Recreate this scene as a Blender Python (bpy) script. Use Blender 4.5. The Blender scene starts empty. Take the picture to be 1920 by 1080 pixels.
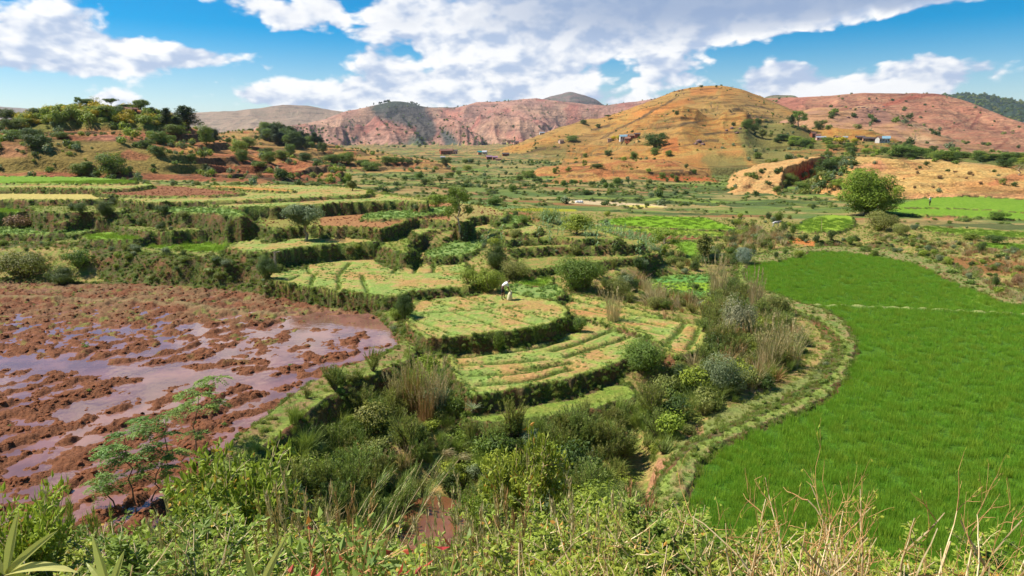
import bpy, math, random
import numpy as np
from mathutils import Vector, Matrix

# ------------------------------------------------------------------ camera, light, sky
SC = bpy.context.scene
COL = SC.collection
ZC = 16.0                    # eye height above the datum; "D" below is metres below the eye
PITCH = math.radians(12.13)
F = 1280.0                   # focal length in pixels of the 1920 wide photograph
cam_d = bpy.data.cameras.new('camera')
cam = bpy.data.objects.new('camera', cam_d)
COL.objects.link(cam)
cam.location = (0, 0, ZC)
cam.rotation_euler = (math.pi / 2 - PITCH, 0, 0)
cam_d.sensor_width = 36.0
cam_d.lens = 24.0
cam_d.clip_start = 0.1
cam_d.clip_end = 60000
SC.camera = cam

SUN_EL, SUN_AZ = math.radians(52), math.radians(-79)      # azimuth from +Y towards +X
sdir = Vector((math.sin(SUN_AZ) * math.cos(SUN_EL), math.cos(SUN_AZ) * math.cos(SUN_EL), math.sin(SUN_EL)))
sun_d = bpy.data.lights.new('sun', 'SUN')
sun_d.energy = 5.0
sun_d.angle = math.radians(0.53)
sun_d.color = (1.0, 0.95, 0.86)
sun = bpy.data.objects.new('sun', sun_d)
COL.objects.link(sun)
sun.rotation_euler = sdir.to_track_quat('Z', 'Y').to_euler()

SC.view_settings.view_transform = 'Standard'
SC.view_settings.look = 'None'
SC.view_settings.gamma = 1.0
SC.view_settings.exposure = 0.58
SC.view_settings.use_curve_mapping = False
SC.cycles.max_bounces = 6
SC.cycles.diffuse_bounces = 2
SC.cycles.transparent_max_bounces = 8
SC.cycles.use_denoising = True


class NT:
    """tiny helper to write node trees"""
    def __init__(s, tree):
        s.t = tree
    def n(s, kind, **kw):
        nd = s.t.nodes.new(kind)
        for k, v in kw.items():
            setattr(nd, k, v)
        return nd
    def put(s, sock, v):
        if v is None:
            return
        if isinstance(v, bpy.types.NodeSocket):
            s.t.links.new(v, sock)
        else:
            if isinstance(v, (tuple, list)) and len(v) == 3 and sock.type == 'RGBA':
                v = (*v, 1.0)
            sock.default_value = v
    def m(s, op, a, b=None, c=None, clamp=False):
        nd = s.n('ShaderNodeMath', operation=op, use_clamp=clamp)
        s.put(nd.inputs[0], a)
        s.put(nd.inputs[1], b)
        s.put(nd.inputs[2], c)
        return nd.outputs[0]
    def v(s, op, a, b=None, scale=None):
        nd = s.n('ShaderNodeVectorMath', operation=op)
        s.put(nd.inputs[0], a)
        s.put(nd.inputs[1], b)
        if scale is not None:
            s.put(nd.inputs['Scale'], scale)
        return nd.outputs[1] if op in ('LENGTH', 'DOT_PRODUCT') else nd.outputs[0]
    def mix(s, f, a, b, mode='MIX'):
        nd = s.n('ShaderNodeMix', data_type='RGBA', blend_type=mode)
        s.put(nd.inputs[0], f)
        s.put(nd.inputs[6], a)
        s.put(nd.inputs[7], b)
        return nd.outputs[2]
    def ramp(s, f, lo, hi, to0=0.0, to1=1.0, smooth=True):
        nd = s.n('ShaderNodeMapRange', interpolation_type='SMOOTHSTEP' if smooth else 'LINEAR')
        s.put(nd.inputs[0], f)
        for i, q in enumerate((lo, hi, to0, to1)):
            s.put(nd.inputs[i + 1], q)
        return nd.outputs[0]
    def noise(s, vec, scale, detail=4, rough=0.5, dist=0.0):
        nd = s.n('ShaderNodeTexNoise')
        s.put(nd.inputs['Vector'], vec)
        s.put(nd.inputs['Scale'], scale)
        nd.inputs['Detail'].default_value = detail
        nd.inputs['Roughness'].default_value = rough
        nd.inputs['Distortion'].default_value = dist
        return nd
    def comb(s, x, y, z):
        nd = s.n('ShaderNodeCombineXYZ')
        for i, q in enumerate((x, y, z)):
            s.put(nd.inputs[i], q)
        return nd.outputs[0]


def build_world():
    w = bpy.data.worlds.new('World')
    SC.world = w
    w.use_nodes = True
    t = w.node_tree
    t.nodes.clear()
    N = NT(t)
    sky = N.n('ShaderNodeTexSky', sky_type='NISHITA')
    sky.sun_disc = False
    sky.sun_elevation = SUN_EL
    sky.sun_rotation = SUN_AZ
    sky.altitude = 1300
    sky.air_density = 1.0
    sky.dust_density = 0.3
    sky.ozone_density = 2.2
    geo = N.n('ShaderNodeTexCoord')
    d = N.v('NORMALIZE', geo.outputs['Generated'])
    sp = N.n('ShaderNodeSeparateXYZ')
    t.links.new(d, sp.inputs[0])
    X, Y, Z = sp.outputs
    az = N.m('MULTIPLY', N.m('ARCTAN2', X, Y), 57.2958)        # degrees, 0 straight ahead
    el = N.m('MULTIPLY', N.m('ARCSINE', Z), 57.2958)
    # billows live in a space that is squeezed towards the horizon, as a real cloud deck looks
    k = N.m('DIVIDE', 1.0, N.m('ADD', N.m('ABSOLUTE', Z), 0.16))
    N_ae = N.comb(az, el, 0.0)
    blobs = [(-30, 5.7, 10, 1.7, 1.15), (-30.5, 8.6, 3.2, 1.9, .75), (-37, 6.5, 5, 2.4, .5), (-24.5, 6.2, 4, 1.0, .35), (-22, 6.0, 2.5, 1.0, .32), (-20, 9.9, 4.2, 1.6, .62), (-16.8, 8.8, 2.8, 1.6, .62), (-14.8, 10.3, 2, 1.3, .4),
             (-17.5, 3.4, 8, 1.2, .85), (-10.5, 4.6, 5, 1.6, .62), (-9.5, 9.2, 3.6, 1.9, .75), (-4, 6.2, 8, 3.0, .85), (3, 5.2, 7, 2.6, .72), (-1, 10.5, 9, 2.4, .8), (-6, 3.0, 12, 1.2, .35),
             (9, 10.6, 10, 2.9, 1.05), (20, 10.0, 13, 1.9, 1.9), (12, 8.4, 9, 1.6, .8), (31, 10.3, 7, 1.0, 1.1), (-17, 14, 9, 2.6, 1.0), (-28, 19, 12, 4, .8), (5, 18, 12, 4, .7), (27, 20, 15, 5, .7), (37, 12.2, 9, 2.0, .8), (12.6, 4.9, 2.9, 1.6, .95), (8, 8.0, 7, 2.0, .6), (9, 3.0, 4, 1.4, .5), (20.5, 4.3, 4.2, 1.5, 1.5), (23.5, 3.0, 5, .9, .3), (29.6, 4.4, 4.6, 1.7, 1.3), (35.4, 5.0, 2.6, .8, .42),
             (-29.6, 2.9, 2.3, .7, 1.0), (-30, 12.5, 9, 1.6, -.2), (25, 6.9, 8, .9, -.6), (33, 7.6, 8, 1.4, -.6), (-12.2, 9.5, 1.0, 2.0, -.25), (-21, 7.6, 6, .8, -.3), (-34, 3.2, 7, .7, -.3), (-22, 4.6, 3, .8, -.35), (17.3, 4.2, 1.2, 1.6, -.35)]
    fb = 0.0
    for (ba, be, wa, we, wt) in blobs:
        dv = N.n('ShaderNodeVectorMath', operation='MULTIPLY_ADD')
        N.put(dv.inputs[0], N_ae)
        dv.inputs[1].default_value = (1 / wa, 1 / we, 0)
        dv.inputs[2].default_value = (-ba / wa, -be / we, 0)
        q = N.v('DOT_PRODUCT', dv.outputs[0], dv.outputs[0])
        fb = N.m('MULTIPLY_ADD', N.m('EXPONENT', N.m('MULTIPLY', q, -1.0)), wt, fb)
    def density(daz, de, det):
        a2 = N.m('ADD', az, daz)
        e2 = N.m('ADD', el, de)
        vec = N.comb(N.m('MULTIPLY', a2, 0.17), N.m('MULTIPLY', e2, 0.30), N.m('MULTIPLY', k, 0.35))
        nz = N.noise(vec, 1.0, det, 0.52, 0.25)
        big = nz.outputs['Fac']
        puff = N.n('ShaderNodeTexVoronoi', feature='SMOOTH_F1')
        wv = N.v('ADD', vec, N.v('SCALE', nz.outputs['Color'], scale=0.5))
        N.put(puff.inputs['Vector'], wv)
        puff.inputs['Scale'].default_value = 2.6
        puff.inputs['Detail'].default_value = 2.0
        puff.inputs['Roughness'].default_value = 0.55
        puff.inputs['Smoothness'].default_value = 0.4
        pf = N.m('SUBTRACT', 0.62, puff.outputs['Distance'])
        f = N.m('ADD', N.m('MULTIPLY', N.m('SUBTRACT', big, 0.5), 2.3), N.m('MULTIPLY', pf, 0.55))
        return N.m('ADD', N.m('ADD', f, fb), N.ramp(el, 10.0, 16.0, 0.0, 0.12))
    f0 = density(0.0, 0.0, 9)
    f1 = density(-0.9, 1.0, 6)                                   # a step towards the sun
    thr = 0.36
    cov = N.ramp(f0, thr - .03, thr + 0.32)
    depth = N.ramp(f0, thr, thr + 0.75)
    edge = N.m('SUBTRACT', f0, f1)
    lit = N.ramp(edge, -0.42, 0.30)
    thick = N.ramp(f0, 0.60, 1.5)
    hi = N.ramp(el, 6.0, 10.5)
    dark = N.m('MULTIPLY', thick, N.m('MULTIPLY', N.ramp(hi, 0.0, 1.0, 0.12, 1.0), N.ramp(az, -9.0, 12.0, 0.35, 1.0)))
    shade = N.mix(lit, (0.47, 0.57, 0.76), (1.04, 1.03, 1.02))
    shade = N.mix(N.m('MULTIPLY', dark, 0.9), shade, (0.30, 0.40, 0.60))
    bg1 = N.n('ShaderNodeBackground')
    # saturated blue of the photograph
    hsv = N.n('ShaderNodeHueSaturation')
    hsv.inputs['Hue'].default_value = 0.494
    N.put(hsv.inputs['Saturation'], N.ramp(el, 0.0, 9.0, 1.15, 1.8))
    hsv.inputs['Value'].default_value = 1.0
    t.links.new(sky.outputs[0], hsv.inputs['Color'])
    t.links.new(hsv.outputs[0], bg1.inputs['Color'])
    bg1.inputs['Strength'].default_value = 0.080
    bg2 = N.n('ShaderNodeBackground')
    N.put(bg2.inputs['Color'], shade)
    bg2.inputs['Strength'].default_value = 0.71
    ms = N.n('ShaderNodeMixShader')
    up = N.ramp(el, -0.5, 0.6)
    # thin veil away from the banks
    t.links.new(N.m('MULTIPLY', N.m('MULTIPLY', cov, 0.97), up), ms.inputs[0])
    t.links.new(bg1.outputs[0], ms.inputs[1])
    t.links.new(bg2.outputs[0], ms.inputs[2])
    out = N.n('ShaderNodeOutputWorld')
    t.links.new(ms.outputs[0], out.inputs[0])
    w.cycles.sampling_method = 'MANUAL'
    w.cycles.sample_map_resolution = 1024


build_world()

# ------------------------------------------------------------------ numpy helpers
CP, SP = math.cos(PITCH), math.sin(PITCH)


def ray(px, py):
    u = (px - 960.0) / F
    v = (540.0 - py) / F
    return u, CP + v * SP, -SP + v * CP


def at(px, py, D):
    """world x, y of photo pixel on the level D metres below the eye"""
    u, f, z = ray(px, py)
    k = D / (-z)
    return u * k, f * k


def proj(x, y, z):
    dz = z - ZC
    dep = y * CP - dz * SP
    up = y * SP + dz * CP
    dep = np.maximum(dep, 1e-3)
    return 960 + F * x / dep, 540 - F * up / dep


def _h(ix, iy, seed):
    n = (ix.astype(np.int64) * 374761393 + iy.astype(np.int64) * 668265263 + seed * 1274126177) & 0xffffffff
    n = ((n ^ (n >> 13)) * 1274126177) & 0xffffffff
    n = (n ^ (n >> 16)) & 0xffffffff
    return (n & 0xffffff).astype(np.float32) / 0xffffff


def vn(x, y, seed=0):
    x0 = np.floor(x)
    y0 = np.floor(y)
    fx = x - x0
    fy = y - y0
    fx = fx * fx * fx * (fx * (fx * 6 - 15) + 10)
    fy = fy * fy * fy * (fy * (fy * 6 - 15) + 10)
    a = _h(x0, y0, seed)
    b = _h(x0 + 1, y0, seed)
    c = _h(x0, y0 + 1, seed)
    d = _h(x0 + 1, y0 + 1, seed)
    return (a + (b - a) * fx) * (1 - fy) + (c + (d - c) * fx) * fy


def fbm(x, y, octv=4, seed=0, gain=0.5):
    s, a, t = 0, 1.0, 0
    for i in range(octv):
        c, sn = math.cos(0.6 * i), math.sin(0.6 * i)
        s = s + a * vn(x * c - y * sn, x * sn + y * c, seed + i * 17)
        t += a
        a *= gain
        x = x * 2.03
        y = y * 2.03
    return s / t


def ridged(x, y, octv=4, seed=0):
    s, a, t = 0, 1.0, 0
    for i in range(octv):
        s = s + a * (1 - np.abs(2 * vn(x, y, seed + i * 31) - 1))
        t += a
        a *= 0.5
        x = x * 2.1 + 5.2
        y = y * 2.1 - 3.1
    return s / t


def sm(x, a, b):
    t = np.clip((x - a) / (b - a), 0, 1)
    return t * t * (3 - 2 * t)


def sdf(px, py, poly):
    """signed distance to a polygon, positive inside"""
    P = np.asarray(poly, float)
    Q = np.roll(P, -1, 0)
    best = np.full(px.shape, 1e18)
    ins = np.zeros(px.shape, bool)
    for (ax, ay), (bx, by) in zip(P, Q):
        ex, ey = bx - ax, by - ay
        L = ex * ex + ey * ey + 1e-12
        t = np.clip(((px - ax) * ex + (py - ay) * ey) / L, 0, 1)
        d = (px - ax - t * ex) ** 2 + (py - ay - t * ey) ** 2
        best = np.minimum(best, d)
        if abs(ey) > 1e-12:
            c = (ay > py) != (by > py)
            ins ^= c & (px < (bx - ax) * (py - ay) / ey + ax)
    return np.where(ins, 1, -1) * np.sqrt(best)


def line_d(px, py, pts):
    best = np.full(px.shape, 1e18)
    for (ax, ay), (bx, by) in zip(pts[:-1], pts[1:]):
        ex, ey = bx - ax, by - ay
        L = ex * ex + ey * ey + 1e-12
        t = np.clip(((px - ax) * ex + (py - ay) * ey) / L, 0, 1)
        best = np.minimum(best, (px - ax - t * ex) ** 2 + (py - ay - t * ey) ** 2)
    return np.sqrt(best)


def resmooth(poly, closed=True, k=2):
    """Chaikin corner cutting"""
    P = [tuple(p) for p in poly]
    for _ in range(k):
        out = []
        n = len(P)
        rng = range(n if closed else n - 1)
        if not closed:
            out.append(P[0])
        for i in rng:
            a, b = P[i], P[(i + 1) % n]
            out.append((a[0] * .75 + b[0] * .25, a[1] * .75 + b[1] * .25))
            out.append((a[0] * .25 + b[0] * .75, a[1] * .25 + b[1] * .75))
        if not closed:
            out.append(P[-1])
        P = out
    return P


# ------------------------------------------------------------------ fields: photo outline, level, kind, bank width
# drawn from the lowest to the highest; each is cut into or raised above what is there
FIELDS = [
    # name, D, bank width, outline
    ('field_dyke', 12.64, .8, [(1190, 1150), (1225, 1000), (1215, 935), (1250, 880), (1330, 822), (1430, 775), (1530, 735), (1572, 690), (1582, 650), (1560, 612), (1520, 592), (1470, 575), (1400, 545), (1372, 515), (1400, 480), (1500, 462), (1620, 462), (1740, 480), (1840, 525), (1950, 555), (2300, 600), (2700, 1300), (1190, 1300)]),
    ('big_rice_field', 12.8, .3, [(1310, 1150), (1298, 1000), (1290, 930), (1322, 872), (1380, 828), (1460, 792), (1540, 757), (1590, 717), (1609, 670), (1605, 630), (1580, 598), (1540, 578), (1510, 573), (1480, 560), (1420, 540), (1388, 520), (1400, 500), (1440, 492), (1500, 487), (1515, 474), (1560, 472), (1620, 478), (1700, 492), (1740, 505), (1790, 535), (1840, 550), (1880, 570), (1925, 578), (2200, 610), (2700, 1300), (1310, 1300)]),
    ('wet_meadow', 12.6, .5, [(870, 762), (960, 748), (1080, 735), (1160, 715), (1205, 738), (1150, 755), (1080, 772), (960, 788), (885, 792)]),
    ('valley_plot', 12.4, .3, [(1205, 525), (1250, 516), (1333, 512), (1342, 530), (1330, 558), (1280, 562), (1255, 550), (1210, 543)]),
    ('paddy', 12.2, .3, [(1262, 455), (1275, 453), (1315, 455), (1314, 480), (1300, 491), (1290, 490)]),
    ('paddy', 12.1, .3, [(1100, 423), (1190, 429), (1290, 433), (1376, 436), (1345, 446), (1270, 440), (1150, 435), (1110, 438)]),
    ('ploughed_plot', 12.1, .3, [(1113, 437), (1150, 434), (1270, 440), (1348, 446), (1322, 453), (1115, 446)]),
    ('paddy', 11.95, .3, [(1103, 418), (1187, 405), (1327, 407), (1360, 423), (1387, 428), (1383, 433), (1290, 430), (1187, 425)]),
    ('paddy', 12.0, .4, [(1488, 425), (1530, 405), (1592, 403), (1608, 415), (1582, 437), (1520, 435), (1485, 432)]),
    ('paddy', 12.15, .3, [(1660, 391), (1735, 391), (1830, 393), (1925, 400), (2050, 404), (2050, 418), (1925, 412), (1800, 405), (1750, 402), (1665, 402)]),
    ('paddy', 11.9, .3, [(1668, 384), (1700, 379), (1745, 371), (1800, 369), (1895, 374), (2050, 380), (2050, 400), (1925, 398), (1830, 391), (1735, 389), (1668, 389)]),
    ('paddy', 11.9, .4, [(1730, 424), (1800, 430), (1925, 437), (2050, 442), (2050, 452), (1925, 447), (1830, 443), (1740, 433)]),
    ('paddy', 12.0, .4, [(1830, 455), (1880, 457), (2050, 463), (2050, 474), (1925, 470), (1850, 466)]),
    ('mud_dyke', 11.42, .9, [(-700, 510), (0, 525), (250, 528), (450, 538), (560, 555), (650, 562), (705, 575), (752, 590), (772, 625), (780, 655), (762, 680), (690, 703), (620, 740), (545, 795), (465, 862), (395, 945), (320, 1040), (270, 1130), (-800, 1130)]),
    ('mud_paddy', 11.7, .35, [(-700, 524), (0, 531), (250, 534), (450, 546), (560, 562), (650, 571), (705, 589), (735, 614), (748, 645), (735, 662), (690, 680), (640, 695), (560, 735), (480, 792), (400, 865), (330, 945), (265, 1030), (200, 1130), (-800, 1130)]),
    ('terrace_plot', 11.85, .35, [(835, 665), (830, 640), (900, 600), (1000, 595), (1110, 605), (1180, 618), (1240, 640), (1250, 662), (1185, 672), (1135, 690), (1090, 710), (1000, 725), (930, 741), (880, 747), (862, 720)]),
    ('terrace_plot', 11.7, .35, [(960, 552), (1030, 548), (1110, 560), (1200, 585), (1312, 610), (1326, 640), (1300, 665), (1258, 672), (1235, 645), (1180, 622), (1110, 602), (1050, 585)]),
    ('vegetable_plot', 11.3, .35, [(945, 548), (955, 536), (985, 531), (1045, 536), (1062, 548), (1050, 563), (1000, 566), (970, 560)]),
    ('paddy', 11.35, .25, [(968, 533), (985, 524), (1030, 522), (1040, 530), (1030, 537), (1000, 539)]),
    ('terrace_plot', 11.0, .3, [(757, 597), (783, 630), (813, 641), (883, 632), (953, 624), (1033, 610), (1077, 594), (1047, 567), (1000, 560), (945, 546), (905, 536), (830, 534), (777, 550)]),
    ('corn_terrace', 10.65, .4, [(1080, 496), (1150, 489), (1238, 480), (1238, 468), (1080, 470), (975, 480), (975, 508), (1030, 503)]),
    ('terrace_plot', 10.5, .35, [(490, 525), (560, 535), (610, 542), (670, 552), (740, 558), (775, 546), (912, 537), (902, 520), (878, 506), (870, 492), (800, 470), (600, 465), (470, 478)]),
    ('vegetable_plot', 9.9, .35, [(793, 477), (830, 460), (870, 448), (905, 452), (903, 468), (870, 480), (820, 483)]),
    ('corn_terrace', 9.85, .45, [(948, 471), (987, 466), (1063, 463), (1205, 463), (1205, 448), (950, 446)]),
    ('grass_shelf', 9.6, 3.4, [(-500, 450), (0, 456), (130, 453), (250, 463), (262, 471), (330, 478), (400, 481), (490, 482), (522, 470), (522, 440), (300, 425), (-500, 410)]),
    ('paddy', 9.62, .2, [(264, 466), (310, 453), (400, 452), (440, 462), (487, 473), (465, 477), (400, 475), (330, 470)]),
    ('corn_terrace', 9.3, .4, [(936, 455), (977, 449), (1063, 447), (1085, 452), (1115, 448), (1170, 454), (1150, 440), (1110, 428), (1000, 428), (940, 434)]),
    ('terrace_plot', 9.1, .45, [(425, 466), (440, 455), (520, 446), (600, 438), (720, 440), (722, 454), (640, 458), (560, 464), (510, 474), (450, 473)]),
    ('vegetable_plot', 9.0, .5, [(-400, 412), (165, 415), (197, 431), (130, 440), (-400, 443)]),
    ('paddy', 8.9, .35, [(133, 448), (180, 438), (290, 433), (303, 441), (245, 452)]),
    ('terrace_plot', 8.9, .4, [(780, 443), (813, 434), (850, 432), (885, 432), (925, 431), (960, 434), (975, 441), (1012, 437), (1014, 424), (960, 410), (850, 405), (700, 415), (745, 440)]),
    ('grass_mound', 9.25, .8, [(706, 448), (715, 432), (745, 434), (765, 450), (772, 466), (762, 474), (738, 472)]),
    ('vegetable_plot', 8.6, .3, [(930, 423), (960, 424), (986, 418), (980, 405), (935, 405)]),
    ('grass_shelf', 8.35, .6, [(297, 437), (350, 431), (440, 428), (507, 433), (510, 441), (530, 425), (460, 405), (300, 405), (205, 416), (215, 424)]),
    ('ploughed_plot', 8.1, .4, [(480, 427), (520, 428), (570, 425), (640, 426), (700, 428), (716, 432), (735, 424), (780, 412), (820, 413), (850, 418), (872, 420), (885, 408), (930, 404), (945, 414), (955, 403), (930, 390), (850, 380), (700, 370), (480, 375)]),
    ('vegetable_plot', 7.85, .3, [(665, 412), (700, 399), (780, 390), (850, 389), (843, 399), (792, 406), (762, 411)]),
    ('vegetable_plot', 7.05, 1.3, [(215, 396), (300, 398), (400, 401), (462, 409), (450, 396), (400, 384), (217, 380)]),
    ('grass_shelf', 8.0, .7, [(95, 418), (150, 412), (225, 414), (300, 412), (300, 398), (210, 392), (95, 398)]),
    ('paddy', 7.6, .35, [(-400, 382), (60, 385), (90, 390), (75, 397), (0, 401), (-400, 403)]),
    ('terrace_plot', 6.83, .4, [(380, 384), (430, 390), (500, 388), (590, 385), (643, 381), (767, 377), (797, 383), (803, 376), (700, 362), (500, 358), (300, 364)]),
    ('grass_shelf', 7.2, .8, [(60, 396), (110, 399), (180, 396), (235, 398), (240, 380), (60, 380)]),
    ('stubble_field', 6.6, .4, [(-400, 360), (0, 361), (173, 361), (215, 370), (190, 376), (0, 375), (-400, 373)]),
    ('terrace_plot', 6.5, .35, [(230, 382), (367, 379), (467, 376), (560, 372), (640, 368), (694, 366), (699, 359), (640, 350), (500, 347), (300, 350), (220, 362)]),
    ('ploughed_plot', 6.3, .3, [(173, 360), (230, 350), (293, 346), (457, 360), (457, 365), (377, 369), (300, 369), (207, 368)]),
    ('stubble_field', 6.28, .3, [(360, 348), (450, 350), (552, 357), (548, 360), (480, 359)]),
    ('terrace_plot', 5.95, .35, [(-400, 341), (0, 343), (270, 344), (292, 348), (230, 356), (175, 354), (0, 353), (-400, 352)]),
    ('paddy', 5.75, .3, [(-400, 329), (0, 331), (180, 333), (262, 341), (250, 345), (0, 344), (-400, 344)]),
]

# loose control points of the ground between the fields: photo x, y, D
CTRL = [(800, 975, 14.4), (830, 1010, 14.4), (760, 960, 14.2), (870, 880, 14.2), (900, 920, 14.2), (1190, 900, 14.1), (1195, 940, 14.2), (1180, 850, 13.9), (1000, 780, 13.6), (1100, 790, 13.5), (1010, 900, 14.2),
        (1250, 740, 13.3), (1300, 690, 13.2), (1320, 640, 13), (1340, 580, 12.8), (1330, 520, 12.5), (1200, 540, 12.2), (1180, 562, 12.2), (1120, 585, 12.1), (1400, 700, 13.2), (1500, 640, 12.8), (1450, 575, 12.8), (1280, 800, 13.5), (1350, 790, 13.1),
        (740, 690, 12.4), (640, 730, 12.4), (560, 790, 12.6), (450, 890, 12.8), (600, 830, 13.3), (700, 780, 13.4), (520, 940, 13.6), (650, 880, 13.9), (780, 720, 13.1), (850, 800, 13.4),
        (800, 665, 11.9), (760, 590, 11.3), (0, 527, 11.5), (300, 530, 11.4), (480, 540, 11.2), (100, 400, 7.9), (0, 378, 7.0), (300, 378, 7.0), (160, 380, 7.2), (380, 410, 8.3), (160, 420, 8.6), (400, 385, 7.2), (-300, 400, 7.6), (-300, 370, 7.0),
        (850, 400, 9.2), (950, 400, 9.9), (900, 385, 10.2), (800, 370, 10.6), (700, 348, 11.2), (900, 350, 12), (800, 330, 12.4), (1000, 345, 12.7), (900, 312, 12.6), (1000, 372, 11.6), (1200, 385, 12), (1100, 400, 11.6), (1250, 500, 12.2), (1300, 500, 12.3),
        (1150, 510, 11.4), (1050, 515, 11.2), (900, 500, 10.3), (930, 480, 9.9), (920, 520, 10.8), (1300, 395, 12.2), (1400, 410, 12.2), (1400, 380, 12.6), (1300, 360, 13.0), (1450, 450, 12.3), (1420, 490, 12.3), (1480, 470, 12.2), (1550, 450, 12.0), (1570, 468, 12.4),
        (1650, 450, 11.8), (1650, 480, 12.2), (1750, 470, 11.7), (1750, 500, 12.3), (1850, 500, 12.0), (1850, 545, 12.6), (1920, 540, 12.4), (2100, 540, 12.3), (1600, 405, 12), (1500, 385, 12.5), (1700, 425, 11.8), (1800, 415, 11.9), (1900, 420, 11.9), (1640, 380, 12.2), (1700, 370, 12.5), (1900, 365, 12.7),
        (100, 327, 6.6), (300, 334, 7.4), (420, 338, 8.0), (520, 342, 9.6), (620, 345, 11.2), (-400, 327, 6.6), (1900, 480, 11.7)]

# ------------------------------------------------------------------ hill ranges: (photo x, crest y, range R) ; foot range, foot D
LAYERS = [
    # name, points(px, py, R), foot range(px->r), foot D, shape exponent, colour key
    ('grove_hill', [(-500, 232, 270), (-200, 226, 270), (0, 222, 265), (60, 215, 262), (130, 208, 258), (200, 205, 255), (250, 210, 255), (320, 226, 255), (370, 243, 250), (430, 268, 245), (500, 288, 238), (580, 306, 225), (640, 322, 215), (690, 338, 200)], [(-500, 150), (300, 152), (500, 150), (690, 185)], 8.0, .85),
    ('pine_hill', [(300, 262, 470), (400, 248, 470), (470, 243, 465), (530, 250, 460), (580, 262, 455), (640, 274, 450), (720, 286, 440), (800, 299, 430), (860, 309, 410), (900, 316, 390)], [(300, 260), (900, 300)], 12.0, .8),
    ('orange_hill', [(800, 322, 640), (880, 301, 700), (960, 280, 800), (1060, 243, 900), (1150, 216, 980), (1220, 192, 1000), (1260, 176, 1000), (1290, 168, 1000), (1350, 164, 1000), (1390, 171, 990), (1430, 186, 980), (1470, 205, 960), (1520, 226, 900), (1600, 252, 820), (1700, 282, 700), (1800, 305, 600)], [(800, 330), (900, 290), (980, 232), (1100, 205), (1250, 200), (1400, 215), (1800, 300)], 13.0, .95),
    ('knoll', [(950, 332, 262), (1000, 320, 268), (1060, 308, 272), (1120, 300, 276), (1180, 296, 278), (1230, 297, 276), (1270, 303, 272), (1310, 316, 262), (1350, 334, 250), (1390, 348, 240)], [(950, 208), (1390, 192)], 13.1, .5),
    ('west_mound', [(1310, 360, 205), (1350, 340, 215), (1390, 320, 225), (1430, 305, 235), (1480, 298, 242), (1540, 290, 250), (1580, 296, 255), (1640, 310, 260)], [(1310, 176), (1480, 168), (1640, 172)], 12.9, .55),
    ('near_mound', [(1480, 352, 190), (1520, 330, 205), (1560, 308, 220), (1600, 298, 230), (1640, 297, 235), (1700, 297, 238), (1760, 298, 240), (1830, 305, 238), (1920, 320, 232), (2050, 342, 225), (2300, 352, 220)], [(1480, 165), (1700, 168), (2300, 160)], 12.6, .62),
    ('village_slope', [(1380, 300, 470), (1440, 275, 470), (1500, 262, 465), (1560, 258, 460), (1640, 264, 455), (1700, 270, 450), (1780, 288, 430), (1900, 292, 420), (2100, 296, 420)], [(1380, 300), (2100, 290)], 12.0, .9),
    ('boulder_hill', [(1300, 300, 900), (1400, 245, 930), (1480, 217, 950), (1560, 203, 950), (1620, 201, 940), (1680, 213, 930), (1740, 238, 900), (1810, 266, 850), (1880, 286, 800), (1960, 302, 760)], [(1300, 520), (1960, 480)], 6.0, .9),
    ('ridge_hill', [(1350, 200, 1700), (1410, 186, 1750), (1480, 182, 1780), (1560, 180, 1800), (1620, 174, 1800), (1700, 175, 1780), (1760, 175, 1750), (1800, 184, 1700), (1860, 208, 1600), (1920, 230, 1500), (2050, 252, 1400), (2300, 262, 1400)], [(1350, 1000), (2300, 950)], 4.0, .9),
    ('pink_mountain', [(360, 258, 2300), (440, 246, 2400), (520, 236, 2500), (600, 222, 2600), (645, 206, 2600), (690, 195, 2620), (735, 185, 2650), (770, 186, 2650), (800, 195, 2650), (850, 198, 2700), (900, 191, 2750), (960, 184, 2800), (1000, 182, 2800), (1060, 187, 2750), (1130, 192, 2700), (1230, 180, 2700), (1330, 176, 2700), (1450, 186, 2700)], [(360, 1200), (800, 1150), (1450, 1300)], 11.0, .95),
    ('pale_mountain', [(200, 225, 4300), (330, 212, 4300), (380, 208, 4300), (450, 206, 4200), (530, 195, 4100), (575, 196, 4100), (640, 208, 4100), (700, 220, 4100), (760, 235, 4100)], [(200, 2700), (760, 2700)], 5.0, 1.0),
    ('rocky_peak', [(940, 205, 3900), (1000, 191, 3800), (1035, 180, 3800), (1068, 172, 3800), (1095, 178, 3800), (1130, 190, 3800), (1180, 205, 3800)], [(940, 3200), (1180, 3200)], -40.0, .8),
    ('green_ridge', [(1380, 190, 2600), (1410, 179, 2600), (1440, 176, 2600), (1490, 179, 2600), (1560, 192, 2600)], [(1380, 2100), (1560, 2100)], -60.0, .8),
    ('far_range', [(1650, 196, 4200), (1740, 186, 4300), (1800, 186, 4300), (1860, 187, 4200), (1930, 191, 4200), (2100, 196, 4200), (2400, 200, 4300)], [(1650, 2500), (2400, 2500)], -10.0, .9),
    ('wooded_crest', [(1640, 204, 4300), (1720, 194, 4300), (1755, 182, 4300), (1800, 177, 4300), (1850, 179, 4300), (1885, 188, 4300), (1960, 198, 4300), (2040, 206, 4300)], [(1640, 2900), (2040, 2900)], -60.0, .9),
    ('blue_hills', [(-800, 203, 5200), (-200, 200, 5200), (0, 199, 5200), (60, 203, 5200), (130, 206, 5200), (250, 207, 5200), (400, 214, 5200)], [(-800, 4300), (400, 4300)], 0.0, .9),
]


def az_of(px, py=265.0):
    u, f, z = ray(px, py)
    return math.atan2(u, f)


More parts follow.
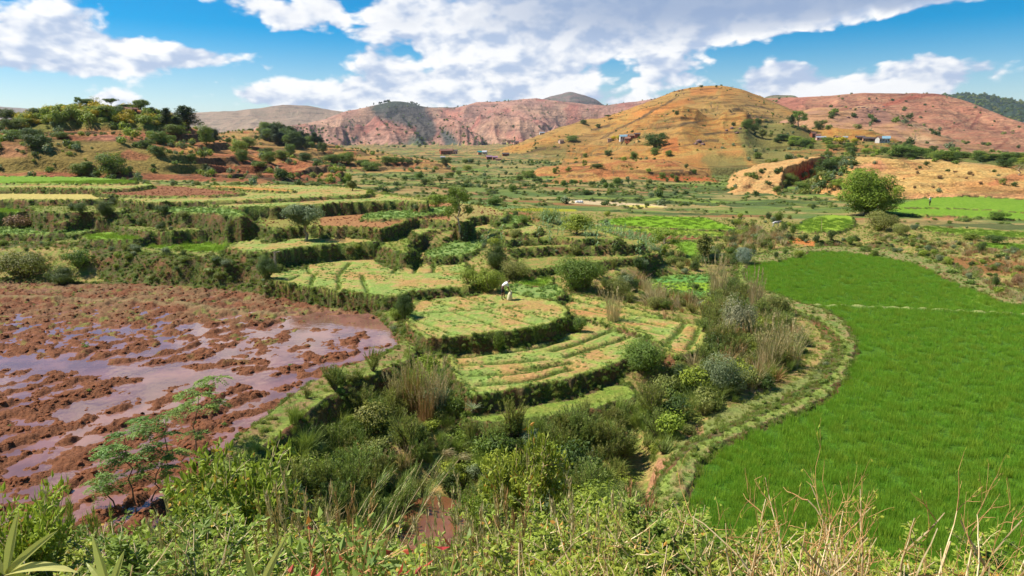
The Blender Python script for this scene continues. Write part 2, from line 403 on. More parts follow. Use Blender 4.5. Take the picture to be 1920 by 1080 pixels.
def layer_height(L, az, r, x, y):
    name, pts, foot, fD, ex = L
    a = [az_of(p[0], p[1]) for p in pts]
    el = []
    for p in pts:
        u, f, z = ray(p[0], p[1])
        el.append(z / math.hypot(u, f))
    # smooth the crest line a little
    aa = np.linspace(a[0], a[-1], 400)
    e_ = np.interp(aa, a, el)
    R_ = np.interp(aa, a, [p[2] for p in pts])
    ker = np.hanning(13)
    ker /= ker.sum()
    e_ = np.convolve(np.pad(e_, 6, 'edge'), ker, 'valid')
    elv = np.interp(az, aa, e_)
    R = np.interp(az, aa, R_)
    fa = [az_of(p[0]) for p in foot]
    rf = np.interp(az, fa, [p[1] for p in foot])
    span = R - rf
    zc = ZC + R * elv
    zf = ZC - fD
    s = (r - rf) / span
    s = s + (fbm(x / (span * .33), y / (span * .33), 3, hash(len(name) * 7) % 97) - .5) * .22 * sm(s, 0, .3) * (1 - sm(s, .75, 1.0))
    sc = np.clip(s, 0, 1)
    prof = (1 - ex) * sm(sc, 0, 1) + ex * (np.sin(sc * math.pi / 2) * .55 + sc * .45)
    z = zf + (zc - zf) * prof
    if name in ('pink_mountain', 'pale_mountain', 'rocky_peak'):
        z = zf + (zc - zf) * (sc * .85 + sm(sc, 0, 1) * .15)
    if name == 'orange_hill':
        lat = az * 900 + (fbm(x / 200, y / 200, 2, 77) - .5) * 160
        prof = sc ** 1.2 + (ridged(lat / 150, r / 800, 3, 78) - .82) * .30 * sm(sc, .05, .35) * (1 - sm(sc, .8, 1.0))
        z = zf + (zc - zf) * prof
    # behind the crest the hill falls away
    z = np.where(s > 1, zc - (zc - zf) * .35 * sm(s, 1, 2.2) - (s - 1) * span * .02, z)
    z = np.where(s < 0, zf + s * span * .06, z)
    out = (az < a[0]) | (az > a[-1])
    fade = sm(az, a[0] - .002, a[0] + .05) * (1 - sm(az, a[-1] - .05, a[-1] + .002))
    z = np.where(out, zf - 60, zf - 12 + (z - zf + 12) * fade ** .5)
    return z, np.clip(s, 0, 1.5), (zc - zf)


def terrace_steps(z, x, y, step, strength, seed, wob=1.0):
    n = fbm(x / (step * 16), y / (step * 16), 3, seed) * wob * 2.2 + (z / step)
    fl = np.floor(n)
    fr = n - fl
    stp = sm(fr, .74, .98)
    dz = (stp - fr) * step
    return z + dz * strength, ((fr > .78) & (fr < .99)) * strength


def terrain(x, y):
    r = np.hypot(x, y)
    az = np.arctan2(x, y)
    # base by inverse distance weighting, worked out on every fourth row and column
    C = [(*at(*c), c[2], 1.0) for c in CTRL]
    for nm, fd, bw, poly in FIELDS:
        P = resmooth([at(q[0], q[1], fd) for q in poly], True, 1)
        drop = .18 if nm in ('field_dyke', 'mud_dyke', 'grass_shelf', 'grass_mound') else .22
        for (ax, ay), (bx, by) in zip(P, P[1:] + P[:1]):
            ln = math.hypot(bx - ax, by - ay)
            if abs(ax) > 140 or ln < .05:
                continue
            nn = max(1, int(ln / 2.6))
            for q in range(nn):
                t = (q + .5) / nn
                C.append((ax + (bx - ax) * t, ay + (by - ay) * t, fd + drop, .30))
    C = np.array(C)
    ri = np.unique(np.append(np.arange(0, x.shape[0], 4), x.shape[0] - 1))
    ci = np.unique(np.append(np.arange(0, x.shape[1], 4), x.shape[1] - 1))
    xc, yc = x[np.ix_(ri, ci)], y[np.ix_(ri, ci)]
    num = np.zeros(xc.shape)
    den = np.zeros(xc.shape)
    for cx, cy, cd, cw in C:
        w = cw / (((xc - cx) ** 2 + (yc - cy) ** 2) + .5) ** 1.7
        num += w * cd
        den += w
    Dc = num / den
    tmp = np.empty((len(ri), x.shape[1]))
    for q in range(len(ri)):
        tmp[q] = np.interp(np.arange(x.shape[1]), ci, Dc[q])
    D = np.empty(x.shape)
    fi = np.interp(np.arange(x.shape[0]), ri, np.arange(len(ri)))
    i0 = np.minimum(fi.astype(int), len(ri) - 2)
    ft = (fi - i0)[:, None]
    D = tmp[i0] * (1 - ft) + tmp[i0 + 1] * ft
    valley = 12.8 - 3.0 * sm(r, 420, 1100) - 6 * sm(r, 1000, 3000)
    D = D + (valley - D) * sm(r, 190, 330)
    z = ZC - D
    z = z + (fbm(x / 3.0, y / 3.0, 4, 5) - .5) * .38 * sm(r, 14, 25)
    z = z + (fbm(x / 40.0, y / 40.0, 4, 8) - .5) * 2.0 * sm(r, 150, 300)
    kind = np.zeros(x.shape, int)
    sfrac = np.zeros(x.shape)
    riser = np.zeros(x.shape)
    # valley floor stepped into low paddies
    zt, ri = terrace_steps(z, x, y, .7, .95, 77, 1.3)
    k = sm(r, 105, 140)
    z = z + (zt - z) * k
    riser = np.maximum(riser, ri * k)
    # hills
    for i, L in enumerate(LAYERS):
        m = (az > az_of(L[1][0][0]) - .06) & (az < az_of(L[1][-1][0]) + .06) & (r > min(q[1] for q in L[2]) * .9)
        if not m.any():
            continue
        xm, ym, rm, am = x[m], y[m], r[m], az[m]
        h, s, H = layer_height(L, am, rm, xm, ym)
        nm = L[0]
        env = sm(s, 0, .25) * (1 - .65 * sm(s, .8, 1.0))
        env2 = sm(s, 0, .25) * (1 - .93 * sm(s, .72, 1.0))
        if nm in ('pink_mountain', 'pale_mountain', 'rocky_peak', 'ridge_hill', 'far_range', 'blue_hills', 'green_ridge'):
            sc = {'pink_mountain': 360, 'pale_mountain': 600, 'ridge_hill': 300}.get(nm, 500)
            lat = am * 1.0 * np.mean([p[2] for p in L[1]])
            wl = lat + (fbm(xm / 500, ym / 500, 3, 3) - .5) * 260
            g = ridged(wl / sc, rm / (sc * 3.4), 2, 11 + i) * .82 + ridged(wl / (sc * .32), rm / (sc * 1.1), 3, 13 + i) * .18
            amp = {'pink_mountain': 230, 'pale_mountain': 110, 'ridge_hill': 46, 'rocky_peak': 50}.get(nm, 35)
            h = h + (g - .88) * amp * 1.35 * env2
            h = h + (fbm(xm / 60, ym / 60, 4, 21) - .5) * (7 if nm != 'ridge_hill' else 4) * sm(s, 0, .2)
            rr = np.zeros(xm.shape)
        elif nm == 'wooded_crest':
            h = h + (fbm(xm / 25, ym / 25, 3, 5) - .5) * 30
            rr = np.zeros(xm.shape)
        else:
            big = {'grove_hill': (22, 3.6), 'pine_hill': (30, 3), 'orange_hill': (150, 24), 'knoll': (20, 1.5), 'west_mound': (22, 2), 'near_mound': (20, 2.4), 'village_slope': (35, 3), 'boulder_hill': (90, 9)}[nm]
            h = h + (fbm(xm / big[0], ym / big[0], 4, 31 + i) - .5) * big[1] * 2 * env
            h = h - sm(ridged(xm / (big[0] * 2.2), ym / (big[0] * 3.3), 3, 41 + i), .80, .98) * big[1] * .7 * env
            stp, st = {'grove_hill': (2.3, 1.0), 'pine_hill': (2.4, .8), 'orange_hill': (4.6, .95), 'knoll': (1.5, .85), 'west_mound': (2.2, .25), 'near_mound': (2.0, .35), 'village_slope': (2.2, .8), 'boulder_hill': (4.0, .3)}[nm]
            msk = sm(fbm(xm / (big[0] * 1.4), ym / (big[0] * 1.4), 3, 61 + i), .34, .52) * st
            if nm == 'orange_hill':
                msk = msk * (1 - .75 * sm(s, .62, .85))
            h, rr = terrace_steps(h, xm, ym, stp, msk, 91 + i)
        if nm == 'west_mound':
            # an erosion gully has bitten the east side off: the raw cliff
            px, py = proj(xm, ym, h)
            edge = np.interp(rm, [168, 205, 228, 250], [1462, 1472, 1486, 1548]) + (fbm(xm / 5, ym / 5, 3, 9) - .5) * 16
            ga = np.array([az_of(e) for e in np.linspace(1400, 1700, 50)])
            e_az = np.interp(edge, np.linspace(1400, 1700, 50), ga)
            cut = sm(am, e_az, e_az + .006)
            h = h - cut * (h - (ZC - 13.0)) * (.86 * sm(rm, 170, 192))
        zz = z[m]
        up = h > zz
        kk = kind[m]
        kk[up] = i + 1
        kind[m] = kk
        t = riser[m]
        t[up] = rr[up]
        riser[m] = t
        t = sfrac[m]
        t[up] = s[up]
        sfrac[m] = t
        z[m] = np.maximum(zz, h)
    # fields
    fid = np.full(x.shape, -1)
    fsd = np.full(x.shape, -9.0)
    bank = np.zeros(x.shape)
    # wobble of the field edges
    wx = x + (fbm(x / 2.2, y / 2.2, 3, 51) - .5) * .9 * sm(r, 10, 80) + (fbm(x / .7, y / .7, 2, 53) - .5) * .35
    wy = y + (fbm(x / 2.2, y / 2.2, 3, 52) - .5) * 1.1 * sm(r, 10, 80) + (fbm(x / .7, y / .7, 2, 54) - .5) * .45
    for i, (nm, D, bw, poly) in enumerate(FIELDS):
        P = [at(px, py, D) for px, py in poly]
        P = resmooth(P, True, 1 if nm in ('terrace_plot', 'corn_terrace') else 2)
        xs = [p[0] for p in P]
        ys = [p[1] for p in P]
        mg = bw + 1.5
        m = (x > min(xs) - mg) & (x < max(xs) + mg) & (y > min(ys) - mg) & (y < max(ys) + mg)
        if not m.any():
            continue
        sd = sdf(wx[m], wy[m], P)
        bwl = bw * (.45 + 1.5 * fbm(x[m] / 1.7, y[m] / 1.7, 3, 58) ** 1.5)
        w = sm(sd, -bwl, .02)
        lev = ZC - D
        rim = 0.0
        if nm in ('terrace_plot', 'paddy', 'corn_terrace', 'vegetable_plot', 'ploughed_plot', 'stubble_field'):
            rim = .13 * np.exp(-((sd - .18) / .2) ** 2)
        zz = z[m]
        zn = zz * (1 - w) + (lev + rim) * w
        z[m] = zn
        t = bank[m]
        inb = (sd > -bw - .25) & (sd < .05)
        t = np.where(sd >= .05, 0, t)
        t = np.where(inb & (np.abs(lev - zz) > .28), np.maximum(t, 1), t)
        bank[m] = t
        t = fid[m]
        t = np.where(sd > .05, i, np.where((sd > -bw) & (w > .02), -2, t))
        fid[m] = t
        t = fsd[m]
        t = np.where(sd > .05, sd, np.where(sd > -bw, 0, t))
        fsd[m] = t
    # hillside under the camera
    slope = ZC - (1.75 + .60 * np.maximum(y, -30) + .10 * np.maximum(y - 5, 0))
    slope = slope + (fbm(x / 2.5, y / 2.5, 3, 71) - .5) * .6
    up = (slope > z) & (y < 26)
    z = np.where(up, slope, z)
    fid = np.where(up, -3, fid)
    bank = np.where(up, 0, bank)
    return z, fid, fsd, bank, kind, sfrac, riser


# ------------------------------------------------------------------ the grid of the ground
def make_rows():
    rows = [0.0 + .8]
    r = .8
    while r < 6300:
        if r < 15:
            d = .7
        elif r < 60:
            d = max(.13, r * r / 9500)
        elif r < 110:
            d = .40
        elif r < 165:
            d = .62
        elif r < 300:
            d = .62 + (r - 165) * .009
        elif r < 1100:
            d = 1.85 + (r - 300) * .0085
        else:
            d = 8.6 + (r - 1100) * .016
        r += d
        rows.append(r)
    return np.array(rows)


RR = make_rows()
pxs = np.arange(-190, 2112, 2.25)
AZ_C = np.array([az_of(p) for p in pxs])
side = np.linspace(AZ_C[-1] + .02, math.pi * 2 + AZ_C[0] - .02, 46)
AZ = np.concatenate([AZ_C, side])
NA, NR = len(AZ), len(RR)
NC = len(AZ_C)
A2, R2 = np.meshgrid(AZ, RR)
GX = R2 * np.sin(A2)
GY = R2 * np.cos(A2)
GZ, FID, FSD, BANK, KIND, SF, RISER = terrain(GX, GY)
PX, PY = proj(GX, GY, GZ)
front = GY > .5
PX = np.where(front, PX, -9999)

# ---- small relief on the fields: furrows, beds, clods, bunds
def wl(pts, D):
    return [at(px, py, D) for px, py in pts]


def dent(pts, D, width, depth, only=None, add=False):
    """a groove (or a low bund) along a line drawn on the photo at level D"""
    P = wl(pts, D)
    xs = [p[0] for p in P]
    ys = [p[1] for p in P]
    m = (GX > min(xs) - 1) & (GX < max(xs) + 1) & (GY > min(ys) - 1) & (GY < max(ys) + 1)
    if not m.any():
        return m, None
    x, y = GX[m], GY[m]
    x = x + (fbm(x / 1.2, y / 1.2, 2, 5) - .5) * .25
    y = y + (fbm(x / 1.2, y / 1.2, 2, 6) - .5) * .25
    d = line_d(x, y, P)
    g = np.exp(-(d / width) ** 2)
    z = GZ[m]
    z = z + (1 if add else -1) * depth * g
    GZ[m] = z
    return m, g


KINDN = np.full(GX.shape, 0)
fname = np.array([f[0] for f in FIELDS] + ['none', 'none', 'none'])
def is_field(n):
    return np.isin(FID, [i for i, f in enumerate(FIELDS) if f[0] == n])


GREENLINE = np.zeros(GX.shape)
DARKLINE = np.zeros(GX.shape)
def ditch(pts, D, w=.16, dep=.2):
    m, g = dent(pts, D, w, dep)
    if g is not None:
        DARKLINE[m] = np.maximum(DARKLINE[m], g)


# beds of the plot above the mud
D2 = 10.5
for p in ([(500, 510), (560, 512), (630, 512), (720, 512), (800, 511), (870, 510)], [(560, 515), (540, 525)], [(590, 513), (582, 536)], [(634, 512), (637, 545)],
          [(677, 512), (690, 548)], [(752, 496), (738, 511)], [(786, 494), (776, 510)], [(816, 494), (812, 510)], [(655, 492), (640, 511)], [(576, 500), (583, 511)]):
    ditch(p, D2, .17, .22)
D1 = 11.0
for p in ([(777, 588), (840, 583), (905, 578), (985, 573)], [(800, 560), (880, 582)], [(860, 552), (930, 575)], [(783, 600), (850, 626)], [(850, 583), (945, 615)], [(905, 580), (1000, 606)], [(950, 576), (1035, 598)]):
    ditch(p, D1, .15, .16)
D3 = 11.85
for p in ([(1035, 657), (1090, 640), (1145, 620)], [(1063, 668), (1120, 650), (1178, 632)], [(860, 668), (940, 660), (1010, 650), (1070, 632)], [(862, 683), (930, 680), (1020, 672)], [(870, 702), (960, 700), (1060, 680)], [(975, 690), (1070, 678)], [(900, 720), (990, 712), (1075, 690)]):
    ditch(p, D3, .2, .25)
D4 = 11.7
for p in ([(1000, 566), (1100, 580), (1250, 612)], [(1080, 592), (1160, 604), (1240, 625)], [(1282, 608), (1245, 650)], [(1310, 618), (1290, 655)], [(1060, 556), (1150, 580), (1290, 606)]):
    ditch(p, D4, .2, .18)
# rows of the ploughed strip and the narrow plots
for i in range(16):
    ditch([(1122 + i * 14, 445), (1128 + i * 14, 437)], 12.1, .3, .2)
# the bund across the big rice field, the wet line and the thin grassy bund in the mud
BUND = np.zeros(GX.shape)
m, g = dent([(1515, 574), (1600, 576), (1700, 580), (1800, 585), (1930, 592), (2200, 612)], 12.8, .2, .22, add=True)
BUND[m] = np.maximum(BUND[m], g)
m, g = dent([(-200, 555), (0, 562), (100, 564), (230, 566), (330, 574), (420, 586), (500, 592), (560, 590)], 11.7, .35, .16, add=True)
BUND[m] = np.maximum(BUND[m], g)
CHAN = np.zeros(GX.shape)
MUD = is_field('mud_paddy')
# relief of the mud, measured from the water level
x, y = GX[MUD], GY[MUD]
(x0, y0), (x1, y1) = at(30, 655, 11.7), at(330, 590, 11.7)
dx, dy = x1 - x0, y1 - y0
L_ = math.hypot(dx, dy)
dx, dy = dx / L_, dy / L_
al = x * dx + y * dy
ac = -x * dy + y * dx
ac = ac + (fbm(al / 5, ac / 5, 3, 14) - .5) * 4.2
row = .5 + .5 * np.sin(ac * 2 * math.pi / 1.9)
mx, my = PX[MUD], PY[MUD]
wet = sm(my, 555, 640) * .11 + sm(my, 700, 1000) * .03
wet = wet + .10 * np.exp(-(((mx - 640) / 120) ** 2 + ((my - 612) / 24) ** 2))
wet = wet - .03 * np.exp(-(((mx - 100) / 200) ** 2 + ((my - 640) / 30) ** 2))
cl = fbm(x / .55, y / .55, 4, 15, .6)
bigp = fbm(x / 4.5, y / 4.5, 3, 16)
relief = .118 + (row - .5) * .23 * sm(bigp, .2, .55) + (cl - .5) * .52 + (fbm(x / 1.4, y / 1.4, 3, 19) - .5) * .26 + (bigp - .5) * .12 - wet
cd = line_d(x, y, wl([(-300, 660), (0, 677), (120, 686), (300, 700), (420, 711), (520, 716)], 11.7))
relief = relief - .45 * np.exp(-(cd / .72) ** 2)
cd2 = line_d(x, y, wl([(745, 640), (715, 610), (660, 598), (560, 593)], 11.7))
relief = relief - .16 * np.exp(-(cd2 / 1.3) ** 2)
relief = np.clip(relief, -.10, .22)
bz = GZ[MUD] - (ZC - 11.7)
GZ[MUD] = ZC - 11.7 + relief * sm(FSD[MUD], 0, .5) + np.maximum(bz, 0) + .02
MUDREL = np.zeros(GX.shape)
MUDREL[MUD] = relief
WATER_Z = ZC - 11.7 + .0
POOL = [(758, 962), (775, 948), (800, 940), (835, 948), (856, 965), (850, 1000), (835, 1060), (790, 1090), (755, 1050), (762, 1000)]
STREAM = [(1183, 835), (1188, 870), (1197, 900), (1193, 940), (1200, 975)]
d = sdf(GX, GY, wl(POOL, 14.45))
GZ = np.where((d > -2.2) & (FID == -1) | (d > -.4), GZ * sm(-d, .2, 2.2) + (ZC - 14.62) * (1 - sm(-d, .2, 2.2)), GZ)
d = line_d(GX, GY, wl(STREAM, 14.2))
GZ = np.where(d < 1.5, GZ - .5 * (1 - sm(d, .25, 1.4)), GZ)
# the dark cleft in the turf beside the pool
d = line_d(GX, GY, wl([(865, 835), (880, 860), (878, 890), (862, 915), (868, 940)], 14.0))
GZ = GZ - .9 * np.exp(-(d / .35) ** 2) * (FID == -1)
# gully walls

# ------------------------------------------------------------------ colours (albedo)
def C3(*c):
    return np.array(c, float)


CA = np.zeros(GX.shape + (3,))
CB = np.zeros(GX.shape + (3,))
def setc(mask, a, b):
    CA[mask] = a
    CB[mask] = b


RAD = np.hypot(GX, GY)
setc(np.ones(GX.shape, bool), C3(.22, .25, .06), C3(.36, .24, .10))
LCOL = {'grove_hill': ((.40, .20, .075), (.34, .145, .06)), 'pine_hill': ((.46, .26, .09), (.30, .20, .07)), 'orange_hill': ((.44, .255, .075), (.38, .165, .05)), 'knoll': ((.47, .28, .09), (.38, .18, .065)),
        'west_mound': ((.60, .38, .15), (.50, .26, .10)), 'near_mound': ((.58, .38, .14), (.50, .29, .10)), 'village_slope': ((.32, .18, .06), (.20, .18, .055)), 'boulder_hill': ((.46, .265, .13), (.38, .19, .10)),
        'ridge_hill': ((.42, .215, .12), (.36, .155, .09)), 'pink_mountain': ((.45, .25, .18), (.40, .20, .14)), 'pale_mountain': ((.36, .24, .16), (.27, .20, .13)), 'rocky_peak': ((.15, .14, .11), (.20, .14, .12)),
        'green_ridge': ((.19, .20, .10), (.24, .19, .11)), 'far_range': ((.36, .24, .17), (.30, .22, .17)), 'wooded_crest': ((.03, .055, .03), (.04, .06, .035)), 'blue_hills': ((.22, .18, .14), (.26, .20, .15))}
for i, L in enumerate(LAYERS):
    a, b = LCOL[L[0]]
    setc((KIND == i + 1) & (FID == -1), C3(*a), C3(*b))
KN = {L[0]: i + 1 for i, L in enumerate(LAYERS)}
# valley floor strips
VAL = (KIND == 0) & (FID == -1) & (RAD > 118)
s1 = fbm(GX / 26, GY / 9, 3, 101)
s2 = fbm(GX / 12 + 7, GY / 4.0, 3, 102)
s3 = fbm(GX / 18 + 3, GY / 6.0, 2, 103)
def blend(mask, col, w, which=(0, 1)):
    w = (w * mask)[..., None]
    c = C3(*col)
    global CA, CB
    if 0 in which:
        CA = CA * (1 - w) + c * w
    if 1 in which:
        CB = CB * (1 - w) + c * w


blend(VAL, (.155, .19, .05), 1.0 + 0 * s1)
blend(VAL, (.34, .24, .10), sm(s1, .54, .66) * .9)
blend(VAL, (.46, .27, .11), sm(RAD, 330, 520) * .85)
blend(VAL, (.42, .16, .08), sm(RAD, 330, 520) * sm(s1, .5, .6) * .7)
blend(VAL, (.11, .165, .05), sm(s2, .55, .68) * .8)
blend(VAL, (.30, .13, .06), sm(s3, .66, .78) * .8)
blend(VAL, (.20, .27, .055), sm(1 - s3, .60, .75) * .8)
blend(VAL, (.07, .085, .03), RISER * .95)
blend(VAL, (.07, .10, .032), sm(fbm(GX / 38, GY / 6.5, 3, 104), .53, .60) * .85)
blend(VAL, (.36, .27, .11), sm(fbm(GX / 30, GY / 5, 3, 105), .60, .68) * .7)
HILLS = (KIND > 0) & (FID == -1)
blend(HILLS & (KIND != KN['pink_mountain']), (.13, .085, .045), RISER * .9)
# richer patches on the hills
p1 = fbm(GX / 30, GY / 30, 4, 111)
p2 = fbm(GX / 11, GY / 11, 4, 112)
for nm, col, th, st, src in (('grove_hill', (.33, .12, .055), .50, .9, p2), ('grove_hill', (.17, .19, .04), .60, .6, p1), ('orange_hill', (.40, .18, .06), .57, .5, p1), ('orange_hill', (.30, .24, .08), .60, .45, p2),
                             ('orange_hill', (.34, .22, .08), .52, .6, fbm(GX / 70, GY / 70, 4, 113)), ('knoll', (.40, .15, .06), .56, .8, p2), ('pine_hill', (.38, .14, .06), .58, .8, p2), ('near_mound', (.52, .22, .09), .58, .45, p2), ('near_mound', (.70, .48, .24), .60, .7, p1),
                             ('village_slope', (.38, .14, .055), .58, .7, p2), ('village_slope', (.12, .15, .04), .50, .8, p1), ('west_mound', (.62, .34, .14), .55, .6, p2), ('boulder_hill', (.36, .20, .13), .55, .7, p2), ('boulder_hill', (.60, .40, .22), .60, .6, p1)):
    blend(KIND == KN[nm], col, sm(src, th, th + .1) * st)
# gullies of the mountains get dark scrub and painted-in fold shade, spurs are bare
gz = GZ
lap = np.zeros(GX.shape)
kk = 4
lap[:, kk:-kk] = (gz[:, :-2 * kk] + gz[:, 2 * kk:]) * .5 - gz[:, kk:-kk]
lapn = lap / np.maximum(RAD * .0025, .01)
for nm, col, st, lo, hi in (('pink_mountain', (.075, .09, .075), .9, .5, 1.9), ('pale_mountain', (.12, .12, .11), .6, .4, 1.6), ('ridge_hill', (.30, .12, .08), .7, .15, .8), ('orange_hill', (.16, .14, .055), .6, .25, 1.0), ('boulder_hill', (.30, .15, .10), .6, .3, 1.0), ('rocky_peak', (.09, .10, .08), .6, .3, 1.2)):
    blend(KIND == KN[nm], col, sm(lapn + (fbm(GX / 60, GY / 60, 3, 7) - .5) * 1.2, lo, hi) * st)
PM = KIND == KN['pink_mountain']
blend(PM, (.52, .32, .20), sm(fbm(GX / 160, GY / 160, 4, 121), .52, .66) * .6)
blend(PM, (.42, .13, .10), sm(fbm(GX / 110, GY / 110, 4, 122), .56, .66) * .55)
blend(PM, (.20, .13, .10), sm(fbm(GX / 120, (GZ - .1 * GY) / 7, 4, 123), .55, .68) * .55)
# named patches, by the outline they have in the view
def patch(kinds, pts, col, soft=6, st=1.0, nz=10, sc=None, seed=3):
    m = np.ones(GX.shape, bool) if kinds is None else np.isin(KIND, [KN[k] if k else 0 for k in kinds])
    m &= (PX > min(p[0] for p in pts) - 30) & (PX < max(p[0] for p in pts) + 30) & (PY > min(p[1] for p in pts) - 25) & (PY < max(p[1] for p in pts) + 25)
    if not m.any():
        return
    px, py = PX[m], PY[m]
    rr = RAD[m]
    n1 = (fbm(GX[m] / (rr * .02 + .3), GY[m] / (rr * .05 + .3), 4, seed) - .5) * nz * 2
    n2 = (fbm(GX[m] / (rr * .02 + .3) + 9, GY[m] / (rr * .05 + .3), 4, seed + 1) - .5) * nz
    d = sdf(px + n1, py + n2, pts)
    w = sm(d, -soft * .3, soft) * st
    c = C3(*col)
    CA[m] = CA[m] * (1 - w[:, None]) + c * w[:, None]
    CB[m] = CB[m] * (1 - w[:, None]) + c * w[:, None] * .9


patch(['pink_mountain'], [(690, 206), (735, 180), (800, 190), (810, 215), (830, 245), (800, 272), (760, 275), (770, 240), (745, 235), (715, 232), (700, 215)], (.085, .09, .08), 10, .92, 18)
patch(['pink_mountain'], [(690, 200), (740, 182), (860, 198), (850, 205), (760, 198), (700, 210)], (.07, .085, .06), 5, .9, 8)
patch(['pink_mountain'], [(655, 265), (672, 248), (680, 252), (664, 268)], (.07, .08, .08), 3, .9, 4)
patch(['pink_mountain'], [(820, 240), (840, 245), (862, 270), (870, 285), (835, 285)], (.07, .10, .09), 5, .85, 8)
patch(['pink_mountain'], [(750, 275), (800, 285), (800, 262), (770, 250)], (.09, .13, .09), 5, .7, 8)
patch(['pink_mountain'], [(545, 215), (600, 200), (610, 210), (560, 222)], (.08, .12, .09), 3, .7, 6)
patch(['pink_mountain'], [(490, 285), (840, 290), (840, 278), (640, 268), (490, 262)], (.14, .15, .10), 6, .7, 10)
patch(['ridge_hill'], [(1650, 195), (1700, 178), (1760, 176), (1775, 182), (1700, 190), (1655, 203)], (.42, .12, .07), 4, .8, 8)
patch(['ridge_hill'], [(1820, 200), (1920, 225), (1920, 235), (1860, 218)], (.50, .24, .14), 4, .7, 5)
patch(['ridge_hill'], [(1460, 178), (1520, 178), (1505, 200), (1480, 215), (1450, 200)], (.40, .15, .10), 6, .7, 8)
patch(['ridge_hill'], [(1820, 232), (1842, 205), (1838, 232), (1818, 248)], (.35, .14, .09), 3, .7, 5)
patch(['boulder_hill'], [(1590, 215), (1610, 198), (1660, 202), (1680, 230), (1640, 240), (1600, 235)], (.34, .17, .12), 6, .75, 8)
patch(['orange_hill'], [(1370, 240), (1450, 215), (1560, 262), (1500, 300), (1440, 330), (1400, 300)], (.13, .16, .05), 14, .75, 22)
patch(['orange_hill', None, 'knoll'], [(1290, 305), (1330, 285), (1400, 290), (1420, 325), (1380, 350), (1340, 345)], (.16, .175, .055), 12, .65, 26)
patch(['orange_hill'], [(900, 300), (1010, 268), (1080, 270), (1060, 300), (960, 320), (860, 320)], (.13, .15, .05), 10, .65, 20)
patch(['orange_hill'], [(1230, 262), (1270, 255), (1275, 285), (1240, 290)], (.46, .15, .05), 6, .8, 8)
patch(['orange_hill'], [(1290, 168), (1350, 162), (1340, 180), (1290, 182)], (.48, .19, .06), 4, .8, 6)
patch(['orange_hill'], [(1180, 210), (1290, 182), (1300, 195), (1200, 222)], (.52, .20, .06), 6, .7, 8)
patch(['orange_hill'], [(1380, 200), (1440, 195), (1480, 215), (1400, 212)], (.52, .32, .11), 6, .7, 8)
patch(['knoll'], [(1225, 308), (1262, 304), (1278, 312), (1225, 313)], (.38, .12, .05), 3, .8, 4)
patch(['knoll', None], [(1205, 330), (1240, 326), (1340, 335), (1350, 345), (1220, 338)], (.42, .11, .04), 4, .85, 7)
patch(['grove_hill'], [(165, 258), (195, 248), (225, 258), (215, 266), (160, 266)], (.46, .19, .11), 4, .9, 5)
patch(['grove_hill'], [(225, 225), (270, 235), (285, 262), (235, 255)], (.30, .10, .055), 5, .8, 7)
patch(['grove_hill'], [(-200, 268), (50, 270), (50, 296), (-200, 300)], (.40, .17, .09), 5, .7, 9)
patch(['grove_hill'], [(220, 290), (240, 278), (285, 292), (275, 302), (225, 300)], (.38, .14, .07), 4, .8, 5)
patch(['grove_hill'], [(345, 285), (350, 274), (390, 276), (395, 290), (370, 298)], (.50, .27, .08), 4, .85, 5)
patch(['grove_hill'], [(20, 225), (200, 205), (320, 230), (300, 250), (180, 245), (60, 252), (10, 240)], (.15, .18, .035), 8, .8, 12)
patch(['west_mound'], [(1468, 345), (1478, 322), (1505, 305), (1545, 290), (1550, 315), (1520, 335), (1490, 350)], (.26, .055, .035), 3, .95, 3)
patch(['west_mound', 'near_mound'], [(1512, 318), (1530, 308), (1532, 322), (1512, 326)], (.50, .14, .06), 3, .9, 3)
patch(['near_mound', 'village_slope'], [(1580, 345), (1600, 310), (1650, 300), (1665, 315), (1620, 345), (1590, 365)], (.55, .26, .13), 6, .85, 8)
patch(['near_mound'], [(1635, 300), (1650, 300), (1655, 322), (1632, 318)], (.52, .18, .07), 3, .4, 4)
patch(['near_mound'], [(1850, 345), (1900, 325), (1940, 325), (1940, 335), (1860, 352)], (.48, .18, .08), 4, .8, 5)
patch(['near_mound', None], [(1650, 372), (1760, 362), (1930, 362), (1930, 372), (1700, 376)], (.60, .30, .14), 4, .7, 5)

patch([None], [(1058, 376), (1100, 375), (1190, 381), (1242, 385), (1255, 389), (1190, 388), (1060, 381)], (.62, .47, .27), 1.2, 1.0, 1)
patch([None], [(1160, 385), (1200, 384), (1256, 389), (1190, 390)], (.60, .52, .14), 1, 1.0, 1)
patch([None], [(965, 391), (1020, 390), (1080, 392), (1083, 396), (1030, 398), (965, 395)], (.38, .36, .045), 1, 1.0, 1)
patch([None], [(840, 379), (900, 377), (960, 384), (1000, 389), (930, 393), (860, 390)], (.17, .25, .085), 1.5, 1.0, 1)
patch([None], [(930, 397), (975, 396), (1010, 401), (990, 405), (950, 404)], (.32, .14, .06), 2, .9, 2)
patch([None], [(940, 408), (1000, 405), (1060, 412), (1040, 418), (990, 415)], (.34, .17, .07), 2, .8, 3)
patch([None], [(1440, 441), (1475, 441), (1560, 459), (1530, 464), (1460, 452)], (.50, .19, .065), 2, 1.0, 2)
patch([None], [(1420, 492), (1455, 480), (1490, 462), (1510, 462), (1480, 482), (1440, 495)], (.50, .24, .10), 3, .9, 4)
patch([None], [(1700, 395), (1780, 405), (1880, 408), (1800, 414), (1735, 412)], (.42, .20, .09), 3, .8, 5)
patch([None], [(1730, 475), (1925, 490), (1925, 520), (1800, 512), (1725, 490)], (.24, .095, .04), 5, .8, 8)
patch([None], [(1530, 455), (1600, 462), (1680, 470), (1680, 484), (1560, 472)], (.34, .16, .09), 5, .6, 9)
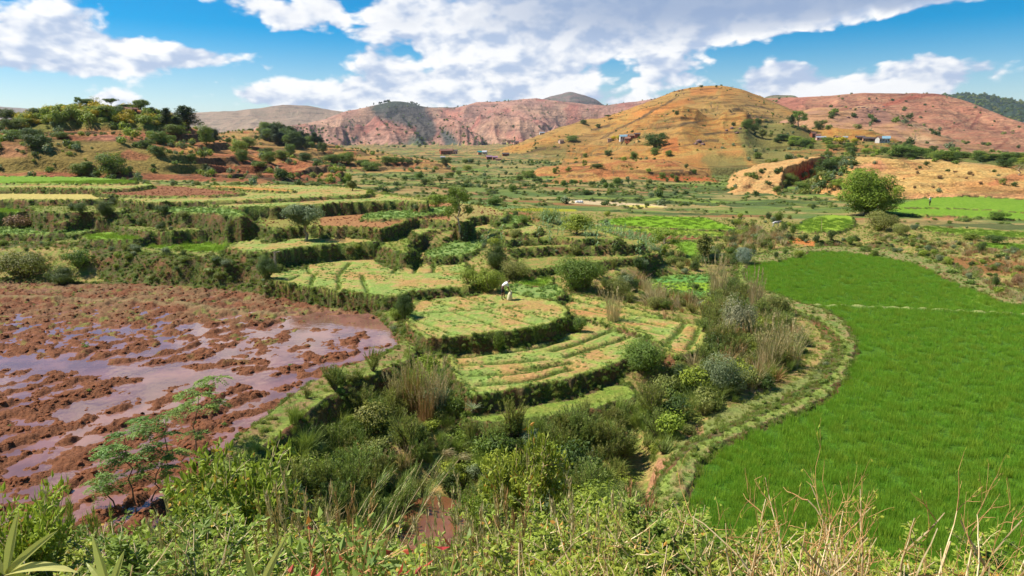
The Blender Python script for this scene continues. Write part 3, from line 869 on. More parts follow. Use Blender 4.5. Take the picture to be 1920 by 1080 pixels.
patch([None], [(1270, 830), (1330, 780), (1440, 735), (1520, 700), (1560, 640), (1575, 690), (1460, 760), (1340, 815), (1240, 890)], (.20, .24, .075), 5, .8, 8)
patch([None], [(1235, 850), (1270, 870), (1235, 930), (1215, 960), (1200, 1040), (1190, 960)], (.42, .21, .12), 4, .9, 10)
patch([None], [(1300, 800), (1320, 795), (1320, 815), (1280, 825)], (.42, .21, .12), 3, .8, 6)
patch([None], [(1400, 700), (1460, 720), (1440, 740), (1395, 735)], (.45, .28, .18), 4, .7, 8)
patch([None], [(740, 920), (870, 920), (880, 1100), (720, 1100)], (.36, .15, .07), 10, .85, 14)
patch([None], [(1430, 250), (1455, 250)] + [(1455, 251)], (.4, .2, .1), 1, 0, 1)

# fields
FC = {'mud_paddy': ((.22, .088, .040), (.155, .060, .028)), 'big_rice_field': ((.06, .14, .014), (.08, .16, .018)), 'field_dyke': ((.17, .23, .06), (.30, .22, .10)), 'mud_dyke': ((.17, .22, .05), (.26, .17, .08)),
      'wet_meadow': ((.18, .25, .045), (.24, .26, .06)), 'terrace_plot': ((.30, .35, .085), (.42, .29, .12)), 'vegetable_plot': ((.20, .30, .085), (.24, .30, .09)), 'ploughed_plot': ((.30, .135, .06), (.22, .09, .045)),
      'paddy': ((.15, .27, .028), (.20, .31, .04)), 'corn_terrace': ((.21, .25, .06), (.32, .22, .08)), 'grass_shelf': ((.17, .22, .045), (.27, .22, .08)), 'grass_mound': ((.17, .22, .04), (.28, .24, .07)), 'stubble_field': ((.55, .46, .15), (.44, .34, .11))}
FC['valley_plot'] = FC['vegetable_plot']
for i, f in enumerate(FIELDS):
    a, b = FC[f[0]]
    setc(FID == i, C3(*a), C3(*b))
def fidx(k):
    return [i for i, f in enumerate(FIELDS) if f[0] == k]


pl = fidx('terrace_plot')
n = fbm(GX / 1.6, GY / 1.6, 4, 131)
for i in pl:
    blend(FID == i, (.46, .24, .10), sm(n, .52, .68) * .6)
    blend(FID == i, (.20, .33, .08), sm(1 - n, .55, .68) * .6)
blend(FID == pl[1], (.46, .22, .09), sm(fbm(GX / 3, GY / 1.2, 3, 5), .42, .58) * .7)
# individual paddies
pad = fidx('paddy')
for i, c in ((pad[1], (.28, .33, .055)), (pad[2], (.20, .34, .03)), (pad[3], (.27, .37, .05)), (pad[6], (.26, .33, .06))):
    blend(FID == i, c, .85 + 0 * n)
blend((FID == fidx('ploughed_plot')[1]) & (PX > 470) & (PX < 940), (.37, .19, .08), .8 * (PX > 600) + 0 * n)
blend((FID == fidx('ploughed_plot')[1]) & (PX <= 600), (.27, .27, .07), .8 + 0 * n)
blend((FID == fidx('ploughed_plot')[1]) & (PX > 845), (.30, .28, .09), .7 + 0 * n)
blend(FID == fidx('stubble_field')[1], (.50, .24, .08), 1 + 0 * n)
vp = fidx('valley_plot') if False else [i for i, f in enumerate(FIELDS) if f[0] == 'valley_plot']
setc(FID == vp[0], C3(.11, .27, .06), C3(.14, .30, .06)) if False else None
for i in vp:
    setc(FID == i, C3(.12, .27, .07), C3(.16, .30, .06))
    blend((FID == i) & (PY < 545) & (PY > 530), (.25, .36, .04), .9 + 0 * n)
blend(is_field('big_rice_field'), (.20, .27, .04), sm(PX, 1790, 1850) * sm(-PY, -578, -566) * .9)
rn = fbm(GX / 5, GY / 5, 4, 140)


# mud: drier and greener towards the back, clods darker than the smear
mm = is_field('mud_paddy')
blend(mm, (.24, .16, .075), sm(-PY, -640, -560) * .6 * sm(fbm(GX / 1.5, GY / 1.5, 3, 8), .40, .56))
blend(mm, (.30, .125, .07), sm(-MUDREL, -.02, .03) * .6)
blend(mm, (.20, .22, .05), sm(fbm(GX / .8, GY / .8, 3, 18), .66, .74) * sm(-PY, -720, -600) * .7)
# lip grass, banks
blend((FSD > 0) & (FSD < .55) & (RAD > 20) & ~mm & ~is_field('big_rice_field'), (.22, .29, .06), .7 * sm(.55 - FSD, 0, .3))
bn = fbm(GX / .9, GZ / .5 + GY / 3, 4, 150)
BK = (BANK > 0) | (FID == -2)
setc(BK, C3(.10, .13, .032), C3(.12, .085, .04))  # shade of the banks is worked into their darker green and soil
blend(BK, (.22, .09, .045), sm(bn, .56, .68) * .6)
blend((BUND > .3) & ~mm, (.33, .34, .13), sm(BUND, .3, .8))
blend((BUND > .3) & mm, (.26, .19, .085), sm(BUND, .3, .8) * .7)
blend(DARKLINE > .05, (.13, .19, .04), sm(DARKLINE, .1, .7) * .9)
setc(FID == -3, C3(.14, .17, .04), C3(.30, .20, .10))
HL = [(1200, 200), (0, 0)]
def pxline(pts, wpx, col, st=.9, kinds=None):
    m = (PX > min(p[0] for p in pts) - 8) & (PX < max(p[0] for p in pts) + 8) & (PY > min(p[1] for p in pts) - 8) & (PY < max(p[1] for p in pts) + 8) & (KIND > 0)
    n1 = (fbm(GX[m] / 9, GY[m] / 9, 3, 5) - .5) * 5
    d = line_d(PX[m], PY[m] + n1, pts)
    w = (1 - sm(d, wpx * .4, wpx)) * st * (.35 + 1.3 * fbm(GX[m] / 22, GY[m] / 22, 2, 6)).clip(0, 1)
    for A in (CA, CB):
        A[m] = A[m] * (1 - w[:, None]) + C3(*col) * w[:, None]


for pts in ([(1128, 260), (1160, 241), (1200, 222), (1245, 197), (1272, 180)], [(1108, 245), (1130, 238), (1155, 233)], [(1230, 243), (1290, 231), (1345, 222)], [(1375, 204), (1405, 197), (1450, 206)], [(1236, 279), (1290, 272), (1330, 263), (1346, 264)],
            [(1240, 320), (1280, 318)], [(960, 296), (1010, 282), (1050, 276)], [(1290, 188), (1320, 182), (1345, 184)], [(1400, 217), (1440, 221)], [(980, 312), (1060, 306), (1120, 304)], [(1090, 226), (1150, 205)], [(1320, 252), (1390, 246)], [(880, 322), (960, 314)]):
    pxline(pts, 2.6, (.11, .07, .035))
for pts in ([(1640, 180), (1700, 178), (1760, 178)], [(1560, 210), (1640, 190)], [(1840, 205), (1820, 240)], [(1780, 240), (1840, 215)], [(1890, 262), (1860, 285)], [(1700, 235), (1730, 205)]):
    pxline(pts, 2.6, (.26, .10, .06))


def grade(mask, sat, val):
    for A in (CA, CB):
        a = A[mask]
        l = a @ np.array([.3, .6, .1])
        A[mask] = (l[:, None] + (a - l[:, None]) * sat) * val


grade(KIND > 0, 1.06, .88)
grade((KIND == 0) & ~mm, 1.07, .92)
CA = np.clip(CA, .008, .85)
CB = np.clip(CB, .008, .85)

# ------------------------------------------------------------------ materials
def new_mat(name):
    m = bpy.data.materials.new(name)
    m.use_nodes = True
    m.node_tree.nodes.clear()
    return m, NT(m.node_tree)


def ground_mat(name, scale, bump, contrast=1.0, stretch=None, strata=None):
    m, N = new_mat(name)
    out = N.n('ShaderNodeOutputMaterial')
    b = N.n('ShaderNodeBsdfPrincipled')
    g = N.n('ShaderNodeNewGeometry')
    a = N.n('ShaderNodeAttribute', attribute_name='tone_a').outputs['Color']
    c = N.n('ShaderNodeAttribute', attribute_name='tone_b').outputs['Color']
    pos = g.outputs['Position']
    if stretch:
        pos = N.v('MULTIPLY', pos, stretch)
    n1 = N.noise(pos, scale, 8, .62).outputs['Fac']
    n2 = N.noise(pos, scale * 4.3, 5, .6).outputs['Fac']
    mixed = N.mix(N.ramp(n1, .40, .60), a, c)
    v = N.m('MULTIPLY_ADD', N.m('SUBTRACT', n2, .5), 1.6 * contrast, 1.0)
    v2 = N.m('MULTIPLY_ADD', N.m('SUBTRACT', n1, .5), .5 * contrast, 1.0)
    tot = N.m('MULTIPLY', v, v2)
    if strata:
        sx, sz, amt = strata
        p2 = N.v('MULTIPLY', g.outputs['Position'], (sx, sx, sz))
        warp = N.v('SCALE', N.noise(g.outputs['Position'], sx * 1.7, 3, .5).outputs['Color'], scale=2.2)
        st = N.noise(N.v('ADD', p2, warp), 1.0, 4, .6).outputs['Fac']
        tot = N.m('MULTIPLY', tot, N.m('MULTIPLY_ADD', N.ramp(st, .52, .60), -amt, 1.0 + amt * .25))
        big = N.noise(g.outputs['Position'], sx * .6, 4, .55).outputs['Fac']
        tot = N.m('MULTIPLY', tot, N.m('MULTIPLY_ADD', N.m('SUBTRACT', big, .5), .9, 1.0))
    col = N.v('SCALE', mixed, scale=tot)
    N.put(b.inputs['Base Color'], col)
    b.inputs['Roughness'].default_value = .95
    b.inputs['Specular IOR Level'].default_value = .15
    bp = N.n('ShaderNodeBump')
    bp.inputs['Strength'].default_value = .9
    bp.inputs['Distance'].default_value = bump
    N.put(bp.inputs['Height'], N.m('ADD', n2, N.m('MULTIPLY', n1, 1.5)))
    N.put(b.inputs['Normal'], bp.outputs[0])
    N.t.links.new(b.outputs[0], out.inputs[0])
    return m


M_NEAR = ground_mat('turf_and_soil', 1.6, .12)
M_MID = ground_mat('dry_grass_hill', .35, .8, 1.3, None, (.022, .55, .45))
M_FAR = ground_mat('bare_mountain', .030, 7.0, 1.0, None, (.006, .09, .35))


def wet_mud_mat():
    m, N = new_mat('wet_mud')
    out = N.n('ShaderNodeOutputMaterial')
    b = N.n('ShaderNodeBsdfPrincipled')
    g = N.n('ShaderNodeNewGeometry')
    a = N.n('ShaderNodeAttribute', attribute_name='tone_a').outputs['Color']
    c = N.n('ShaderNodeAttribute', attribute_name='tone_b').outputs['Color']
    n1 = N.noise(g.outputs['Position'], 3.0, 8, .65).outputs['Fac']
    n2 = N.noise(g.outputs['Position'], 14.0, 5, .6).outputs['Fac']
    col = N.v('SCALE', N.mix(N.ramp(n1, .4, .6), a, c), scale=N.m('MULTIPLY_ADD', N.m('SUBTRACT', n2, .5), 1.6, 1.0))
    N.put(b.inputs['Base Color'], col)
    b.inputs['Roughness'].default_value = .9
    b.inputs['Specular IOR Level'].default_value = .12
    bp = N.n('ShaderNodeBump')
    bp.inputs['Distance'].default_value = .08
    N.put(bp.inputs['Height'], N.m('ADD', n2, n1))
    N.put(b.inputs['Normal'], bp.outputs[0])
    N.t.links.new(b.outputs[0], out.inputs[0])
    return m


M_MUD = wet_mud_mat()


def water_mat(name, col, rough=.06, turb=.012):
    m, N = new_mat(name)
    out = N.n('ShaderNodeOutputMaterial')
    b = N.n('ShaderNodeBsdfPrincipled')
    g = N.n('ShaderNodeNewGeometry')
    n1 = N.noise(g.outputs['Position'], .5, 4, .6).outputs['Fac']
    N.put(b.inputs['Base Color'], N.mix(N.ramp(n1, .35, .65), col, tuple(c * .62 for c in col)))
    b.inputs['Roughness'].default_value = rough
    b.inputs['IOR'].default_value = 1.45
    b.inputs['Specular IOR Level'].default_value = .9
    bp = N.n('ShaderNodeBump')
    bp.inputs['Strength'].default_value = .5
    bp.inputs['Distance'].default_value = turb
    N.put(bp.inputs['Height'], N.noise(g.outputs['Position'], 2.5, 3, .5).outputs['Fac'])
    N.put(b.inputs['Normal'], bp.outputs[0])
    N.t.links.new(b.outputs[0], out.inputs[0])
    return m


# ------------------------------------------------------------------ mesh helpers
def tag(o, label=None, cat=None, group=None, kind=None):
    if label:
        o['label'] = label
    if cat:
        o['category'] = cat
    if group:
        o['group'] = group
    if kind:
        o['kind'] = kind
    return o


def mesh_np(name, V, faces, mats=(), smooth=False, colors=None, link=True, parent=None, mat_idx=None):
    """V (n,3); faces (m,k) int array or list of arrays of different k"""
    me = bpy.data.meshes.new(name)
    fl = faces if isinstance(faces, list) else [faces]
    fl = [np.asarray(f, np.int32) for f in fl if len(f)]
    me.vertices.add(len(V))
    me.vertices.foreach_set('co', np.asarray(V, np.float32).ravel())
    loops = np.concatenate([f.ravel() for f in fl]) if fl else np.zeros(0, np.int32)
    counts = np.concatenate([np.full(len(f), f.shape[1]) for f in fl]) if fl else np.zeros(0, int)
    me.loops.add(len(loops))
    me.loops.foreach_set('vertex_index', loops)
    me.polygons.add(len(counts))
    st = np.zeros(len(counts), np.int32)
    st[1:] = np.cumsum(counts)[:-1]
    me.polygons.foreach_set('loop_start', st)
    if mat_idx is not None:
        me.polygons.foreach_set('material_index', np.asarray(mat_idx, np.int32))
    for m in mats:
        me.materials.append(m)
    me.update(calc_edges=True)
    me.validate()
    me.polygons.foreach_set('use_smooth', np.full(len(me.polygons), smooth))
    if colors:
        for k, c in colors.items():
            at_ = me.attributes.new(k, 'FLOAT_COLOR', 'POINT')
            cc = np.ones((len(V), 4), np.float32)
            cc[:, :3] = c
            at_.data.foreach_set('color', cc.ravel())
    o = bpy.data.objects.new(name, me)
    if link:
        COL.objects.link(o)
    if parent:
        o.parent = parent
    return o


# vertex normals of the whole ground, so that cuts between objects do not show
P3 = np.stack([GX, GY, GZ], -1)
du = np.zeros_like(P3)
dv = np.zeros_like(P3)
du[:, 1:-1] = P3[:, 2:] - P3[:, :-2]
du[:, 0] = P3[:, 1] - P3[:, -1]
du[:, -1] = P3[:, 0] - P3[:, -2]
dv[1:-1] = P3[2:] - P3[:-2]
dv[0] = P3[1] - P3[0]
dv[-1] = P3[-1] - P3[-2]
NRM = np.cross(du, dv)
NRM /= np.maximum(np.linalg.norm(NRM, axis=-1, keepdims=True), 1e-9)
NRM[NRM[..., 2] < 0] *= -1

IDX = np.arange(NR * NA).reshape(NR, NA)
J1 = np.roll(np.arange(NA), -1)
Q = np.stack([IDX[:-1, :], IDX[:-1][:, J1], IDX[1:][:, J1], IDX[1:, :]], -1)       # faces
FK = FID[:-1, :].copy()
KK = KIND[:-1, :].copy()
# drop what lies far outside the view and hidden far behind
cls = np.where(FK >= 0, FK + 100, np.where(KK > 0, KK, 0))
cls = np.where(FK == -3, 0, cls)
dyk = [i for i, f in enumerate(FIELDS) if f[0] in ('field_dyke', 'mud_dyke', 'grass_shelf', 'grass_mound')]
cls = np.where(np.isin(cls, [i + 100 for i in dyk]), 0, cls)
flatV = P3.reshape(-1, 3)
flatN = NRM.reshape(-1, 3)
flatA = CA.reshape(-1, 3)
flatB = CB.reshape(-1, 3)
HNAME = {'grove_hill': 'near_hill', 'pine_hill': 'wooded_hill', 'orange_hill': 'terraced_hill', 'knoll': 'low_hill', 'west_mound': 'eroded_hill', 'near_mound': 'grassy_hill', 'village_slope': 'village_hill', 'boulder_hill': 'rocky_hill',
         'ridge_hill': 'bare_hill', 'pink_mountain': 'mountain', 'pale_mountain': 'mountain', 'rocky_peak': 'mountain', 'green_ridge': 'far_hill', 'far_range': 'far_hill', 'wooded_crest': 'far_hill', 'blue_hills': 'far_hill'}
FNAME = {'big_rice_field': 'rice_field', 'mud_paddy': 'mud_field', 'wet_meadow': 'meadow', 'valley_plot': 'vegetable_field', 'paddy': 'rice_field', 'ploughed_plot': 'ploughed_field', 'terrace_plot': 'terrace_field', 'vegetable_plot': 'vegetable_field', 'corn_terrace': 'corn_field', 'stubble_field': 'stubble_field'}
NR_ = Q.reshape(-1, 4)
clsf = cls.reshape(-1)
for c in np.unique(clsf):
    f = NR_[clsf == c]
    if len(f) < 4:
        continue
    used = np.unique(f)
    remap = np.full(NR * NA, -1, np.int32)
    remap[used] = np.arange(len(used))
    f = remap[f]
    if c >= 100:
        key = FIELDS[c - 100][0]
        nm, mt = FNAME[key], (M_MUD if key == 'mud_paddy' else M_NEAR)
    elif c == 0:
        nm, mt = 'ground', M_NEAR
    else:
        key = LAYERS[c - 1][0]
        nm = HNAME[key]
        mt = M_FAR if key in ('pink_mountain', 'pale_mountain', 'rocky_peak', 'green_ridge', 'far_range', 'wooded_crest', 'blue_hills', 'ridge_hill') else M_MID
    o = mesh_np(nm, flatV[used], f, [mt], True, {'tone_a': flatA[used], 'tone_b': flatB[used]})
    o.data.normals_split_custom_set_from_vertices(flatN[used])
    tag(o, kind='structure')
# water
def sheet(name, poly, z, mat, label=None):
    P = resmooth(poly, True, 2)
    V = [(px, py, z) for px, py in P]
    if sum(a[0] * b_[1] - a[1] * b_[0] for a, b_ in zip(P, P[1:] + P[:1])) < 0:
        V = V[::-1]
    o = mesh_np(name, V, [np.arange(len(V))[None, :]], [mat])
    return tag(o, label, kind='structure')


i_mud = [i for i, f in enumerate(FIELDS) if f[0] == 'mud_paddy'][0]
M_MUDWATER = water_mat('muddy_water', (.27, .125, .092), .03)
mk = MUD.copy()
for _ in range(2):
    mk[1:] |= mk[:-1]
    mk[:-1] |= mk[1:]
    mk[:, 1:] |= mk[:, :-1]
    mk[:, :-1] |= mk[:, 1:]
ri_, ci_ = np.arange(0, NR - 3, 3), np.arange(0, NC - 4, 3)
used = {}
Vw, Fw = [], []
def wv_(i, j):
    if (i, j) not in used:
        used[(i, j)] = len(Vw)
        Vw.append((GX[i, j], GY[i, j], WATER_Z + .012))
    return used[(i, j)]


for i in ri_:
    for j in ci_:
        if mk[i:i + 4, j:j + 4].any():
            Fw.append((wv_(i, j), wv_(i, j + 3), wv_(i + 3, j + 3), wv_(i + 3, j)))
tag(mesh_np('paddy_water', Vw, np.array(Fw), [M_MUDWATER]), kind='structure')
M_STREAM = water_mat('stream_water', (.25, .10, .045), .03, .03)
sheet('stream_pool', wl([(740, 930), (890, 930), (890, 1120), (710, 1120)], 14.45), ZC - 14.47, M_STREAM)


def ground_z(x, y):
    """height of the built ground at points (bilinear on the grid)"""
    x = np.atleast_1d(np.asarray(x, float))
    y = np.atleast_1d(np.asarray(y, float))
    r = np.hypot(x, y)
    a = np.arctan2(x, y)
    i = np.clip(np.searchsorted(RR, r) - 1, 0, NR - 2)
    j = np.clip(np.searchsorted(AZ_C, a) - 1, 0, NC - 2)
    fr = np.clip((r - RR[i]) / (RR[i + 1] - RR[i]), 0, 1)
    fa = np.clip((a - AZ_C[j]) / (AZ_C[j + 1] - AZ_C[j]), 0, 1)
    return (GZ[i, j] * (1 - fa) + GZ[i, j + 1] * fa) * (1 - fr) + (GZ[i + 1, j] * (1 - fa) + GZ[i + 1, j + 1] * fa) * fr


def reach(px, py):
    """how far away the ground at this place of the photo can be, so that nothing lands on a range behind its own"""
    if px < 425 and py < 262:
        return 285
    if 425 <= px < 625 and py < 300:
        return 480
    if 690 < px < 790 and py < 215:
        return 2680
    if 1240 < px < 1400 and py < 190:
        return 1010
    return 1e9


def hit(px, py):
    """where the sight line through a photo pixel meets the ground"""
    a = az_of(px, py)
    j = int(np.clip(np.searchsorted(AZ_C, a), 0, NC - 1))
    e = (GZ[:, j] - ZC) / RR
    i0 = np.searchsorted(RR, 15)
    far = reach(px, py)
    for step in range(40):
        u, f, z = ray(px, py + step * 1.2)
        el = z / math.hypot(u, f)
        k = np.nonzero(e[i0:] >= el)[0]
        if len(k) and RR[i0 + k[0]] <= far:
            break
    if len(k) == 0:
        k = [int(np.argmax(e[i0:]))]
    i = i0 + k[0]
    r = RR[i]
    return r * math.sin(a), r * math.cos(a), float(GZ[i, j]), r


# ------------------------------------------------------------------ plant kits
RNG = np.random.default_rng(7)


def unit(n, rng=None):
    rng = rng or RNG
    v = rng.normal(size=(n, 3))
    return v / np.linalg.norm(v, axis=1, keepdims=True)


class Bag:
    """collects geometry of one mesh: vertices, quads/tris, a tone per vertex, a material per face"""
    def __init__(s):
        s.V, s.F4, s.F3, s.T, s.M4, s.M3, s.n = [], [], [], [], [], [], 0
    def add(s, V, F, tone=.5, mat=0):
        V = np.asarray(V, float)
        F = np.asarray(F, int) + s.n
        s.V.append(V)
        s.T.append(np.broadcast_to(np.asarray(tone, float), (len(V),)).copy())
        if F.shape[1] == 4:
            s.F4.append(F)
            s.M4.append(np.full(len(F), mat))
        else:
            s.F3.append(F)
            s.M3.append(np.full(len(F), mat))
        s.n += len(V)
    def leaves(s, C, D, N, l, w, tone=.5, mat=0, fold=.15):
        """rhombic leaves from C along D, face normal about N"""
        n = len(C)
        l = np.broadcast_to(np.asarray(l, float), (n,))[:, None]
        w = np.broadcast_to(np.asarray(w, float), (n,))[:, None]
        S = np.cross(D, N)
        S /= np.maximum(np.linalg.norm(S, axis=1, keepdims=True), 1e-6)
        U = np.cross(S, D)
        mid = C + D * l * .45 - U * l * fold
        V = np.stack([C, mid + S * w * .5, C + D * l, mid - S * w * .5], 1).reshape(-1, 3)
        F = np.arange(4 * n).reshape(n, 4)
        t = np.repeat(np.broadcast_to(np.asarray(tone, float), (n,)), 4)
        s.add(V, F, t, mat)
    def blades(s, B, T, bend, w, tone=.5, mat=0, segs=2):
        """grass blades: base B, tip T, sideways bend vector, width"""
        n = len(B)
        w = np.broadcast_to(np.asarray(w, float), (n,))[:, None]
        ax = T - B
        S = np.cross(ax, unit(n))
        S /= np.maximum(np.linalg.norm(S, axis=1, keepdims=True), 1e-6)
        if segs == 2:
            M = B + ax * .55 - bend
            V = np.stack([B - S * w * .5, B + S * w * .5, M + S * w * .42, M - S * w * .42, T], 1).reshape(-1, 3)
            base = np.arange(n)[:, None] * 5
            t = np.repeat(np.broadcast_to(np.asarray(tone, float), (n,)), 5)
            k = s.n
            s.add(V, base + np.array([[0, 1, 2, 3]]), t, mat)
            s.F3.append(base + np.array([[3, 2, 4]]) + k)
            s.M3.append(np.full(n, mat))
        else:
            V = np.stack([B - S * w * .5, B + S * w * .5, T], 1).reshape(-1, 3)
            t = np.repeat(np.broadcast_to(np.asarray(tone, float), (n,)), 3)
            s.add(V, np.arange(3 * n).reshape(n, 3), t, mat)
    def tube(s, P, R, sides=5, tone=.5, mat=0):
        P = np.asarray(P, float)
        n = len(P)
        R = np.broadcast_to(np.asarray(R, float), (n,))
        d = np.gradient(P, axis=0)
        d /= np.maximum(np.linalg.norm(d, axis=1, keepdims=True), 1e-6)
        ref = np.array([0, 0, 1.0]) if abs(d[0, 2]) < .9 else np.array([1.0, 0, 0])
        A = np.cross(d, ref)
        A /= np.maximum(np.linalg.norm(A, axis=1, keepdims=True), 1e-6)
        Bv = np.cross(d, A)
        an = np.arange(sides) / sides * 2 * math.pi
        V = P[:, None] + R[:, None, None] * (np.cos(an)[None, :, None] * A[:, None] + np.sin(an)[None, :, None] * Bv[:, None])
        V = V.reshape(-1, 3)
        F = []
        for i in range(n - 1):
            for j in range(sides):
                k = (j + 1) % sides
                F.append((i * sides + j, i * sides + k, (i + 1) * sides + k, (i + 1) * sides + j))
        s.add(V, F, tone, mat)
    def box(s, c, size, rz=0, tone=.5, mat=0, taper=1.0):
        x, y, z = np.array(size) / 2
        V = np.array([(-x, -y, -z), (x, -y, -z), (x, y, -z), (-x, y, -z), (-x * taper, -y * taper, z), (x * taper, -y * taper, z), (x * taper, y * taper, z), (-x * taper, y * taper, z)])
        cs, sn = math.cos(rz), math.sin(rz)
        V = V @ np.array([[cs, sn, 0], [-sn, cs, 0], [0, 0, 1]]) + np.array(c)
        s.add(V, [(0, 3, 2, 1), (4, 5, 6, 7), (0, 1, 5, 4), (1, 2, 6, 5), (2, 3, 7, 6), (3, 0, 4, 7)], tone, mat)
    def make(s, name, mats, link=False, parent=None, smooth=False):
        V = np.concatenate(s.V)
        T = np.concatenate(s.T)
        fl, mi = [], []
        if s.F4:
            fl.append(np.concatenate(s.F4))
            mi.append(np.concatenate(s.M4))
        if s.F3:
            fl.append(np.concatenate(s.F3))
            mi.append(np.concatenate(s.M3))
        return mesh_np(name, V, fl, mats, smooth, {'tone': T[:, None]}, link, parent, np.concatenate(mi))


def leaf_mat(name, dark, light, tip=None, trans=.35, rnd=.35, rough=.55):
    m, N = new_mat(name)
    out = N.n('ShaderNodeOutputMaterial')
    tn = N.n('ShaderNodeAttribute', attribute_name='tone').outputs['Fac']
    oi = N.n('ShaderNodeObjectInfo').outputs['Random']
    f = N.m('ADD', tn, N.m('MULTIPLY', N.m('SUBTRACT', oi, .5), rnd), clamp=True)
    col = N.mix(f, tuple(c * .82 for c in dark), light)
    if tip:
        col = N.mix(N.ramp(tn, .86, .93), col, tip)
    hs = N.n('ShaderNodeHueSaturation')
    N.put(hs.inputs['Hue'], N.m('MULTIPLY_ADD', N.m('FRACT', N.m('MULTIPLY', oi, 7.31)), .03, .485))
    N.put(hs.inputs['Color'], col)
    b = N.n('ShaderNodeBsdfPrincipled')
    N.put(b.inputs['Base Color'], hs.outputs[0])
    b.inputs['Roughness'].default_value = rough
    b.inputs['Specular IOR Level'].default_value = .35
    tr = N.n('ShaderNodeBsdfTranslucent')
    N.put(tr.inputs['Color'], N.mix(.5, hs.outputs[0], (.25, .34, .03), 'MIX'))
    mx = N.n('ShaderNodeMixShader')
    mx.inputs[0].default_value = trans
    N.t.links.new(b.outputs[0], mx.inputs[1])
    N.t.links.new(tr.outputs[0], mx.inputs[2])
    N.t.links.new(mx.outputs[0], out.inputs[0])
    return m


def plain_mat(name, col, col2=None, scale=8, rough=.8, spec=.3, bump=0, metal=0):
    m, N = new_mat(name)
    out = N.n('ShaderNodeOutputMaterial')
    b = N.n('ShaderNodeBsdfPrincipled')
    tc = N.n('ShaderNodeTexCoord').outputs['Object']
    nz = N.noise(tc, scale, 5, .6).outputs['Fac']
    N.put(b.inputs['Base Color'], N.mix(N.ramp(nz, .35, .65), col, col2 or tuple(c * .6 for c in col)))
    b.inputs['Roughness'].default_value = rough
    b.inputs['Specular IOR Level'].default_value = spec
    b.inputs['Metallic'].default_value = metal
    if bump:
        bp = N.n('ShaderNodeBump')
        bp.inputs['Distance'].default_value = bump
        N.put(bp.inputs['Height'], nz)
        N.put(b.inputs['Normal'], bp.outputs[0])
    N.t.links.new(b.outputs[0], out.inputs[0])
    return m


LM = {
    'mid': leaf_mat('mid_green_leaves', (.090, .150, .020), (.28, .37, .050)),
    'dark': leaf_mat('dark_green_leaves', (.040, .080, .018), (.13, .19, .034)),
    'grey': leaf_mat('grey_green_leaves', (.12, .17, .07), (.34, .40, .20)),
    'yellow': leaf_mat('yellow_green_leaves', (.19, .27, .026), (.46, .53, .055)),
    'gold': leaf_mat('golden_flowering_leaves', (.36, .32, .02), (.85, .62, .03), rnd=.5),
    'olive': leaf_mat('olive_leaves', (.16, .185, .035), (.43, .43, .10)),
    'pine': leaf_mat('pine_needles', (.030, .060, .026), (.095, .135, .050), trans=.15),
    'rice': leaf_mat('rice_blades', (.17, .36, .022), (.34, .60, .050), trans=.45, rnd=.12),
    'ricey': leaf_mat('young_rice_blades', (.16, .29, .025), (.29, .42, .055), trans=.45, rnd=.15),
    'grass': leaf_mat('grass_blades', (.17, .26, .045), (.39, .46, .085)),
    'dry': leaf_mat('dry_grass_blades', (.40, .28, .12), (.78, .62, .34), trans=.3),
    'reddry': leaf_mat('rusty_dry_grass', (.34, .16, .06), (.64, .38, .17), trans=.25),
    'broom': leaf_mat('feathery_grey_green_leaves', (.14, .205, .038), (.41, .50, .115), trans=.3),
    'corn': leaf_mat('corn_leaves', (.14, .25, .08), (.32, .45, .18)),
    'veg': leaf_mat('vegetable_leaves', (.16, .30, .05), (.36, .50, .11)),
    'fore': leaf_mat('fresh_yellow_green_leaves', (.14, .21, .02), (.46, .54, .06), tip=(.62, .34, .05)),
    'red': leaf_mat('red_young_leaves', (.12, .20, .02), (.38, .44, .06), tip=(.52, .040, .035)),
    'brown': leaf_mat('brown_weeds', (.20, .095, .040), (.42, .25, .11), trans=.2),
}
M_BARK = plain_mat('bark', (.20, .15, .10), (.10, .07, .05), 12, .9, .1, .02)
M_PALEBARK = plain_mat('pale_bark', (.42, .34, .24), (.28, .20, .13), 14, .85, .2, .01)
M_TWIG = plain_mat('dry_twig', (.74, .60, .34), (.56, .38, .18), 18, .75, .3, .004)
M_REDTWIG = plain_mat('reddish_twig', (.62, .38, .14), (.50, .26, .10), 18, .75, .3, .004)


def crown_leaves(bag, rng, rx, ry, rz, zc, n, leaf, clumps=28, cr=.34, mat=0, flat=.9, hollow=.45):
    """leaves on the skin of many small clumps that fill an uneven crown"""
    c = unit(clumps, rng) * (hollow + (1 - hollow) * rng.random((clumps, 1)) ** .6)
    c[:, 2] = c[:, 2] * .9
    c *= 1 - cr * .75
    c *= 1 + (rng.random((clumps, 1)) - .5) * .35
    k = rng.integers(0, clumps, n)
    rad = cr * (.5 + .9 * rng.random(clumps))
    d = unit(n, rng)
    p = c[k] + d * rad[k][:, None] * (.55 + .45 * rng.random((n, 1)) ** .5)
    P = p * np.array([rx, ry, rz]) + np.array([0, 0, zc])
    out = p / np.maximum(np.linalg.norm(p, axis=1, keepdims=True), 1e-6)
    N_ = out * .6 + d * .6 + unit(n, rng) * .6 + np.array([0, 0, .4])
    N_ /= np.linalg.norm(N_, axis=1, keepdims=True)
    D_ = unit(n, rng) + d * .4
    D_ -= N_ * (D_ * N_).sum(1, keepdims=True) * flat
    D_ /= np.linalg.norm(D_, axis=1, keepdims=True)
    tone = np.clip(rng.random(n) * .75 + .12 + (rng.random(clumps)[k] - .5) * .35, 0, 1)
    bag.leaves(P, D_, N_, leaf * (.7 + .6 * rng.random(n)), leaf * .55 * (.7 + .6 * rng.random(n)), tone, mat)
    return c


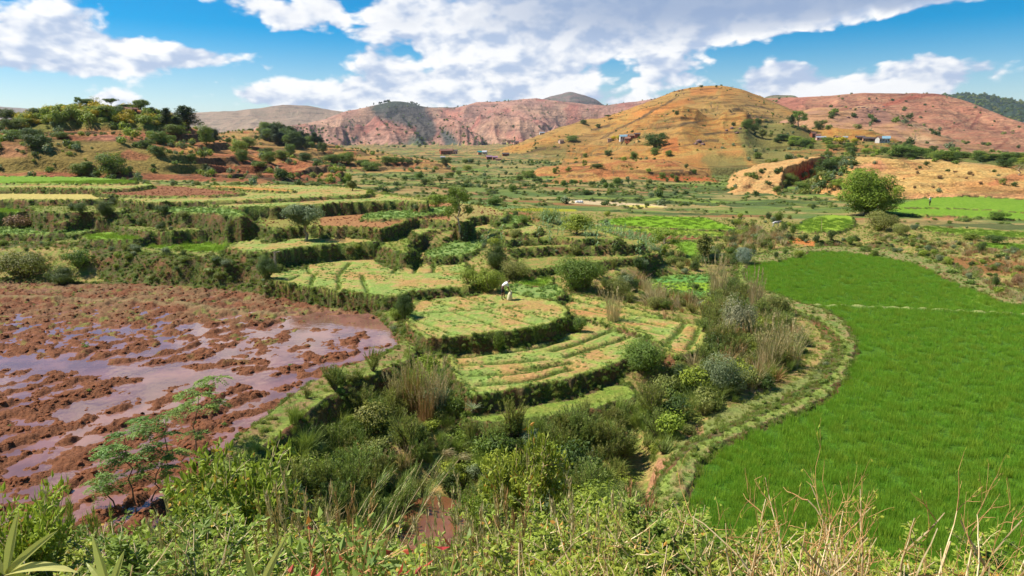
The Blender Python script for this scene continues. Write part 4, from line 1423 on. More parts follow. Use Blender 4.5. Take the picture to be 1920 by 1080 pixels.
def limb(bag, rng, a, b, r0, r1, mat=0, wob=.06, n=6, sides=5):
    a, b = np.array(a, float), np.array(b, float)
    L = np.linalg.norm(b - a)
    t = np.linspace(0, 1, n)[:, None]
    P = a + (b - a) * t
    w = rng.normal(size=(n, 3)) * wob * L
    w[0] = 0
    w[-1] = 0
    P = P + w * np.sin(t * math.pi)
    bag.tube(P, np.linspace(r0, r1, n), sides, .5, mat)
    return P


def kit_tree(name, seed, n, leaf, lm, shape='round', bark=None, link=False):
    """unit tree, 1 high and about as wide as the shape says: (trunk object, crown object)"""
    rng = np.random.default_rng(seed)
    bark = bark or M_BARK
    tb, cb = Bag(), Bag()
    if shape == 'round':
        limb(tb, rng, (0, 0, 0), (.02, .01, .42), .035, .024)
        for i in range(7):
            a = i * .9 + rng.random()
            limb(tb, rng, (.015, 0, .2 + .03 * i), (math.cos(a) * .3, math.sin(a) * .3, .45 + rng.random() * .3), .018, .005)
        crown_leaves(cb, rng, .5, .5, .48, .52, n, leaf, 56, .30, hollow=.35)
    elif shape == 'low':            # heavy crown that hangs almost to the ground
        limb(tb, rng, (0, 0, 0), (.02, .01, .5), .04, .028)
        for i in range(7):
            a = i * .9 + rng.random()
            limb(tb, rng, (.015, 0, .15 + .04 * i), (math.cos(a) * .3, math.sin(a) * .3, .4 + rng.random() * .3), .018, .005)
        crown_leaves(cb, rng, .46, .46, .44, .58, int(n * .65), leaf, 60, .26, hollow=.4)
        crown_leaves(cb, rng, .48, .48, .30, .29, int(n * .35), leaf, 34, .30, hollow=.4)
    elif shape == 'high':           # clear stem, rounded head
        limb(tb, rng, (0, 0, 0), (.03, .0, .6), .034, .02)
        for i in range(6):
            a = i * 1.05 + rng.random()
            limb(tb, rng, (.02, 0, .35 + .02 * i), (math.cos(a) * .26, math.sin(a) * .26, .62 + rng.random() * .22), .016, .004)
        crown_leaves(cb, rng, .42, .42, .34, .66, n, leaf, 30, .33)
    elif shape == 'sparse':         # few separate leaf clouds on long limbs
        limb(tb, rng, (0, 0, 0), (.0, .0, .7), .03, .014, n=8)
        for i in range(9):
            a = i * 2.4 + rng.random()
            z0 = .28 + .06 * i
            e = np.array([math.cos(a) * (.30 - .015 * i), math.sin(a) * (.30 - .015 * i), min(.93, z0 + .12 + rng.random() * .12)])
            limb(tb, rng, (0, 0, z0), e, .012, .004)
            m = n // 9
            d = unit(m, rng)
            rr = .12 + .05 * rng.random()
            P = e + d * rr * rng.random((m, 1)) ** .4 * np.array([1, 1, .8])
            cb.leaves(P, unit(m, rng), d + np.array([0, 0, .5]), leaf, leaf * .5, np.clip(rng.random(m) * .8 + .1, 0, 1))
    elif shape == 'column':
        limb(tb, rng, (0, 0, 0), (.0, .0, .85), .022, .006, n=8)
        crown_leaves(cb, rng, .2, .2, .48, .53, n, leaf, 34, .30, hollow=.2)
    elif shape == 'pine':
        limb(tb, rng, (0, 0, 0), (.0, .0, .97), .02, .005, n=8, wob=.01)
        for i in range(26):
            z = .24 + .72 * i / 26
            a = i * 2.399
            L = .26 * (1 - (z - .2) * .95) * (.7 + .5 * rng.random())
            e = np.array([math.cos(a) * L, math.sin(a) * L, z + .03])
            limb(tb, rng, (0, 0, z), e, .006, .002, n=3, sides=4)
            m = n // 26
            t = rng.random((m, 1))
            P = np.array([0, 0, z]) * (1 - t) + e * t + unit(m, rng) * .05
            cb.leaves(P, unit(m, rng) + np.array([0, 0, .5]), unit(m, rng), leaf, leaf * .25, rng.random(m))
    elif shape == 'umbrella':
        limb(tb, rng, (0, 0, 0), (.03, .02, .6), .02, .012, n=6)
        for i in range(8):
            a = i * .8
            limb(tb, rng, (.03, .02, .45 + .015 * i), (math.cos(a) * .32, math.sin(a) * .32, .72 + rng.random() * .12), .01, .003)
        crown_leaves(cb, rng, .46, .46, .2, .78, n, leaf, 30, .3, hollow=.3)
    t = tb.make('trunk', [bark])
    c = cb.make('crown', [lm])
    q = np.concatenate(cb.V)
    c['span'] = float(np.percentile(q[:, 0], 98) - np.percentile(q[:, 0], 2))
    return t, c


def kit_bush(name, seed, n, leaf, lm, h=.8, clumps=22, cr=.4, hollow=.3, stem=True):
    """unit bush: radius 1, height about 2*h"""
    rng = np.random.default_rng(seed)
    b = Bag()
    crown_leaves(b, rng, 1, 1, h, h * .95, n, leaf, clumps, cr, 0, hollow=hollow)
    if stem:
        for i in range(7):
            a = i * .9 + rng.random()
            limb(b, rng, (0, 0, -.05), (math.cos(a) * .6, math.sin(a) * .6, h * (1.0 + .5 * rng.random())), .035, .01, 1, n=4, sides=4)
    return b.make(name, [lm, M_BARK])


def kit_tuft(name, seed, n, lm, h=1.0, spread=.45, w=.02, base=.15, bend=.15, heads=0, headmat=None):
    rng = np.random.default_rng(seed)
    b = Bag()
    a = rng.random(n) * 2 * math.pi
    r = rng.random(n) ** .5 * base
    B = np.stack([np.cos(a) * r, np.sin(a) * r, np.zeros(n) - .03], 1)
    hh = h * (.55 + .45 * rng.random(n))
    a2 = a + rng.normal(size=n) * .7
    s = spread * rng.random(n) * hh
    T = B + np.stack([np.cos(a2) * s, np.sin(a2) * s, hh], 1)
    bd = np.stack([np.cos(a2) * s * bend, np.sin(a2) * s * bend, -hh * bend * .4 * rng.random(n)], 1)
    b.blades(B, T, bd, w, np.clip(rng.random(n) * .8 + .1, 0, 1))
    mats = [lm]
    if heads:
        mats.append(headmat)
        for i in range(heads):
            k = i % n
            d = (T[k] - B[k]) / np.linalg.norm(T[k] - B[k])
            m = 26
            t = rng.random((m, 1))
            P = T[k] + d * (t - .7) * .22 * h
            b.leaves(P, d + unit(m, rng) * .45, unit(m, rng), .07 * h, .012 * h, rng.random(m), 1)
    return b.make(name, mats)


def kit_broom(name, seed, lm, stems=26, n=2200):
    """feathery shrub of upright switches, radius about .7, height 1.3"""
    rng = np.random.default_rng(seed)
    b = Bag()
    for i in range(stems):
        a = rng.random() * 6.28
        s = rng.random() ** .6 * .62
        tip = np.array([math.cos(a) * s, math.sin(a) * s, 1.35 - s * .75 * rng.random() - .3 * rng.random()])
        P = limb(b, rng, (0, 0, 0), tip, .02, .004, 1, .04, 5, 4)
        m = n // stems
        t = .25 + .75 * rng.random(m)
        k = np.clip((t * 4).astype(int), 0, 3)
        f = (t * 4 - k)[:, None]
        Q_ = P[k] * (1 - f) + P[k + 1] * f
        ax = (tip / np.linalg.norm(tip))
        D_ = ax + unit(m, rng) * .75
        D_ /= np.linalg.norm(D_, axis=1, keepdims=True)
        b.leaves(Q_, D_, unit(m, rng), .17 * (1.2 - t * .5), .018, rng.random(m), 0)
    return b.make(name, [lm, M_BARK])


def kit_corn(name, seed, lm):
    rng = np.random.default_rng(seed)
    b = Bag()
    b.tube([(0, 0, 0), (.01, 0, .5), (.0, .01, 1.0)], [.014, .012, .006], 5, .5)
    for i in range(9):
        a = i * 2.6 + rng.random() * .5
        z = .15 + .085 * i
        L = .42 * (.8 + .4 * rng.random())
        c = np.array([math.cos(a), math.sin(a), 0])
        pts = [np.array([0, 0, z]), np.array([0, 0, z + .16]) + c * L * .4, np.array([0, 0, z + .15]) + c * L * .75, np.array([0, 0, z - .02]) + c * L]
        S = np.array([-c[1], c[0], 0])
        V = []
        for q, wd in zip(pts, (.02, .045, .035, .002)):
            V += [q - S * wd, q + S * wd]
        b.add(V, [(0, 1, 3, 2), (2, 3, 5, 4), (4, 5, 7, 6)], .3 + .5 * rng.random())
    m = 14
    b.leaves(np.tile((0, 0, 1.0), (m, 1)), unit(m, rng) * .5 + np.array([0, 0, 1.0]), unit(m, rng), .14, .012, .9, 0)
    return b.make(name, [lm])


def kit_clod(name, seed, mat):
    rng = np.random.default_rng(seed)
    bm_v = [(0, 0, 1.0)]
    rings = [(.8, .55), (1.0, 0.0)]
    for rr_, z in rings:
        for i in range(7):
            a = i / 7 * 2 * math.pi + (.4 if z else 0)
            q = rr_ * (.7 + .5 * rng.random())
            bm_v.append((math.cos(a) * q, math.sin(a) * q, z * (.7 + .6 * rng.random()) - (.25 if not z else 0)))
    F3 = [(0, 1 + i, 1 + (i + 1) % 7) for i in range(7)]
    F4 = [(1 + i, 8 + i, 8 + (i + 1) % 7, 1 + (i + 1) % 7) for i in range(7)]
    b = Bag()
    b.add(np.array(bm_v) * np.array([1, 1, .6]), F4, .5)
    b.F3.append(np.array(F3))
    b.M3.append(np.zeros(7, int))
    return b.make(name, [mat])


def gn_scatter(name, P, rot, sc, idx, kits, label):
    """one object: a cloud of points that carries the kits as geometry"""
    me = bpy.data.meshes.new(name)
    n = len(P)
    me.vertices.add(n)
    me.vertices.foreach_set('co', np.asarray(P, np.float32).ravel())
    a = me.attributes.new('rot', 'FLOAT_VECTOR', 'POINT')
    a.data.foreach_set('vector', np.asarray(rot, np.float32).ravel())
    a = me.attributes.new('scl', 'FLOAT_VECTOR', 'POINT')
    a.data.foreach_set('vector', np.asarray(sc, np.float32).ravel())
    a = me.attributes.new('pick', 'INT', 'POINT')
    a.data.foreach_set('value', np.asarray(idx, np.int32))
    o = bpy.data.objects.new(name, me)
    COL.objects.link(o)
    for k in kits:
        for m in k.data.materials:
            if m and m.name not in [x.name for x in me.materials]:
                me.materials.append(m)
    t = bpy.data.node_groups.new(name + '_spread', 'GeometryNodeTree')
    t.interface.new_socket('Geometry', in_out='INPUT', socket_type='NodeSocketGeometry')
    t.interface.new_socket('Geometry', in_out='OUTPUT', socket_type='NodeSocketGeometry')
    gi, go = t.nodes.new('NodeGroupInput'), t.nodes.new('NodeGroupOutput')
    jn = t.nodes.new('GeometryNodeJoinGeometry')
    for k in reversed(kits):
        oi = t.nodes.new('GeometryNodeObjectInfo')
        oi.inputs['Object'].default_value = k
        g2 = t.nodes.new('GeometryNodeGeometryToInstance')
        t.links.new(oi.outputs['Geometry'], g2.inputs[0])
        t.links.new(g2.outputs[0], jn.inputs[0])
    ip = t.nodes.new('GeometryNodeInstanceOnPoints')
    ip.inputs['Pick Instance'].default_value = True
    t.links.new(gi.outputs[0], ip.inputs['Points'])
    t.links.new(jn.outputs[0], ip.inputs['Instance'])
    for nm, dt, sk in (('pick', 'INT', 'Instance Index'), ('rot', 'FLOAT_VECTOR', 'Rotation'), ('scl', 'FLOAT_VECTOR', 'Scale')):
        na = t.nodes.new('GeometryNodeInputNamedAttribute')
        na.data_type = dt
        na.inputs['Name'].default_value = nm
        src = na.outputs['Attribute']
        if sk == 'Rotation':
            er = t.nodes.new('FunctionNodeEulerToRotation')
            t.links.new(src, er.inputs[0])
            src = er.outputs[0]
        t.links.new(src, ip.inputs[sk])
    t.links.new(ip.outputs[0], go.inputs[0])
    md = o.modifiers.new('spread', 'NODES')
    md.node_group = t
    return tag(o, label, kind='stuff')


# area of each quad of the grid, seen from above
dR = np.gradient(RR)[:, None]
dA = np.zeros(NA)
dA[:NC] = np.gradient(AZ_C)
AREA = dR * RR[:, None] * dA[None, :]
AREA = AREA / np.clip(NRM[..., 2], .22, 1)
VISX = (PX > -120) & (PX < 2040) & (GY > 1)


def sow(dens, seed, cap=60000):
    """random ground points with a density per square metre given on the grid"""
    rng = np.random.default_rng(seed)
    lam = np.clip(dens, 0, None) * AREA * VISX
    tot = lam.sum()
    if tot > cap:
        lam = lam * cap / tot
        tot = cap
    k = rng.poisson(lam.ravel())
    ii = np.repeat(np.arange(lam.size), k)
    i, j = ii // NA, ii % NA
    rr = RR[i] + (rng.random(len(i)) - .5) * dR[i, 0]
    aa = AZ_C[np.minimum(j, NC - 1)] + (rng.random(len(i)) - .5) * dA[j]
    x, y = rr * np.sin(aa), rr * np.cos(aa)
    return x, y, ground_z(x, y), rng, (i, j)


def spread(name, dens, seed, kits, smin, smax, label, cap=60000, tilt=.12, hs=(.8, 1.25), sink=0.0, gz_off=None, power=1.6):
    x, y, z, rng, ij = sow(dens, seed, cap)
    n = len(x)
    if n == 0:
        return
    s = smin + (smax - smin) * rng.random(n) ** power
    rot = np.stack([rng.normal(size=n) * tilt, rng.normal(size=n) * tilt, rng.random(n) * 6.283], 1)
    sc = np.stack([s, s * (.85 + .3 * rng.random(n)), s * (hs[0] + (hs[1] - hs[0]) * rng.random(n))], 1)
    P = np.stack([x, y, z - sink * s], 1)
    gn_scatter(name, P, rot, sc, rng.integers(0, len(kits), n), kits, label)
    return n


# kits shared by the ground cover
K_GRASS = [kit_tuft('grass_tuft', 1, 70, LM['grass'], .9, .9, .028, .4, .2), kit_tuft('grass_tuft', 2, 60, LM['grass'], 1.0, .7, .03, .35, .2), kit_tuft('grass_tuft', 3, 60, LM['olive'], .9, .9, .03, .4, .2)]
K_DRY = [kit_tuft('dry_tuft', 4, 80, LM['dry'], 1.0, .8, .02, .25, .25), kit_tuft('dry_tuft', 5, 60, LM['reddry'], 1.0, .6, .02, .2, .2)]
K_BROWN = [kit_tuft('brown_weed', 6, 60, LM['brown'], .8, 1.0, .04, .4, .2)]
K_BUSH = [kit_bush('leafy_shrub', 11, 1300, .16, LM['mid'], .75), kit_bush('leafy_shrub', 12, 1300, .15, LM['dark'], .8), kit_bush('leafy_shrub', 13, 1100, .15, LM['olive'], .7), kit_bush('leafy_shrub', 14, 1100, .15, LM['grey'], .75), kit_bush('leafy_shrub', 15, 1100, .17, LM['yellow'], .7)]
K_LOW = [kit_bush('low_herb', 16, 260, .30, LM['mid'], .4, 12, .5, stem=False), kit_bush('low_herb', 17, 260, .28, LM['olive'], .4, 12, .5, stem=False), kit_bush('low_herb', 18, 260, .28, LM['broom'], .45, 12, .5, stem=False)]
K_BROOM = [kit_broom('feathery_shrub', 21, LM['broom']), kit_broom('feathery_shrub', 22, LM['broom'], 20, 1600), kit_broom('feathery_shrub', 23, LM['olive'], 22, 1700)]
K_REED = [kit_tuft('reed_clump', 24, 60, LM['dry'], 1.0, .55, .012, .12, .2, 14, LM['dry']), kit_tuft('reed_clump', 25, 60, LM['reddry'], 1.0, .4, .012, .12, .2, 10, LM['reddry'])]
K_LONG = [kit_tuft('long_grass', 26, 120, LM['grass'], 1.0, .8, .014, .2, .35), kit_tuft('long_grass', 27, 110, LM['broom'], 1.0, .9, .014, .25, .35)]
K_RICE = [kit_tuft('rice_patch', 31, 90, LM['rice'], .9, .35, .030, .75, .1), kit_tuft('rice_patch', 32, 90, LM['rice'], 1.0, .35, .030, .8, .1)]
K_RICE = K_RICE + [kit_tuft('rice_patch', 39, 90, leaf_mat('yellower_rice_blades', (.18, .34, .02), (.38, .55, .05), trans=.45, rnd=.2), .95, .35, .030, .8, .1)]
K_YRICE = [kit_tuft('young_rice_patch', 33, 70, LM['ricey'], .6, .4, .04, .8, .1)]
K_VEG = [kit_bush('vegetable_plant', 34, 60, .5, LM['veg'], .35, 6, .6, stem=False)]
K_SEED = [kit_bush('seedling', 35, 40, .55, LM['veg'], .22, 8, .7, stem=False), kit_bush('seedling', 36, 40, .5, LM['grass'], .22, 8, .7, stem=False)]
K_CORN = [kit_corn('corn_plant', 37, LM['corn']), kit_corn('corn_plant', 38, LM['corn'])]
M_CLOD = plain_mat('mud_clod', (.25, .090, .036), (.15, .052, .024), 3, .9, .12, .02)
K_CLOD = [kit_clod('clod', 41, M_CLOD), kit_clod('clod', 42, M_CLOD), kit_clod('clod', 43, M_CLOD)]
K_FARB = [kit_bush('far_shrub', 58, 190, .38, LM['dark'], .85, 12, .45, stem=False), kit_bush('far_shrub', 51, 190, .40, LM['mid'], .8, 12, .45, stem=False), kit_bush('far_shrub', 52, 190, .38, LM['dark'], .85, 12, .45, stem=False), kit_bush('far_shrub', 53, 170, .38, LM['olive'], .7, 10, .45, stem=False), kit_bush('far_shrub', 54, 170, .38, LM['grey'], .75, 10, .45, stem=False)]
K_FARY = [kit_bush('far_shrub', 57, 190, .38, LM['yellow'], .8, 12, .45, stem=False)]
K_GOLD = [kit_bush('golden_shrub', 55, 420, .26, LM['gold'], .8, 16, .4), kit_bush('golden_shrub', 56, 420, .26, LM['yellow'], .8, 16, .4)]


def inpoly(pts, soft=20):
    d = sdf(PX, PY, pts)
    return sm(d, -soft, soft)


BASE = (KIND == 0) & np.isin(FID, [-1, -2] + dyk)
N_A = fbm(GX / 2.4, GY / 2.4, 4, 201)
N_B = fbm(GX / 5, GY / 5, 3, 202)
N_C = fbm(GX / 14, GY / 14, 3, 203)
dyke_path = (FID == fidx('field_dyke')[0]) | (FID == fidx('mud_dyke')[0])
POOLD = sdf(GX, GY, wl(POOL, 14.45))
STRD = line_d(GX, GY, wl(STREAM, 14.2))
OPEN = (POOLD < -.05) & (STRD > .55)
GULLY = inpoly([(330, 1000), (450, 880), (585, 750), (690, 705), (800, 670), (850, 750), (960, 800), (1080, 790), (1200, 750), (1300, 660), (1335, 570), (1380, 535), (1460, 580), (1500, 640), (1480, 700), (1390, 745), (1290, 805), (1205, 880), (1170, 960), (1150, 1120), (250, 1120)], 12) * np.isin(FID, [-1, fidx('mud_dyke')[0]]) * (MUDREL == 0) * OPEN
MIDBRUSH = inpoly([(1150, 560), (1100, 540), (1130, 490), (1240, 480), (1330, 480), (1380, 420), (1480, 440), (1480, 480), (1390, 500), (1350, 530), (1340, 600), (1250, 590)], 12) * (FID == -1)
LBANK = inpoly([(-200, 450), (490, 470), (520, 500), (560, 545), (480, 545), (300, 535), (-200, 532)], 8) * BASE
RBANK = inpoly([(1520, 470), (1640, 440), (1925, 470), (2050, 480), (2050, 575), (1880, 560), (1740, 500), (1620, 470)], 8) * BASE

spread('rice_plants', is_field('big_rice_field') * (BUND < .3) * np.where(RAD < 30, 11.0, np.where(RAD < 45, 8.0, 6)), 301, K_RICE, .28, .42, 'dense bright green rice filling the large paddy on the right', 24000, .05)
spread('young_rice', is_field('paddy') * (RAD < 120) * 2.4 * (1 - .6 * (PX > 1080) * (PX < 1400)), 302, K_YRICE, .35, .5, 'short bright young rice standing in the small paddies', 14000, .05)
spread('seedlings', (is_field('terrace_plot') | is_field('valley_plot')) * (DARKLINE < .3) * np.where(RAD < 62, 7.0, 1.6) * sm(N_A, .34, .52) * np.where(RAD < 60, .25 + 1.5 * (np.sin((GX * .55 + GY * .83) * 2 * math.pi / .62) > .1), 1), 303, K_SEED, .07, .15, 'low green seedlings speckled over the terrace plots', 26000, .1)
spread('vegetables', (is_field('vegetable_plot') | (is_field('valley_plot'))) * 3.0, 304, K_VEG, .14, .28, 'pale green vegetables in rows on the small plots', 9000, .1)
spread('furrow_grass', sm(DARKLINE, .45, .8) * 12 * (RAD < 75), 305, K_GRASS, .10, .24, 'grass tufts growing along the furrows of the plots', 5000)
spread('bank_grass', ((BANK > 0) | (FID == -2)) * np.where(RAD < 70, 13.0, 7.0) * (RAD < 135), 306, K_GRASS + K_LOW[:1] + K_LOW[:1] + K_BROWN, .09, .27, 'grass and weeds hanging over the terrace banks', 34000, .3)
spread('lip_grass', (FSD > 0) * (FSD < .5) * (RAD > 20) * (RAD < 110) * ~is_field('mud_paddy') * ~is_field('big_rice_field') * 5.0, 307, K_GRASS, .09, .22, 'short grass along the terrace edges', 16000)
spread('meadow_grass', BASE * OPEN * (RAD > 15) * (RAD < 115) * np.where(dyke_path, 5.0, 6.5) * np.where(RAD < 60, 1, .45), 308, K_GRASS, .10, .28, 'rough grass covering the ground between the fields', 34000)
spread('grassy_banks_of_path', dyke_path * (BUND < .2) * 2.5 * sm(N_A, .44, .56), 309, K_LOW[:2] + K_GRASS, .10, .26, 'low weeds on the grassy dykes', 5000)
spread('gully_shrubs', GULLY * (1.2 * sm(N_B, .40, .58) + .2), 310, K_BUSH + K_BUSH[4:] + K_BUSH[2:3], .3, 1.05, 'tangled leafy shrubs filling the gully', 2300, .1, sink=.1)
spread('gully_brooms', GULLY * (1.7 * sm(1 - N_B, .40, .56) + .3), 311, K_BROOM + K_BROOM[2:], .4, 1.35, 'feathery grey-green shrubs in the gully', 3600, .15, sink=.05)
spread('gully_long_grass', GULLY * 4.0 * sm(N_A, .34, .52), 312, K_LONG, .5, 1.2, 'long leaning grass in the gully', 5000, .35)
spread('gully_dry_grass', (GULLY + .4 * MIDBRUSH) * 1.8 * sm(N_C, .38, .56) + GULLY * inpoly([(1330, 560), (1480, 560), (1520, 640), (1400, 700), (1350, 660)], 20) * 1.6, 313, K_DRY + K_REED, .5, 1.5, 'straw-coloured dry grass among the gully shrubs', 3200, .3)
spread('waterside_shrubs', MIDBRUSH * .55, 314, K_BUSH + K_BROOM, .3, .9, 'mixed shrubs and reeds along the watercourse', 1500, .1, sink=.1)
spread('bank_shrubs', (LBANK * .9 + RBANK * .8) * sm(N_A, .40, .55), 315, K_BUSH + K_LOW + K_BROOM[2:], .22, .62, 'low shrubs and weeds on the slope above the fields', 2600, .1, sink=.15)
spread('bank_dry_weeds', (LBANK * .8 + RBANK * 1.6) * sm(N_B, .45, .58), 316, K_DRY + K_BROWN, .25, .7, 'dry brown weeds on the slope above the fields', 2600, .2)
OTHER = BASE * (1 - np.clip(GULLY + MIDBRUSH + LBANK + RBANK, 0, 1)) * OPEN * ~dyke_path
spread('scattered_low_shrubs', OTHER * (RAD > 40) * (RAD < 120) * sm(N_B, .54, .66) * .22, 317, K_BUSH + K_BROWN, .2, .75, 'scattered low shrubs between the terraces', 2600, .1, sink=.12)
nv = fbm(GX / 20, GY / 11, 4, 205)
spread('valley_shrubs', VAL * (RAD < 480) * sm(nv, .52, .66) * .032, 318, K_FARB, .3, 1.25, 'shrubs lining the small paddies of the valley floor', 9000, .1, sink=.15)
spread('valley_grass_edges', VAL * (RAD < 260) * RISER * .8, 319, K_LOW, .25, .6, 'weeds on the low banks of the valley floor', 9000, .1)
nh = fbm(GX / 14, GY / 14, 4, 206)
def on(nm):
    return (KIND == KN[nm]) * (FID == -1)


spread('hill_shrubs', on('grove_hill') * (sm(nh, .47, .58) * .13 + .010) + on('pine_hill') * sm(nh, .50, .6) * .05 + on('village_slope') * sm(nh, .46, .58) * .06, 320, K_FARB + K_FARY * 2 + K_BROWN, .35, 1.45, 'shrubs scattered over the near hill and the village slope', 7000, .1, sink=.15)
spread('golden_bushes', on('grove_hill') * (inpoly([(10, 225), (80, 205), (200, 215), (140, 232), (60, 238)], 6) + inpoly([(250, 215), (340, 225), (345, 240), (270, 235)], 5) + 1.2 * inpoly([(60, 208), (250, 212), (320, 235), (130, 240), (40, 235)], 8)) * .13, 321, K_GOLD, .9, 2.2, 'yellow flowering bushes along the top of the near hill', 1500, .1, sink=.2)
spread('far_hill_shrubs', on('orange_hill') * (sm(nh, .56, .64) * .010 + .0006 + .02 * inpoly([(1370, 240), (1450, 215), (1560, 262), (1500, 300), (1440, 330), (1400, 300)], 14) + .018 * inpoly([(860, 320), (1000, 268), (1080, 272), (1060, 300), (960, 320)], 12)) + on('knoll') * sm(nh, .54, .62) * .02, 322, K_FARB + K_BROWN * 2, .4, 1.4, 'dark green shrubs dotting the terraced hill', 5200, .1, sink=.15)
spread('mound_shrubs', (on('near_mound') + on('west_mound')) * (.004 + .03 * sm(nh, .58, .66)) + .22 * (KIND > 0) * (RAD < 330) * inpoly([(1470, 350), (1500, 330), (1545, 300), (1600, 290), (1610, 330), (1580, 365), (1480, 362)], 8), 323, K_FARB, .35, 1.5, 'shrubs on the dry grassy hill and in its eroded gully', 1500, .1, sink=.15)
spread('mountain_scrub', (on('pink_mountain') * (.0006 + .006 * sm(-RAD, -1750, -1350) + .012 * sm(lapn, .8, 1.6)) + on('ridge_hill') * .0002 + on('boulder_hill') * .0006), 324, K_FARB, 1.6, 4.2, 'dark scrub in the folds of the mountains', 7000, .1, sink=.15)
spread('distant_wood', on('wooded_crest') * .02, 325, K_FARB, 5, 10, 'dark wood on the far crest', 2500, .1, sink=.2)
cn = fbm(GX / 1.1, GY / 1.1, 3, 207)
spread('mud_clods', is_field('mud_paddy') * (BUND < .3) * sm(MUDREL, -.03, .06) * np.where(RAD < 40, 16, 9) * sm(cn, .36, .52), 326, K_CLOD, .035, .14, 'wet red-brown clods of earth in the flooded field', 30000, .3, (.6, 1.2))
spread('plough_clods', is_field('ploughed_plot') * 1.6 * (RAD < 110), 327, K_CLOD, .06, .16, 'red-brown clods on the ploughed plots', 6000, .3)
spread('mud_weeds', is_field('mud_paddy') * sm(MUDREL, .0, .06) * .5 * sm(fbm(GX / 2, GY / 2, 3, 208), .52, .6), 328, K_SEED, .08, .2, 'tiny green weeds on the mud', 900)
CORNZ = inpoly([(1030, 395), (1110, 430), (1240, 450), (1250, 480), (1120, 500), (1060, 470), (960, 460), (900, 470), (850, 450), (960, 440), (1010, 425)], 4) * (is_field('corn_terrace') | BASE)
spread('corn_plants', CORNZ * (RAD < 110) * .35, 329, K_CORN, .8, 1.5, 'young corn growing in rows on the small terraces', 420, .08, (.9, 1.2), power=1.0)

# ------------------------------------------------------------------ single trees and shrubs
def empty(name, loc, rz=0.0, scale=(1, 1, 1)):
    o = bpy.data.objects.new(name, None)
    COL.objects.link(o)
    o.location = loc
    o.rotation_euler = (0, 0, rz)
    o.scale = scale
    o.empty_display_size = .2
    return o


def put_copy(src, parent):
    c = src.copy()
    COL.objects.link(c)
    c.parent = parent
    return c


def tree_at(px, py, hpx, wpx, kit, label, group=None, name='tree', cat='tree', D=None, sink=.03, natw=1.0, lean=0.0):
    if D is None:
        x, y, z, r = hit(px, py)
    else:
        x, y = at(px, py, D)
        z = float(ground_z(x, y)[0])
    dep = y * CP - (z - ZC) * SP
    h = hpx / F * dep
    w = wpx / F * dep
    natw = kit[-1]['span']
    e = empty(name, (x, y, z - sink * h), random.random() * 6.28, (w / natw, w / natw * (.9 + .2 * random.random()), h * (1 + sink)))
    e.rotation_euler = (lean, 0, e.rotation_euler[2])
    for k in kit:
        put_copy(k, e)
    return tag(e, label, cat, group)


def bush_at(px, py, hpx, wpx, kit, label, group=None, name='shrub', cat='shrub', D=None, sink=.06, kh=1.55):
    """kits are 2 wide and about kh high"""
    if D is None:
        x, y, z, r = hit(px, py)
    else:
        x, y = at(px, py, D)
        z = float(ground_z(x, y)[0])
    dep = y * CP - (z - ZC) * SP
    h = hpx / F * dep
    w = wpx / F * dep / 2
    o = kit.copy()
    o.name = name
    COL.objects.link(o)
    o.location = (x, y, z - sink * h)
    o.scale = (w, w * (.85 + .3 * random.random()), h / kh * (1 + sink))
    o.rotation_euler = (0, 0, random.random() * 6.28)
    return tag(o, label, cat, group)


random.seed(11)
T = {
    'mango': kit_tree('mango', 61, 20000, .030, leaf_mat('glossy_bright_leaves', (.085, .15, .015), (.30, .42, .035)), 'low'),
    'round_mid': kit_tree('round', 62, 3600, .055, LM['mid'], 'low'),
    'round_dark': kit_tree('round', 63, 3600, .055, LM['dark'], 'low'),
    'round_grey': kit_tree('round', 64, 7000, .038, LM['grey'], 'high', M_PALEBARK),
    'round_yellow': kit_tree('round', 65, 3200, .055, LM['yellow']),
    'high_mid': kit_tree('high', 66, 3000, .055, LM['mid'], 'high'),
    'sparse_mid': kit_tree('sparse', 67, 2700, .05, LM['mid'], 'sparse', M_PALEBARK),
    'sparse_yellow': kit_tree('sparse', 68, 1900, .055, LM['yellow'], 'sparse', M_PALEBARK),
    'column_mid': kit_tree('column', 69, 2200, .05, LM['olive'], 'column'),
    'euca': kit_tree('euca', 70, 2400, .05, LM['pine'], 'column'),
    'pine': kit_tree('pine', 71, 3000, .06, LM['pine'], 'pine'),
    'umbrella': kit_tree('umbrella', 72, 2600, .045, LM['dark'], 'umbrella'),
    'bare': kit_tree('bare', 73, 420, .04, LM['olive'], 'sparse', M_PALEBARK),
}
B = {
    'dense_dark': kit_bush('shrub', 81, 9000, .062, LM['dark'], .8, 34, .36),
    'dense_mid': kit_bush('shrub', 82, 9000, .062, LM['mid'], .8, 34, .36),
    'pale': kit_bush('shrub', 83, 8000, .06, leaf_mat('variegated_leaves', (.07, .09, .03), (.55, .52, .30)), .85, 34, .36),
    'grey': kit_bush('shrub', 84, 7000, .065, LM['grey'], .8, 30, .38),
    'silver': kit_bush('shrub', 85, 5200, .07, leaf_mat('silvery_leaves', (.12, .19, .12), (.36, .44, .33)), .8, 26, .38),
    'yellow': kit_bush('shrub', 86, 5200, .075, LM['yellow'], .8, 28, .38),
    'olive': kit_bush('shrub', 87, 5200, .07, LM['olive'], .75, 26, .4),
    'small_dark': kit_bush('shrub', 88, 1500, .13, LM['dark'], .8, 18, .4),
    'small_mid': kit_bush('shrub', 89, 1500, .13, LM['mid'], .8, 18, .4),
    'brown': kit_bush('shrub', 90, 1500, .12, LM['brown'], .7, 18, .45),
}

